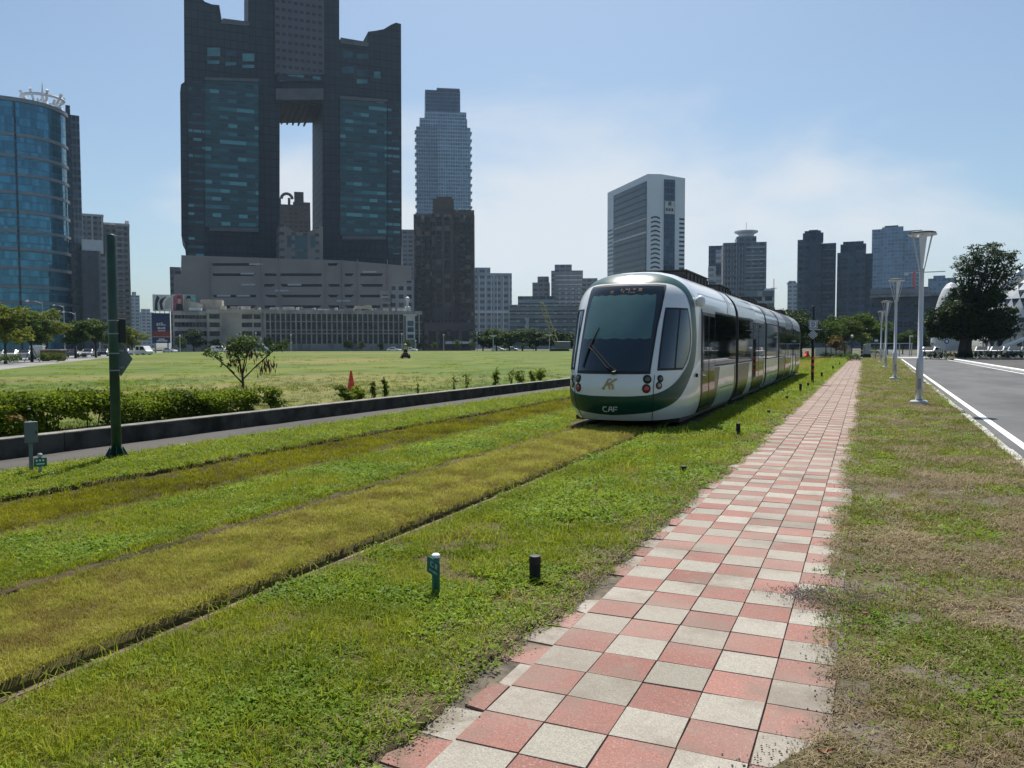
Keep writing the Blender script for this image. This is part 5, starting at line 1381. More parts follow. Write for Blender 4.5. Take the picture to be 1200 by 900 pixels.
mb = MB(); s.box(mb, 1150, 1230, 378, -12, -8, zb=(381,)); s.box(mb, 1150, 1230, 388, -12, -8, zb=(391,)); mb.build('terrace_slab', M['conc'], r)
for p in (1152, 1168, 1184, 1199):
    mb = MB(); s.box(mb, p-.8, p+.8, 381, -9.5, -8.4); mb.build('column', M['conc'], r)
mb = MB(); mb.tube([(s.X(1160,-13), -13, s.Z(1160,413,-13)), (s.X(1215,-13), -13, s.Z(1215,391,-13))], .55, 6); mb.tube([(s.X(1178,-13.5), -13.5, s.Z(1178,414,-13.5)), (s.X(1225,-13.5), -13.5, s.Z(1225,402,-13.5))], .4, 6); mb.build('ramp_beam', F_['white_panel'], r)
# ------------------------------------------------------------------ trees and plants
def leaf_cloud(lobes, n, ls, seed, flat=.35, clump=26, shell=.55, sig=.16):
    r = np.random.default_rng(seed)
    vol = np.array([l[3]*l[3]*l[4]*(l[5] if len(l) > 5 else 1) for l in lobes])**.8; cnt = (n*vol/vol.sum()).astype(int)
    C = []; T_ = []
    for (cx, cy, cz, rx, rz, *_), k in zip(lobes, cnt):
        nc = max(3, k//clump)
        d = r.normal(size=(nc,3)); d /= np.linalg.norm(d, axis=1, keepdims=True)
        rad = shell+(1-shell)*r.random(nc)**.7
        cc = d*rad[:,None]*np.array([rx,rx,rz])*r.uniform(.85,1.12,(nc,1)); tc = r.random(nc)
        w = r.integers(0, nc, k)
        p = cc[w]+r.normal(size=(k,3))*sig*np.array([rx,rx,rz*.8])
        C.append(p+np.array([cx,cy,cz])); T_.append(np.clip(.55*tc[w]+.45*r.random(k), 0, 1))
    C = np.concatenate(C); tint = np.concatenate(T_); k = len(C)
    nrm = r.normal(size=(k,3)); nrm[:,2] = np.abs(nrm[:,2])+flat; nrm /= np.linalg.norm(nrm, axis=1, keepdims=True)
    a = np.cross(nrm, r.normal(size=(k,3))); a /= np.linalg.norm(a, axis=1, keepdims=True); b = np.cross(nrm, a)
    s = ls*r.uniform(.6,1.3,(k,1))
    V = np.stack([C-a*s*.5, C-b*s*.28+a*s*.05, C+a*s*.5, C+b*s*.28+a*s*.05], 1).reshape(-1,3)
    F = np.arange(4*k).reshape(-1,4)
    return V, F, tint
def crown_mesh(name, lobes, n, ls, mat, seed, **kw):
    V, F, t = leaf_cloud(lobes, n, ls, seed, **kw)
    return np_mesh(name, V, F, mat, {'tint': ('FACE', t)})
def trunk_mb(h, r0, lobes, seed, n=7, lean=.0):
    r = random.Random(seed); mb = MB()
    top = Vector((lean*h, 0, h))
    mb.tube([(0,0,-.2),(r.uniform(-.02,.02)*h,r.uniform(-.02,.02)*h,h*.5),top], [r0*1.25,r0*.85,r0*.65], n)
    for (cx, cy, cz, rx, rz, *_) in lobes:
        s = top*r.uniform(.7,1); e = Vector((cx,cy,cz+rz*.35)); m = s.lerp(e, .5)+Vector((r.uniform(-.1,.1)*rx,r.uniform(-.1,.1)*rx,.15*rz))
        mb.tube([s,m,e], [r0*.5,r0*.32,r0*.08], 5)
    return mb
def rnd_lobes(seed, h, w, th, n=9):
    r = random.Random(seed); L = []
    for i in range(n):
        t = i/n*2*PI*1.6+r.uniform(-.4,.4); q = r.uniform(.3,.75)*w/2; z = lerp(th+.12*(h-th), h-.2*(h-th), (i+.5)/n)
        k = 1-.45*max(0, (z-th)/(h-th)-.45)
        L.append((q*k*math.cos(t), q*k*math.sin(t), z, w*r.uniform(.19,.27)*k, (h-th)*r.uniform(.15,.22)))
    L.append((0,0,lerp(th,h,.55),w*.24,(h-th)*.3))
    return L
PROTO = {}
def proto(key, h, w, th, mat, n, ls, seed, r0=.14, nl=9, bark='bark'):
    L = rnd_lobes(seed, h, w, th, nl)
    PROTO[key] = (crown_mesh('crown', L, n, ls, M[mat], seed), trunk_mb(th*1.15, r0, L, seed), M[bark], h)
proto('street_a', 6.5, 5.0, 2.0, 'leaf_olive', 9000, .24, 11)
proto('street_b', 6.0, 4.4, 2.0, 'leaf_mid', 8000, .24, 12)
proto('round_a', 6.0, 6.2, 1.5, 'leaf_mid', 6500, .33, 13, .16)
proto('round_b', 5.6, 5.6, 1.3, 'leaf_dark', 6500, .33, 14, .16)
proto('sapling', 3.6, 2.2, 1.2, 'leaf_bright', 1600, .22, 15, .06, 6)
proto('bright', 6.0, 6.6, 2.4, 'leaf_bright', 9000, .28, 16, .13)
proto('shade', 6.4, 7.0, 2.2, 'leaf_mid', 10000, .28, 17, .16)
proto('dense', 7.2, 7.6, 1.6, 'leaf_dark', 12000, .30, 18, .2)
proto('orange', 3.0, 2.6, 1.0, 'leaf_orange', 3000, .18, 19, .06, 6)
_tm = {}
def tree(key, px, D, py_top, label, group, rot=0, base_z=0.0, wide=1.0, name='tree'):
    cm, tmb, bk, h = PROTO[key]
    x, y = at(px, D); k = (zat(px, py_top, D)-base_z)/h
    t = thing(name, label, 'tree', (x,y,base_z), rot, group); t.scale = (k*wide, k*wide, k)
    if key not in _tm:
        o = tmb.build('trunk', bk, t, smooth=True, uv=False); _tm[key] = o.data
    else: link('trunk', _tm[key], t)
    link('crown', cm, t)
    return t
g = 'street trees on the left edge of the lawn'
for i, (px, D, q, k, lab) in enumerate((
    (6,88,351,'street_a','olive street tree cut by the left edge of the photo, pale crown'),
    (37,97,361,'street_b','street tree whose stem is held by three wooden props, left of the brown crate'),
    (55,112,359,'street_a','broad dark street tree directly behind the brown crate'),
    (88,128,372,'street_b','low street tree under the double street lights, right of the brown crate'),
    (112,136,370,'street_b','dark street tree just left of the green pole'),
    (155,158,381,'street_a','pale olive street tree just above the white pickup'))):
    tree(k, px, D, q, lab, g, rot=i*1.7, base_z=-.09, wide=1.05)
x, y = at(37, 97)
for k in range(3):
    pass
g = 'trees in front of the low flats'
for i, (px, D, q, k, w_, lab) in enumerate((
    (227,252,383,'round_b',1.0,'big dark tree in front of the flats just right of the navy billboard'),
    (213,246,393,'round_a',.7,'rounder small tree at the foot of the navy billboard, right side'),
    (252,256,396,'round_a',.8,'small green tree below the beige flats, left end'),
    (275,256,395,'round_a',.8,'small green tree below the middle of the beige flats'),
    (315,255,393,'round_b',.9,'dark tree at the right end of the beige flats'),
    (334,256,396,'round_a',.8,'mid green tree right of the dark one at the end of the beige flats'),
    (408,258,397,'round_b',.8,'dark tree under the cream roof canopy of the flats'),
    (424,256,399,'round_a',.7,'small tree right of the dark one under the cream roof canopy'),
    (446,258,400,'round_b',.7,'low dark tree below the stepped grey flats'),
    (478,252,398,'round_a',.75,'green tree below the white framed bay of the flats'),
    (492,252,400,'round_b',.7,'dark tree at the right end of the low flats'),
    (509,250,400,'sapling',1.2,'young tree before the left columns of the brown tower podium'),
    (536,250,397,'sapling',1.3,'young bright tree before the white canopy of the brown tower'),
    (551,250,400,'sapling',1.2,'young tree at the right corner of the brown tower podium'))):
    tree(k, px, D, q, lab, g, rot=i*2.3, base_z=-.1, wide=w_)
g = 'tree clump behind the lawn'
for i, (px, D, q, k, lab) in enumerate((
    (566,228,387,'round_b','first dark tree of the clump right of the brown tower'),
    (582,224,383,'round_a','green tree of the clump behind the twin-headed lamp post'),
    (597,230,386,'round_b','dark tree of the clump below the left end of the glass office block'),
    (612,226,384,'shade','broad tree of the clump below the pale entrance panel of the office block'),
    (628,230,385,'round_b','dark tree of the clump just left of the yellow crane boom'),
    (645,226,386,'round_a','tree of the clump crossed by the yellow crane boom'),
    (661,222,385,'round_b','dark tree of the clump right of the yellow crane boom'),
    (678,226,388,'round_a','tree of the clump half hidden by the tram front'))):
    tree(k, px, D, q, lab, g, rot=i*1.3, base_z=-.1, wide=1.25)
for i, (px, D, q, lab) in enumerate(((591,205,401,'small sapling in front of the clump, left of three'),(613,205,401,'small sapling in front of the clump, middle of three'),(625,205,403,'small sapling in front of the clump, right of three'))):
    tree('sapling', px, D, q, lab, 'saplings in front of the tree clump', rot=i, base_z=-.1)
g = 'trees beyond the tram'
for i, (px, D, q, k, w_, lab) in enumerate((
    (915,92,356,'dense',1.0,'dense dark tree showing above the tail of the tram'),
    (939,100,362,'dense',.9,'dark tree between the tram tail and the striped signal post'),
    (968,108,374,'bright',.75,'bright green tree just right of the striped signal post'),
    (990,118,368,'shade',.9,'flat crowned tree at the far end of the paved path, left one'),
    (1010,122,366,'bright',1.0,'flat crowned tree at the far end of the paved path, right one'),
    (1026,128,378,'shade',.8,'tree behind the farthest lamp posts'),
    (980,104,392,'orange',1.0,'small tree with orange tinged leaves left of the path end'),
    (1040,150,384,'dense',.9,'dark tree behind the white gate frame, left one'),
    (1058,150,387,'shade',.9,'greener tree behind the white gate frame, right one'),
    (1077,158,384,'dense',.9,'dark tree between the nearest lamp post and the big tree'))):
    tree(k, px, D, q, lab, g, rot=i*2.1, base_z=-.1, wide=w_)
# trees whose reflection fills the tram's side stand along the car park, right of the view
for i, (x, y, k, sc_, lab) in enumerate(((15.5,66,'dense',1.0,'dark car park tree beyond the right edge, nearer one'),(18,80,'dense',1.05,'dark car park tree beyond the right edge, farther one'))):
    cm, tmb, bk, h = PROTO[k]
# big banyan
x, y = at(1136, 99)
t = thing('banyan_tree', 'big very dark banyan with an airy upper crown and a wide low skirt of leaves', 'tree', (x,y,-.06), YAW); t.scale = (1.125,)*3
L = [(-2.9,.2,3.2,1.6,1.0),(-1.0,-.5,3.1,1.7,1.0),(1.4,-.5,2.9,1.9,1.0),(3.3,.2,2.9,1.4,.9),(-3.3,0,4.3,1.7,1.3),(-1.9,-.6,5.0,1.7,1.3),(-.2,.3,4.3,2.2,1.5),(1.6,-.4,4.1,2.1,1.4),(3.3,.2,3.7,1.7,1.2),(4.3,0,4.6,1.1,1.0),(2.6,1.2,5.2,1.7,1.2),(0,1.0,6.1,2.0,1.5),(-.9,.2,7.3,1.1,1.0),(1.2,-.3,7.2,1.7,1.3),(2.5,.3,6.6,1.4,1.1)]
U = [(-.4,.2,9.0,1.3,1.0),(1.0,-.2,9.4,1.8,1.2),(2.6,.3,9.2,1.6,1.1),(4.0,.1,9.5,1.3,1.0),(.0,.5,10.9,1.4,.9),(1.7,-.4,11.3,1.7,1.0),(3.4,.2,11.0,1.3,.9),(2.4,0,12.1,1.1,.6),(.3,.1,12.0,.9,.5),(4.9,0,10.3,.7,.6),(-1.4,0,10.0,.7,.6),(3.9,0,8.2,1.0,.7),(4.6,.2,11.4,.7,.5)]
V1, F1, t1 = leaf_cloud(L, 34000, .30, 5, clump=40); V2, F2, t2 = leaf_cloud(U, 8500, .25, 6, clump=22, sig=.2)
me = np_mesh('crown', np.concatenate([V1,V2]), np.concatenate([F1,F2+len(V1)]), M['leaf_dark'], {'tint': ('FACE', np.concatenate([t1,t2]))})
link('crown', me, t)
mb = MB(); rb = random.Random(4)
for k in range(9):
    a = k*2*PI/9; q = .40+rb.uniform(-.15,.15)
    mb.tube([(q*1.5*math.cos(a)-.6,q*1.3*math.sin(a),-.2),(q*math.cos(a)-.6,q*math.sin(a),1.2),(q*.8*math.cos(a)-.4,q*.8*math.sin(a),2.8),(q*1.8*math.cos(a),q*1.8*math.sin(a),4.6)], [.36,.28,.26,.16], 8)
for (cx,cy,cz,rx,rz) in L+U:
    s_ = Vector((rb.uniform(-.3,.3),rb.uniform(-.3,.3),rb.uniform(2.8,4.6))); e_ = Vector((cx,cy,cz)); mb.tube([s_, s_.lerp(e_,.5)+Vector((0,0,.4)), e_], [.2,.12,.03], 6)
mb.build('trunk', M['bark'], t, smooth=True, uv=False)

# hedge on the wall
V = []; F = []; TT = []
r = np.random.default_rng(44)
n = 80000
Yh = r.uniform(2.2, 14.0, n); hh = .88-.020*(Yh-3) + .10*(fbm(Yh*1.6, Yh*0+3, 3)-.5)*2
hh = hh+.09*(fbm(Yh*.8+60, Yh*0+31, 2)-.5)*2+(r.random(n) < .03)*r.random(n)*.16
prof = np.abs(fbm(Yh*2.2+5, Yh*0+9, 2)-.5)*.3
u = r.random(n); ang = r.uniform(-.25, PI+.25, n)
rad = 1-.5*r.random(n)**2.2
half = .62+.14*(fbm(Yh*1.9+15, Yh*0+1, 3)-.5)*2
cx = wall_x(Yh)-.29-half-.02
sx = np.sign(np.cos(ang))*np.abs(np.cos(ang))**.55; sz = np.clip(np.sin(ang), 0, 1)**.6
Xh = cx+sx*half*rad; Zh = LZ+.02+(hh-LZ)*np.where(np.sin(ang) > 0, sz*(.35+.65*rad), 0)+r.random(n)*.12
gap = fbm(Yh*2.7+Xh*1.5, Zh*3+Yh*.3, 3)
ok = gap > np.where(Zh < hh-.2, .36, .2)
def leaf_quads(C, ls, r, flat=.3):
    k = len(C); nrm = r.normal(size=(k,3)); nrm[:,2] = np.abs(nrm[:,2])+flat; nrm /= np.linalg.norm(nrm, axis=1, keepdims=True)
    a = np.cross(nrm, r.normal(size=(k,3))); a /= np.linalg.norm(a, axis=1, keepdims=True); b = np.cross(nrm, a); s = ls*r.uniform(.6,1.35,(k,1))
    return np.stack([C-a*s*.5, C-b*s*.27, C+a*s*.5, C+b*s*.27], 1).reshape(-1,3), np.arange(4*k).reshape(-1,4)
C = np.stack([Xh,Yh,Zh], 1)[ok]
V, F = leaf_quads(C, .066*(.65+.9*fbm(C[:,1]*1.3, C[:,1]*0+77, 2))[:,None], r)
tint = np.clip(.22*r.random(len(C))+.9*((C[:,2] > hh[ok]-.12)*r.random(len(C))), 0, 1)  # fresh tips yellower; sunlit top and shaded front also put into the tint
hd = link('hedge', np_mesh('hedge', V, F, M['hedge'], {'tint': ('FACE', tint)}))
tag(hd, 'long clipped green hedge with yellow-green tips and a painted sunlit top along the low wall', 'hedge')
hs = MB()
for k in range(34):
    yy_ = 2.4+k*.33; x_ = float(wall_x(yy_))-.9+random.uniform(-.25,.25)
    hs.tube([(x_,yy_,LZ-.1),(x_+random.uniform(-.15,.15),yy_+random.uniform(-.15,.15),LZ+.3),(x_+random.uniform(-.3,.3),yy_+random.uniform(-.3,.3),LZ+.55)], [.014,.01,.004], 5)
hs.build('stems', M['bark'], hd, uv=False)
# single shrubs on the wall
def shrub(px, h, w, label, n=420, off=.5, mat='hedge', ls=.075, gap=None):
    lo, hi = 2.0, 60.0
    for _ in range(50):                                   # where the ray through px meets the line behind the wall
        mid = (lo+hi)/2; X = float(wall_x(mid))-off
        dd = -X*math.sin(YAW)+mid*math.cos(YAW); l = X*math.cos(YAW)+mid*math.sin(YAW)
        if 600+F_PX*l/dd < px: lo = mid
        else: hi = mid
    t = thing('shrub', label, 'shrub', (X, mid, LZ), random.uniform(0,6), 'single shrubs behind the low wall')
    rr = random.Random(px); L = [(rr.uniform(-.2,.2)*w, rr.uniform(-.2,.2)*w, h*lerp(.3,.85,i/4), w*rr.uniform(.22,.34), h*.17) for i in range(5)]
    link('leaves', crown_mesh('leaves', L, n, ls, M[mat], px, clump=10, shell=.2, sig=.3), t)
    mb = MB()
    for i in range(5): mb.tube([(rr.uniform(-.05,.05),rr.uniform(-.05,.05),-.05),L[i][:3]], [.014,.005], 5)
    mb.build('stems', M['bark'], t, uv=False)
for px, h, w, n, off, lab in ((318,.60,.75,1100,.75,'leafy shrub at the right end of the long hedge'),(405,.50,.55,800,.55,'bushy shrub in front of the orange cone, left half'),(418,.48,.5,700,.55,'bushy shrub in front of the orange cone, right half'),
    (437,.58,.26,260,.45,'narrow upright shrub right of the orange cone'),(452,.66,.3,320,.45,'taller upright shrub, second right of the orange cone'),(490,.42,.16,60,.4,'sparse little twig of a shrub below the mower'),
    (532,.60,.28,90,.45,'thin see-through shrub on the wall, left of a taller one'),(547,.68,.38,170,.45,'wispy shrub with open top at the middle of the wall'),(580,.72,.34,420,.45,'dense narrow shrub alone on the wall'),(599,.62,.25,110,.45,'thin shrub just left of a round bush'),
    (607,.55,.55,560,.5,'round bush on the wall, left of the pair by the tram'),(622,.52,.42,420,.5,'smaller bush of the pair by the tram front'),(632,.58,.75,900,.5,'widest dark bush on the wall next to the tram front')):
    shrub(px, h, w, lab, n, off)
# seed pod tree
x, y = at(283, 21.3)
t = thing('sapling_tree', 'spindly small tree with bare crossing branches and dark brown seed pods', 'tree', (x,y,LZ), YAW)
br = [((0,0,.55),(-.45,.05,1.0),(-.98,.1,1.42)),((0,0,.62),(.35,-.05,.95),(.75,0,1.3)),((0,0,.75),(-.1,.1,1.2),(-.25,.1,1.6)),((0,0,.8),(.12,-.1,1.2),(.35,-.1,1.62)),((.35,-.05,.95),(.75,.1,1.35),(1.05,.1,1.55)),((0,0,.7),(.05,.2,1.1),(.05,.3,1.55)),((-.2,0,.8),(-.5,-.1,1.1),(-.62,-.1,1.45))]
mb = MB(); mb.tube([(0,0,-.1),(.02,0,.5),(0,.02,.85)], [.045,.036,.03], 8)
for b in br: mb.tube(b, [.022,.014,.005], 6)
mb.build('trunk', M['bark'], t, smooth=True, uv=False)
L = [(-.9,.1,1.35,.2,.14),(-.65,0,1.25,.16,.14),(-.25,.1,1.55,.26,.2),(.0,.1,1.65,.3,.2),(.3,-.1,1.6,.28,.2),(.6,0,1.35,.2,.16),(.85,.1,1.5,.22,.13),(1.05,.1,1.55,.16,.12),(-.1,.1,1.25,.22,.2),(.15,0,1.35,.22,.18),(-.45,0,1.0,.14,.1)]
link('crown', crown_mesh('crown', L, 1500, .085, M['leaf_mid'], 31, clump=7, sig=.3, shell=.2), t)
r = np.random.default_rng(71); C = []
for cx, cy, cz, nn in ((-.33,0,1.45,24),(-.2,.1,1.15,26),(-.05,0,1.05,18),(.28,0,1.35,26),(.4,0,1.4,16),(.62,0,1.0,26),(.72,0,1.12,24),(.5,.0,.98,16),(.85,0,1.15,10),(.12,.1,1.5,16),(-.4,0,1.6,10)):
    C.append(np.array([cx,cy,cz])+r.normal(size=(nn,3))*np.array([.07,.07,.08]))
C = np.concatenate(C); k = len(C); a = r.uniform(0,2*PI,k); s_ = np.stack([np.cos(a),np.sin(a),np.zeros(k)],1)*.017; dn = np.array([0,0,-1])+r.normal(size=(k,3))*.18; Lp = r.uniform(.13,.21,(k,1))
V = np.stack([C-s_*.5, C+dn*Lp*.5-s_, C+dn*Lp, C+dn*Lp*.5+s_], 1).reshape(-1,3)
link('seed_pods', np_mesh('seed_pods', V, np.arange(4*k).reshape(-1,4), M['pod'], {'tint': ('FACE', r.random(k))}), t)
# low planting by the far streets
def bush(px, D, w, h, label, n, mat='leaf_bright', base=0.0, depth=1.0, cat='shrub'):
    x, y = at(px, D); t = thing('shrub', label, cat, (x,y,base), YAW, None)
    k = max(3, int(w/.6)); L = [(lerp(-w/2+h*.4, w/2-h*.4, i/(k-1)), 0, h*.5, max(.35, w/k*.75)*depth, h*.5) for i in range(k)]
    link('leaves', crown_mesh('leaves', L, n, .13, M[mat], int(px*7)+3, clump=16, shell=.35, sig=.25), t)
bush(60, 94, 3.3, 1.0, 'clipped bright green bush in front of the brown crate', 2200, base=.1)
bush(8, 84, 2.6, .9, 'low bush at the left edge beside the lawn', 1600, base=.1)
bush(96, 128, 1.6, .7, 'small dark bush right of the brown crate', 700, 'leaf_dark', .0)
bush(1141, 97, 12.5, 1.0, 'low dark hedge under the big banyan tree', 6000, 'leaf_dark', -.06, .6, 'hedge')
bush(980, 96, 3.6, .9, 'low green hedge before the white wall at the path end', 1800, 'leaf_mid', 0)
bush(1001, 84, 1.6, .8, 'small round bush on the grass left of the path end', 900, 'leaf_bright', 0)
bush(1024, 114, 3.4, 1.3, 'green hedge behind the railing at the road end', 1800, 'leaf_mid', 0)
x, y = gnd(32, 512, .55)
t = thing('croton_plant', 'little plant with orange and yellow leaves over the grey box', 'plant', (x-1.35, y+.75, .2))
link('leaves', crown_mesh('leaves', [(0,0,.52,.10,.08),(.1,.05,.48,.08,.06)], 60, .06, M['leaf_orange'], 3, clump=6), t)
# ------------------------------------------------------------------ street furniture
# lamp posts along the road
def make_lamp(loc, label):
    t = thing('lamp_post', label, 'lamp post', loc, 0, 'white cone-headed lamp posts along the road')
    mb = MB(); mb.lathe([(.24,-.05),(.24,.09),(.215,.12),(.13,.13)], 24); mb.build('plinth', M['white_paint'], t, smooth=False)
    mb = MB(); mb.lathe([(.10,.12),(.098,1.32),(.085,1.345),(.068,1.35),(.062,3.80),(.085,3.86)], 20); mb.build('pole', M['white_paint'], t, smooth=True)
    mb = MB()
    for k in range(4):
        a = PI/4+k*PI/2; c, s = math.cos(a), math.sin(a)
        mb.tube([(.06*c,.06*s,3.74),(.34*c,.34*s,4.80)], .014, 6)
    mb.lathe([(.33,4.79),(.37,4.80),(.37,4.835),(.33,4.845)], 32)
    mb.build('cone_frame', M['white_paint'], t)
    mb = MB(); mb.lathe([(.03,3.86),(.035,4.2),(.035,4.78)], 14); mb.build('lamp_core', M['galv'], t, smooth=True)
    mb = MB(); mb.lathe([(.35,4.846),(.35,4.875),(.28,4.90),(.05,4.92)], 32); mb.build('lamp_cap', M['roofbox'], t)
    mb = MB(); n = 24
    for k in (0,1,2,3):
        a = PI/4+k*PI/2; b = a+PI/2
        P = [[((lerp(.07,.31,u))*math.cos(lerp(a,b,v)), (lerp(.07,.31,u))*math.sin(lerp(a,b,v)), lerp(3.82,4.78,u)) for v in np.linspace(.28,.72,6)] for u in (0,.5,1)]
        if k in (2,): mb.grid(P)
    mb.build('reflector', M['sign_white'], t, smooth=True)
    mb = MB(); mb.box(-.045,.045,-.103,-.098,.45,.75); mb.build('hatch', M['galv'], t)
    return t
L0 = make_lamp((1.43,25.5,.0), 'nearest and tallest-looking white lamp post by the road kerb')
for (x, y), lab in (((1.34,43.2),'second white lamp post from the front along the road'),((1.38,64.5),'third white lamp post from the front along the road'),((1.38,84.0),'farthest white lamp post at the road end')):
    dup(L0, (x,y,0), .3, lab)
# green signal pole
t = thing('signal_pole', 'thick dark green pole with sign backs beside the asphalt footpath', 'pole', (-10.5, 8.7, 0), .88)
mb = MB(); mb.lathe([(.072,.0),(.071,2.0),(.07,3.38),(.065,3.42),(.02,3.43)], 24); mb.build('shaft', M['pole_green'], t, smooth=True)
mb = MB(); mb.box(-.19,.19,-.19,.19,-.02,.02)
for k in range(8):
    a = k*PI/4; c, s = math.cos(a), math.sin(a); mb.add([(.085*c-.006*s,.085*s+.006*c,.02),(.18*c-.006*s,.18*s+.006*c,.02),(.085*c-.006*s,.085*s+.006*c,.2),(.085*c+.006*s,.085*s-.006*c,.02),(.18*c+.006*s,.18*s-.006*c,.02),(.085*c+.006*s,.085*s-.006*c,.2)], [(0,1,2),(3,5,4),(1,4,5,2),(0,3,4,1)])
mb.build('base_flange', M['pole_green'], t)
mb = MB()
for k in range(6):
    a = k*PI/3+.3; mb.tube([(.165*math.cos(a),.165*math.sin(a),.01),(.165*math.cos(a),.165*math.sin(a),.06)], .016, 6)
mb.build('anchor_bolt', M['roofbox'], t)
for z in (1.36,1.62,1.92,2.12):
    mb = MB(); mb.lathe([(.074,z-.008),(.077,z),(.074,z+.008)], 24); mb.build('strap', M['galv'], t)
mb = MB(); mb.box(.07,.175,.02,.10,1.78,2.15); mb.build('sign_box', M['pole_dark'], t, bevel=.008)
mb = MB(); mb.prism_y([(.09,1.26),(.26,1.53),(.09,1.80),(-.07,1.53)], .12, .135); sg = mb.build('diamond_sign', M['sign_grey'], t)
mb = MB()
for z in (1.40,1.66): mb.box(.0,.14,.10,.119,z-.015,z+.015)
mb.build('bracket', M['galv'], sg)
# loose rubble at the pole foot
for k, (dx, dy, s_, lab) in enumerate(((.28,-.05,.05,'grey rubble lump right of the green pole foot'),(-.27,.05,.06,'pale rubble lump left of the green pole foot'),(.36,.1,.035,'small stone farthest right of the green pole foot'))):
    mb = MB(); V_, F_q, _ = pebble(60+k, None); mb.add([(a*s_/.006,b*s_/.006,c*s_/.006) for a,b,c in V_], F_q); o = mb.build('stone', M['conc'], None, (-10.5+dx,8.7+dy,.0)); tag(o, lab, 'stone', 'stones at the foot of the green pole')
# grey box on a post
t = thing('control_box_post', 'slim grey post carrying a small grey control box by the footpath', 'control box', (-10.32,7.2,0), 1.15)
mb = MB(); mb.box(-.022,.022,-.022,.022,-.1,.72); mb.build('post', M['sign_grey'], t, bevel=.003)
mb = MB(); mb.box(-.078,.078,-.075,-.023,.43,.715); mb.build('box', M['sign_grey'], t, bevel=.008)
mb = MB(); mb.box(.045,.06,-.085,-.076,.55,.59); mb.build('latch', M['roofbox'], t)
t = thing('marker_post', 'short post with a tiny green number plate beside the grey control box', 'marker', (-10.14,7.2,0), 1.0)
mb = MB(); mb.tube([(0,0,-.05),(0,0,.25)], .02, 10); mb.lathe([(.03,.25),(.032,.275),(.02,.29)], 10); mb.build('post', M['galv'], t)
mb = MB(); mb.box(-.075,.078,-.035,-.022,.115,.235); pl = mb.build('plate', M['sign_green'], t, bevel=.004)
mb = MB()
for x0 in (-.05,-.012,.026):
    mb.box(x0,x0+.02,-.038,-.0355,.185,.212)
mb.box(-.05,.05,-.038,-.0355,.145,.158); mb.build('plate_marks', M['sign_white'], pl)
mb = MB(); mb.prism([(-10.55,7.0),(-9.9,7.05),(-9.85,7.32),(-10.5,7.3)], -.02, .022); tag(mb.build('concrete_pad', M['conc'], bevel=.01), 'thin pale concrete pad under the green marker and grey box', 'pad')
pts_ = [gnd(p_, q_) for p_, q_ in ((198,526),(236,523),(244,520),(214,521))]; mb = MB(); mb.prism(pts_, -.02, .014); tag(mb.build('concrete_pad', M['conc']), 'flat pale concrete patch at the edge of the asphalt footpath right of the green pole', 'pad')
# teal post
x, y = gnd(511, 697)
t = thing('marker_post', 'short teal pipe with a pale cap and a bent teal tag in the near grass', 'marker', (x,y,0), .45)
mb = MB(); mb.lathe([(.027,-.05),(.027,.268),(.024,.276)], 18); mb.build('pipe', M['teal'], t, smooth=True)
mb = MB(); mb.lathe([(.029,.262),(.029,.28),(.02,.288),(.004,.289)], 18); mb.build('cap', M['sign_white'], t)
mb = MB(); mb.prism_y([(-.058,.175),(.018,.125),(.03,.145),(.03,.232),(-.05,.283),(-.058,.27)], -.043, -.030); tg = mb.build('tag', M['teal'], t, bevel=.003)
mb = MB()
mb.prism_y([(-.035,.215),(-.012,.20),(-.012,.208),(-.027,.218),(-.027,.24),(-.012,.232),(-.012,.24),(-.035,.254)], -.046, -.0435)
mb.prism_y([(-.003,.195),(.012,.186),(.012,.222),(-.003,.232)], -.046, -.0435); mb.prism_y([(-.045,.188),(.012,.15),(.012,.162),(-.045,.20)], -.046, -.0435)
mb.build('tag_marks', pm('faded_mark', (.2,.36,.35), .6, var=.3, scale=60), tg)
# black bollard stubs
spec = [(627,682,.19,.041,'nearest black stub right of the teal marker'),(801,555,.10,.04,'low black stub, second from the front along the path'),(865,511,.24,.04,'tall black stub, third from the front along the path'),
        (901,486,.11,.04,'low black stub, fourth from the front along the path'),(922,469,.13,.04,'low black stub, fifth from the front along the path'),(918,461,.14,.03,'thin grey-black stub nearest the tram side'),(938,461,.34,.045,'tall black stub before the striped signal post'),
        (947,454,.18,.045,'low black stub at the foot of the striped signal post'),(963,443,.30,.05,'tall black stub just beyond the striped signal post'),(976,434,.30,.05,'dark stub second beyond the striped signal post'),(984,429,.30,.05,'farthest dark stub near the path end')]
for px, py, h, rr, lab in spec:
    x, y = gnd(px, py)
    t = thing('bollard', lab, 'bollard', (x,y,0), 0, 'black stub bollards in the grass')
    mb = MB(); mb.lathe([(rr,-.05),(rr,h-.012),(rr*.93,h)], 18); mb.build('post', M['rubber'], t, smooth=False)
    mb = MB(); mb.lathe([(rr*1.06,h-.05),(rr*1.06,h-.015),(rr*.97,h+.004),(rr*.5,h+.007)], 18); mb.build('cap', M['black'], t)
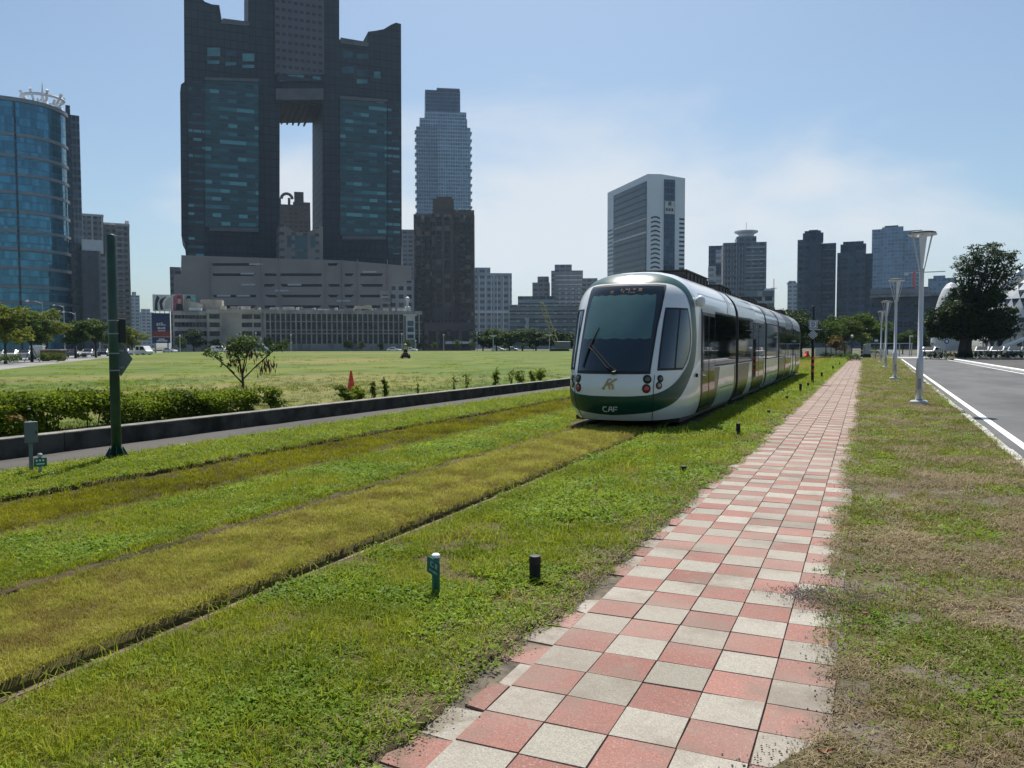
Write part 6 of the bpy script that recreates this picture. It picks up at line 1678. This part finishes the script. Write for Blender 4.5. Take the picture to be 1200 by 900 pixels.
# tram signal post with D and diamond signs
x, y = gnd(952, 450)
t = thing('signal_post', 'black post with orange stripes carrying a square D sign over a diamond sign', 'sign post', (x,y,0), .0)
mb = MB(); mb.lathe([(.062,-.05),(.062,3.4),(.05,3.42)], 16); mb.build('post', M['pole_dark'], t, smooth=True)
mb = MB(); mb.lathe([(.12,-.03),(.12,.03),(.07,.05)], 16); mb.build('foot', M['pole_dark'], t)
mb = MB()
for k in range(3):
    z = .62+k*.27; P = [[(.0645*math.cos(a), .0645*math.sin(a), z+.10*math.sin(a)+dz) for a in np.linspace(0, 2*PI, 25)] for dz in (0,.12)]; mb.grid(P, flip=True)
mb.build('orange_stripe', M['orange'], t)
def plate(t, name, poly, m1, inner, m2):
    mb = MB(); mb.prism_y(poly, -.085, -.07); p = mb.build(name, m1, t)
    mb = MB(); mb.prism_y(inner, -.089, -.0855); mb.build('border_field', m2, p); return p
def sq(c, h): return [(-h,c-h),(h,c-h),(h,c+h),(-h,c+h)]
def dm(c, h): return [(0,c-h),(h,c),(0,c+h),(-h,c)]
p = plate(t, 'square_sign', sq(2.60,.175), M['sign_white'], sq(2.60,.150), M['sign_blue'])
mb = MB(); mb.prism_y(sq(2.60,.13), -.093, -.0895); mb.build('white_field', M['sign_white'], p)
mb = MB(); D_ = [(-.065,2.51),(.015,2.51),(.07,2.55),(.07,2.65),(.015,2.69),(-.065,2.69)]
mb.prism_y(D_, -.097, -.0935); dl = mb.build('letter', M['sign_blue'], p)
mb = MB(); mb.prism_y([(-.025,2.55),(.005,2.55),(.03,2.572),(.03,2.628),(.005,2.65),(-.025,2.65)], -.1, -.0975); mb.build('letter_bowl', M['sign_white'], p)
p = plate(t, 'diamond_sign', dm(2.16,.205), M['sign_white'], dm(2.16,.165), M['sign_blue'])
mb = MB(); mb.prism_y(dm(2.16,.13), -.093, -.0895); mb.build('white_field', M['sign_white'], p)
mb = MB()
def seg(mb, segs, x, z, w_, h):
    q = .016
    R_ = {'t':(x,x+w_,z+h-q,z+h),'m':(x,x+w_,z+h/2-q/2,z+h/2+q/2),'b':(x,x+w_,z,z+q),'tl':(x,x+q,z+h/2,z+h),'tr':(x+w_-q,x+w_,z+h/2,z+h),'bl':(x,x+q,z,z+h/2),'br':(x+w_-q,x+w_,z,z+h/2)}
    for i, s in enumerate(segs): a, b, c, d = R_[s]; mb.box(a, b, -.097-.0003*i, -.0935, c, d)
seg(mb, ('t','tr','m','bl','b'), -.06, 2.11, .05, .10); seg(mb, ('t','tl','m','br','b'), .01, 2.11, .05, .10); mb.build('numerals', M['sign_blue'], p)
mb = MB(); mb.box(-.14,.10,-.06,-.02,2.36,2.40); mb.box(.06,.36,-.03,.0,2.36,2.385); mb.build('cross_arm', M['sign_white'], t)
# traffic cone
x, y = at(411, 27.0)
t = thing('traffic_cone', 'bright orange traffic cone standing in the lawn behind a shrub', 'traffic cone', (x,y,LZ), 0); t.scale = (.78,)*3
mb = MB(); mb.lathe([(.19,.03),(.175,.10),(.04,.88),(.03,.90),(.01,.90)], 20); mb.build('cone', M['orange'], t, smooth=True)
mb = MB(); mb.prism([(-.2,-.2),(.2,-.2),(.2,.2),(-.2,.2)], 0, .03); mb.build('base', M['orange'], t, bevel=.01)
mb = MB(); mb.lathe([(.136,.34),(.112,.46)], 20); mb.lathe([(.075,.55),(.06,.66)], 20) if False else None; mb.build('sleeve', pm('cone_sleeve', (.78,.12,.05), .4, var=.05), t)
# ride-on mower and rider
x, y = gnd(475, 420.0, LZ); MR = PI/2+.62
t = thing('ride_on_mower', 'small dark red ride-on mower far out on the lawn', 'mower', (x,y,LZ), MR)
mb = MB(); mb.prism_y([(-.95,.28),(.95,.28),(.98,.45),(.9,.62),(.35,.66),(.3,.42),(-.35,.42),(-.42,.72),(-.9,.70)], -.3, .3); mb.build('body', M['mower_red'], t, bevel=.03)
mb = MB(); mb.prism([(-.55,-.62),(.45,-.62),(.6,-.3),(.6,.3),(.45,.62),(-.55,.62)], .1, .26); mb.build('cutter_deck', M['black'], t, bevel=.03)
mb = MB(); mb.prism_y([(-.62,.74),(-.15,.74),(-.13,.82),(-.5,.84),(-.56,1.12),(-.66,1.12)], -.24, .24); mb.build('seat', M['black'], t, bevel=.03)
for wx, wy, r_, w_ in ((-.68,.42,.27,.2),(-.68,-.42,.27,.2),(.7,.38,.19,.14),(.7,-.38,.19,.14)):
    mb = MB(); mb.tube([(wx,wy-w_/2,r_),(wx,wy+w_/2,r_)], r_, 20); w0 = mb.build('wheel', M['rubber'], t, bevel=.02)
    mb = MB(); mb.tube([(wx,wy-w_/2-.004,r_),(wx,wy+w_/2+.004,r_)], r_*.45, 12); mb.build('rim', M['galv'], w0)
mb = MB(); mb.tube([(.35,0,.6),(.18,0,.98)], .025, 8); mb.tube([(.18+.05*math.cos(a)*.6,.17*math.sin(a),1.0+.17*math.cos(a)*.4) for a in np.linspace(0,2*PI,17)], .015, 6); mb.build('steering_wheel', M['black'], t)
def skin_person(name, pts, edges, rad, mat, parent=None, loc=None, rot=0, sub=2):
    me = bpy.data.meshes.new(name); me.from_pydata(pts, edges, []); me.materials.append(mat)
    o = bpy.data.objects.new(name, me); COL.objects.link(o)
    sk_ = o.modifiers.new('skin', 'SKIN'); sk_.use_smooth_shade = True
    for v, r_ in zip(me.skin_vertices[0].data, rad): v.radius = (r_, r_) if not isinstance(r_, tuple) else r_
    me.skin_vertices[0].data[0].use_root = True
    sb = o.modifiers.new('sub', 'SUBSURF'); sb.levels = 1; sb.render_levels = sub
    if parent: o.parent = parent
    if loc: o.location = loc
    o.rotation_euler = (0,0,rot); return o
pts = [(-.36,0,.90),(-.38,0,1.1),(-.36,0,1.3),(-.33,0,1.42),(-.31,0,1.50),(-.30,0,1.60),(-.29,0,1.68),
       (-.33,.19,1.38),(-.20,.25,1.14),(.08,.17,1.04),(-.33,-.19,1.38),(-.20,-.25,1.14),(.08,-.17,1.04),
       (-.28,.11,.90),(.12,.15,.90),(.22,.16,.52),(.34,.16,.47),(-.28,-.11,.90),(.12,-.15,.90),(.22,-.16,.52),(.34,-.16,.47)]
eds = [(0,1),(1,2),(2,3),(3,4),(4,5),(5,6),(3,7),(7,8),(8,9),(3,10),(10,11),(11,12),(0,13),(13,14),(14,15),(15,16),(0,17),(17,18),(18,19),(19,20)]
rad = [.15,.135,.15,.10,.055,.095,.075,.065,.048,.034,.065,.048,.034,.085,.068,.045,.04,.085,.068,.045,.04]
pr = skin_person('person', pts, eds, rad, M['skin'], None, (x,y,LZ), MR); tag(pr, 'person in a yellow vest and pale hat riding the mower', 'person')
vp = skin_person('vest', [(-.38,0,.98),(-.38,0,1.14),(-.36,0,1.32),(-.345,0,1.40),(-.335,.16,1.385),(-.335,-.16,1.385)], [(0,1),(1,2),(2,3),(3,4),(3,5)], [.155,.155,.165,.13,.085,.085], M['vest'], pr)
tp = skin_person('trousers', [(-.36,0,.90),(-.28,.11,.90),(.12,.15,.90),(.21,.16,.58),(-.28,-.11,.90),(.12,-.15,.90),(.21,-.16,.58)], [(0,1),(1,2),(2,3),(0,4),(4,5),(5,6)], [.165,.105,.085,.062,.105,.085,.062], M['trouser'], pr)
mb = MB(); mb.lathe([(.23,1.655),(.235,1.665),(.13,1.69),(.115,1.76),(.07,1.80),(.01,1.805)], 20, -.29, 0); mb.build('sun_hat', M['hat'], pr, smooth=True)
# vehicles
def car(px, D, mat, label, head=0.0, kind='car', base=-.09, group='cars on the far streets'):
    x, y = at(px, D); t = thing('car' if kind != 'van' else 'van', label, 'car' if kind != 'van' else 'van', (x,y,base), head, group)
    if kind == 'van':
        body = [(-2.4,.35),(2.3,.35),(2.45,.75),(2.2,1.15),(1.45,1.98),(-2.35,2.0),(-2.42,1.6)]; gl = [(1.52,1.15),(2.02,1.15),(1.40,1.85),(.55,1.85),(.55,1.15)]; gl2 = [(-.75,1.2),(.4,1.2),(.4,1.85),(-.75,1.85)]; W_ = .86
    elif kind == 'pickup':
        body = [(-2.5,.5),(2.35,.4),(2.45,.95),(2.1,1.2),(1.55,1.95),(-.35,1.98),(-.42,1.05),(-2.5,1.05)]; gl = [(1.45,1.2),(1.98,1.22),(1.5,1.85),(.72,1.85),(.72,1.2)]; gl2 = [(-.2,1.2),(.55,1.2),(.55,1.85),(-.2,1.85)]; W_ = .85
    else:
        body = [(-2.15,.3),(2.1,.3),(2.18,.62),(2.0,.80),(1.1,.93),(.45,1.40),(-.95,1.44),(-1.7,1.0),(-2.12,.92)]; gl = [(.98,.96),(.42,1.34),(-.2,1.36),(-.2,.96)]; gl2 = [(-.3,.96),(-.3,1.36),(-.92,1.37),(-1.45,1.0)]; W_ = .85
    mb = MB(); mb.prism_y(body, -W_, W_); mb.build('body', mat, t, bevel=.08)
    for q in (gl, gl2):
        mb = MB()
        for s in (1,-1): mb.prism_y(q, s*(W_+.004)-.004, s*(W_+.004)+.004)
        mb.build('window', M['glass'], t)
    mb = MB()
    if kind == 'car':
        mb.add([(1.12,-.7,.95),(1.12,.7,.95),(.5,.62,1.38),(.5,-.62,1.38)], [(0,1,2,3)]); mb.add([(-1.72,.7,1.02),(-1.72,-.7,1.02),(-1.0,-.62,1.44),(-1.0,.62,1.44)], [(0,1,2,3)])
        for k in range(len(mb.v)): a, b, c = mb.v[k]; mb.v[k] = (a+(.03 if a > 0 else -.03), b, c+.02)
        mb.build('windscreen', M['glass'], t)
    wb = 1.32 if kind == 'car' else 1.5
    for wx in (-wb, wb):
        for wy in (-W_+.08, W_-.08):
            mb = MB(); mb.tube([(wx,wy-.11,.31),(wx,wy+.11,.31)], .31, 18); w0 = mb.build('wheel', M['rubber'], t)
            mb = MB(); mb.tube([(wx,wy-.115,.31),(wx,wy+.115,.31)], .18, 12); mb.build('rim', M['galv'], w0)
    mb = MB()
    for s in (.6,-.6): mb.box(body[1][0]-.0, body[1][0]+.06, s-.13, s+.13, .58, .72)
    mb.build('headlight', M['sign_white'], t)
    return t
H = math.atan2(d.y, d.x)
for px, D, m_, kind, hd_, lab in ((13,112,'car_white','car',H,'white car in the street at the far left edge'),(29,114,'car_silver','car',H,'silver car between the two left street trees'),(46,118,'car_white','van',H,'white van just left of the brown crate'),
    (84,138,'car_dark','car',H,'dark car just right of the brown crate'),(103,148,'car_silver','car',H+PI,'silver car behind the small bush right of the crate'),(121,152,'car_dark','car',H,'dark car just left of the green pole'),(146,166,'car_white','car',H,'white car just right of the green pole'),
    (164,150,'car_white','pickup',PI*.02,'white double-cab pickup at the corner of the lawn'),(199,232,'car_white','car',.1,'white car at the foot of the navy billboard'),(257,243,'car_white','van',.1,'white van behind the lawn below the beige flats'),
    (306,242,'car_blue','van',.1,'blue van behind the spindly pod tree'),(462,244,'car_white','car',.1,'white car behind the mower, left one'),(481,244,'car_white','car',.1,'white car behind the mower, right one'),(584,240,'car_white','car',.1,'white car near the twin-headed lamp post'),
    (600,241,'car_silver','car',.1,'pale car in front of the tree clump')):
    car(px, D, M[m_], lab, hd_, kind)
for px, D, m_, hd_, lab in ((1092,108,'car_white',1.2,'white car parked left of the banyan trunk'),(1153,112,'car_silver',1.3,'pale car parked just right of the banyan trunk'),(1172,110,'car_silver',1.2,'silver car parked at the right, second from the edge'),(1193,104,'car_blue',1.2,'blue-grey car parked at the right edge of the photo')):
    car(px, D, M[m_], lab, hd_, base=-.06, group='cars parked by the banyan')
# brown crate
x, y = at(62, 103); t = thing('wooden_crate', 'big brown plank crate with a pale top beyond the lawn', 'crate', (x,y,-.09), .5)
mb = MB(); mb.box(-1.2,1.2,-.8,.8,.1,1.35); mb.build('body', M['wood'], t)
mb = MB()
for k in range(7): mb.box(-1.2+k*.36, -1.0+k*.36, -.84, -.803, .1, 1.35)
for z in (.15,1.2): mb.box(-1.22,1.22,-.88,-.842,z,z+.12)
for k in range(5): mb.box(1.203,1.24,-.75+k*.33,-.55+k*.33,.1,1.35)
mb.build('plank', M['wood'], t); mb = MB(); mb.box(-1.3,1.3,-.92,.92,1.36,1.5); mb.build('lid', M['conc'], t, bevel=.02); mb = MB(); mb.box(-1.1,-.8,-.7,.7,-.02,.1); mb.box(.8,1.1,-.7,.7,-.02,.1); mb.build('skid', M['wood'], t)
# tree props
x, y = at(37, 97); t = thing('tree_stake', 'three pale wooden props tied round a thin street tree', 'tree stake', (x,y,-.09))
for k in range(3):
    a = k*2.1+.4; mb = MB(); mb.tube([(.95*math.cos(a),.95*math.sin(a),-.05),(.09*math.cos(a),.09*math.sin(a),1.75)], .045, 6); mb.build('leg', M['bark_pale'], t)
# street lights
def street_light(px, D, py, arm_px, label, arm_py=None):
    x, y = at(px, D); zt = zat(px, py, D); t = thing('street_light', label, 'street light', (x,y,-.1), YAW-.35, 'tall street lights along the left street')
    mb = MB(); mb.tube([(0,0,-.1),(0,0,zt*.6),(0,0,zt+.1)], [.13,.10,.07], 10); mb.build('pole', M['galv'], t)
    L = (arm_px-px)*D/F_PX*1.08; sgn = 1 if L > 0 else -1
    mb = MB(); mb.tube([(0,0,zt-.25),(L*.4,0,zt+.12),(L*.8,0,zt+.2)], .045, 6); ar = mb.build('arm', M['galv'], t)
    mb = MB(); mb.tube([(L*.78,0,zt+.2),(L*.9,0,zt+.2),(L,0,zt+.18)], [.09,.14,.06], 8); mb.build('lamp_head', M['white_paint'], ar)
street_light(51, 118, 353, 26, 'tall street light with an arm to the left, above the brown crate')
street_light(89, 132, 366, 70, 'street light with an arm to the left, second from the left')
street_light(76, 140, 358, 60, 'bare looking street light pole between two armed ones')
street_light(117, 150, 374, 100, 'street light just left of the green pole')
def lamp(px, D, py, label, twin=False):
    x, y = at(px, D); zt = zat(px, py, D); t = thing('street_lamp', label, 'street lamp', (x,y,-.1), YAW+.2, 'slim lamps at the far edge of the lawn')
    mb = MB(); mb.tube([(0,0,-.05),(0,0,zt)], [.11,.07], 8); mb.build('pole', M['white_paint'], t)
    mb = MB()
    if twin: mb.prism_y([(-1.0,zt),(-.1,zt-.35),(.1,zt-.35),(1.0,zt),(.9,zt+.15),(-.9,zt+.15)], -.2, .2)
    else: mb.lathe([(.12,zt-.1),(.22,zt+.1),(.2,zt+.35),(.08,zt+.45)], 10)
    mb.build('lamp_head', M['white_paint'], t)
for px, D, py, lab, tw in ((211,222,394,'slim lamp at the foot of the navy billboard',0),(300,234,391,'slim lamp behind the pod tree, before the beige flats',0),(341,234,393,'slim lamp right of the pod tree, before the finned flats',0),(471,232,392,'slim lamp right behind the mower',0),
    (487,234,400,'short slim lamp right of the white framed bay',0),(520,232,393,'slim pole before the brown tower podium',0),(559,226,391,'slim lamp at the left end of the tree clump',0),(578,205,393,'lamp with a flat twin head before the tree clump',1),(644,205,392,'flat headed lamp beside the yellow crane boom',1)):
    lamp(px, D, py, lab, tw)
# crawler crane in the trees
x, y = at(655, 214); t = thing('crawler_crane', 'pale yellow lattice boom crane standing among the trees', 'crane', (x,y,-.1), YAW)
k = 214/F_PX; tip = Vector(((634-655)*k, 0, zat(634,353,214))); ft = Vector((-.3,0,1.6)); mb = MB(); dv = tip-ft; side_ = Vector((dv.z,0,-dv.x)).normalized()*.55; dy_ = Vector((0,.55,0))
for a in (side_+dy_, side_-dy_, -side_+dy_, -side_-dy_): mb.tube([ft+a*.6, ft+dv*.15+a, ft+dv*.85+a, tip+a*.4], .10, 5)
for i in range(14):
    u0, u1 = i/14, (i+1)/14
    for sy in (dy_, -dy_): mb.tube([ft+dv*u0+side_*(1 if i % 2 else -1)+sy, ft+dv*u1-side_*(1 if i % 2 else -1)+sy], .06, 4)
mb.build('boom', M['yellow_paint'], t)
mb = MB(); mb.box(-1.2,3.0,-1.3,1.3,1.1,2.9); mb.build('cab', M['sign_grey'], t, bevel=.1)
for s in (1,-1):
    mb = MB(); mb.prism_y([(-2.2,.1),(2.4,.1),(2.7,.5),(2.4,.95),(-2.2,.95),(-2.5,.5)], s*1.5-.35, s*1.5+.35); mb.build('crawler_track', M['black'], t, bevel=.05)
# things at the end of the road
x, y = gnd(945.5, 418.5); t = thing('traffic_barrier', 'orange water-filled barrier block beside the track behind the tram', 'barrier', (x,y,0), .3)
mb = MB(); mb.prism_y([(-.32,0),(.32,0),(.3,.2),(.14,.45),(.11,.85),(-.11,.85),(-.14,.45),(-.3,.2)], -.6, .6); mb.build('body', M['orange'], t, bevel=.03)
mb = MB(); mb.box(-.33,.33,-.45,-.25,-.01,.06); mb.box(-.33,.33,.25,.45,-.01,.06); mb.build('foot', M['rubber'], t)
DG = 122
def gp(px): return at(px, DG)
t = thing('pipe_gate', 'white pipe gate frame spanning the far end of the road', 'gate', (*gp(1042),-.1), YAW)
lx_ = lambda px: (px-1042)*DG/F_PX*1.1; zb_ = zat(1042, 402, DG)+.1
mb = MB(); mb.box(lx_(1017), lx_(1067), -.06, .06, zb_-.12, zb_); mb.build('top_rail', M['white_paint'], t)
for p in (1017,1036,1053,1066):
    mb = MB(); mb.tube([(lx_(p),0,-.05),(lx_(p),0,zb_-.121)], .08, 8); mb.build('post', M['white_paint'], t)
t = thing('railing', 'low white railing closing the road end left of the gate frame', 'railing', (*at(1014,112),-.1), YAW)
k = 112/F_PX*1.1; mb = MB()
for z in (.5,1.0): mb.tube([((1000-1014)*k,0,z),((1034-1014)*k,0,z)], .045, 6)
mb.build('rail', M['white_paint'], t); mb = MB()
for p in (1000,1008,1017,1025,1034): mb.tube([((p-1014)*k,0,0),((p-1014)*k,0,1.05)], .045, 6)
mb.build('post', M['white_paint'], t)
t = thing('boundary_wall', 'low white wall behind the hedge left of the path end', 'wall', (*at(979,124),-.1), YAW)
k = 124/F_PX*1.1; mb = MB(); mb.box((958-979)*k,(997-979)*k,0,.25,0,1.3); mb.build('panel', M['white_paint'], t); mb = MB(); mb.box((957.5-979)*k,(997.5-979)*k,-.05,.3,1.302,1.4); mb.build('coping', M['conc'], t)
t = thing('gate_lamp', 'white lamp on a post at the right end of the gate frame', 'street lamp', (*at(1066,119),-.1)); zt = zat(1066,393,119)
mb = MB(); mb.tube([(0,0,0),(0,0,zt)], .08, 8); mb.build('pole', M['white_paint'], t); mb = MB(); mb.box(-.05,.45,-.12,.12,zt-.15,zt+.12); mb.build('lamp_head', M['white_paint'], t)
t = thing('gate_cabinet', 'grey gate cabinet with a black foot at the end of the paved path', 'cabinet', (*at(1016,100),-.02), YAW)
mb = MB(); mb.box(-.35,.35,-.3,.3,.55,1.75); mb.build('cabinet', M['galv'], t, bevel=.03); mb = MB(); mb.box(-.38,.38,-.33,.33,0,.548); mb.build('foot', M['black'], t)
t = thing('road_sign', 'thin post with a small grey-blue sign at the road end', 'sign', (*at(1026.5,92),0), YAW); zt = zat(1026.5,398,92)
mb = MB(); mb.tube([(0,0,-.05),(0,0,zt)], .035, 8); mb.build('post', M['pole_dark'], t); mb = MB(); mb.box(-.25,.25,-.06,-.04,zt-.42,zt+.03); pl = mb.build('plate', M['sign_blue'], t); mb = MB(); mb.box(-.2,.2,-.068,-.061,zt-.2,zt-.02); mb.build('plate_marks', M['sign_white'], pl)
for px, D, py, lab in ((998.5,98,396,'black garden lamp with a globe left of the path end'),(974,108,402,'short black garden lamp before the white wall')):
    t = thing('garden_lamp', lab, 'lamp', (*at(px,D),0)); zt = zat(px,py,D); mb = MB(); mb.tube([(0,0,-.05),(0,0,zt)], .05, 8); mb.build('post', M['pole_dark'], t); mb = MB(); mb.lathe([(.08,zt),(.17,zt+.14),(.15,zt+.3),(.05,zt+.38)], 12); mb.build('globe', M['sign_white'], t, smooth=True)
x, y = at(1109, 95)
t = thing('road_sign', 'round blue sign on a post left of the banyan trunk', 'sign', (x,y,-.06), YAW); zt = zat(1105,398,95)
mb = MB(); mb.tube([(0,0,0),(0,0,zt+.1)], .04, 8); mb.build('post', M['galv'], t); mb = MB(); mb.tube([(0,-.06,zt-.15),(0,-.04,zt-.15)], .3, 20); mb.build('plate', M['sign_blue'], t); mb = MB(); mb.tube([(0,-.075,zt-.15),(0,-.061,zt-.15)], .15, 16); mb.build('plate_mark', M['sign_white'], t)
for k_, px in enumerate((1124,1138,1152,1166,1180,1194,1206)):
    x, y = gnd(px, 421, -.06); mb = MB(); mb.prism_y([(-.6,0),(.6,0),(.52,.14),(.4,.17),(-.4,.17),(-.52,.14)], -.12, .12)
    o = mb.build('wheel_stop', M['conc'], None, (x,y,-.06), -.15, bevel=.03); tag(o, 'brownish rounded concrete wheel stop in a row before the banyan', 'wheel stop', 'wheel stops along the car park')
# fallen leaves
for px, py, m_, lab in ((1013,724,'leaf_orange','curled orange leaf on the dry verge right of the path'),(1179,722,'leaf_orange','orange leaf near the right edge on the dry verge'),(967,890,'leaf_orange','brown-red leaf at the foot of the photo by the path edge')):
    x, y = gnd(px, py); V_ = []
    P = [[(u*.036, (v*.016)*(1-(u)**2*.85), .014+.014*(u*u)+.008*v*v) for v in (-1,-.3,.3,1)] for u in (-1,-.5,0,.5,1)]
    mb = MB(); mb.grid(P); o = mb.build('fallen_leaf', pm('fallen', (.20,.075,.035), .7, var=.2), None, (x,y,.012), random.uniform(0,3), uv=False); tag(o, lab, 'leaf', 'fallen leaves')
# ------------------------------------------------------------------ light, air, camera
AZ, EL = math.radians(23), math.radians(58)
ts = Vector((-math.sin(AZ)*math.cos(EL), math.cos(AZ)*math.cos(EL), math.sin(EL)))
sl = bpy.data.lights.new('sun', 'SUN'); sl.energy = 5.0; sl.angle = math.radians(.55); sl.color = (1.0, .955, .88)
so = bpy.data.objects.new('sun', sl); COL.objects.link(so); so.rotation_euler = ts.to_track_quat('Z', 'Y').to_euler(); so.location = (-60,120,300)
w = bpy.data.worlds.new('World'); SC.world = w; w.use_nodes = True
N, L = w.node_tree.nodes, w.node_tree.links
bg = N['Background']; sky = N.new('ShaderNodeTexSky'); sky.sky_type = 'NISHITA'; sky.sun_disc = False
sky.sun_elevation = EL; sky.sun_rotation = -AZ; sky.air_density = 1.0; sky.dust_density = 1.6; sky.ozone_density = 1.4; sky.altitude = 5
tc = N.new('ShaderNodeTexCoord'); mp = N.new('ShaderNodeMapping'); mp.inputs['Scale'].default_value = (1.0,1.0,2.6); mp.inputs['Location'].default_value = (.35,.1,.0)
L.new(tc.outputs['Generated'], mp.inputs[0])
nz_ = N.new('ShaderNodeTexNoise'); nz_.inputs['Scale'].default_value = 2.1; nz_.inputs['Detail'].default_value = 7; nz_.inputs['Roughness'].default_value = .55; nz_.inputs['Distortion'].default_value = .3
L.new(mp.outputs[0], nz_.inputs['Vector'])
# thin haze cloud bank low over the city, centred beyond the tram
sx_ = N.new('ShaderNodeSeparateXYZ'); L.new(tc.outputs['Generated'], sx_.inputs[0])
def wm(op, a, b=0.0):
    d_ = N.new('ShaderNodeMath'); d_.operation = op
    for i, v in enumerate((a, b)):
        if isinstance(v, (int, float)): d_.inputs[i].default_value = v
        else: L.new(v, d_.inputs[i])
    return d_.outputs[0]
cd = ray(715, 292); cd = cd/np.linalg.norm(cd)
ddx = wm('SUBTRACT', sx_.outputs[0], float(cd[0])); ddy = wm('SUBTRACT', sx_.outputs[1], float(cd[1])); ddz = wm('MULTIPLY', wm('SUBTRACT', sx_.outputs[2], float(cd[2])), 3.0)
dist = wm('SQRT', wm('ADD', wm('ADD', wm('MULTIPLY', ddx, ddx), wm('MULTIPLY', ddy, ddy)), wm('MULTIPLY', ddz, ddz)))
mr = N.new('ShaderNodeMapRange'); mr.interpolation_type = 'SMOOTHSTEP'; L.new(wm('ADD', dist, wm('MULTIPLY', wm('SUBTRACT', nz_.outputs[0], .5), -1.1)), mr.inputs[0])
mr.inputs[1].default_value = .16; mr.inputs[2].default_value = .50; mr.inputs[3].default_value = .84; mr.inputs[4].default_value = 0
mx = N.new('ShaderNodeMix'); mx.data_type = 'RGBA'; L.new(mr.outputs[0], mx.inputs[0]); st_ = N.new('ShaderNodeMix'); st_.data_type = 'RGBA'; st_.blend_type = 'MULTIPLY'; st_.inputs[0].default_value = 1; L.new(sky.outputs[0], st_.inputs[6]); st_.inputs[7].default_value = (.84,.95,.99,1); L.new(st_.outputs[2], mx.inputs[6]); mx.inputs[7].default_value = (7.2,7.45,7.7,1)
L.new(mx.outputs[2], bg.inputs[0]); bg.inputs[1].default_value = .074
# air
hz = bpy.data.materials.new('haze'); hz.use_nodes = True; hn = hz.node_tree.nodes; hl_ = hz.node_tree.links
hn.remove(hn['Principled BSDF']); pv = hn.new('ShaderNodeVolumePrincipled'); pv.inputs['Color'].default_value = (.55,.76,1.0,1); pv.inputs['Density'].default_value = HAZE; pv.inputs['Anisotropy'].default_value = .25
hl_.new(pv.outputs[0], hn['Material Output'].inputs['Volume'])
if HAZE > 0:
    mb = MB(); mb.box(-3120, 3120, -3020, 3120, -1.2, 330); o = mb.build('haze', hz, uv=False); o['kind'] = 'stuff'; o['label'] = 'thin bluish summer haze in the air over the whole place'; o['category'] = 'haze'
cam = bpy.data.cameras.new('camera'); co = bpy.data.objects.new('camera', cam); COL.objects.link(co); SC.camera = co
cam.sensor_width = 36; cam.lens = 36*F_PX/1200; cam.clip_start = .05; cam.clip_end = 9000
co.location = (0,0,EYE)
mr_ = Matrix(((_R[0],_U[0],-_F[0]),(_R[1],_U[1],-_F[1]),(_R[2],_U[2],-_F[2]))); co.rotation_euler = mr_.to_euler()
SC.view_settings.view_transform = 'Standard'; SC.view_settings.look = 'None'; SC.view_settings.gamma = 1; SC.view_settings.exposure = 0.56
SC.view_settings.use_curve_mapping = False
SC.cycles.max_bounces = 6; SC.cycles.transparent_max_bounces = 8; SC.cycles.volume_bounces = 0; SC.cycles.use_denoising = True
SC.cycles.sample_clamp_indirect = 6
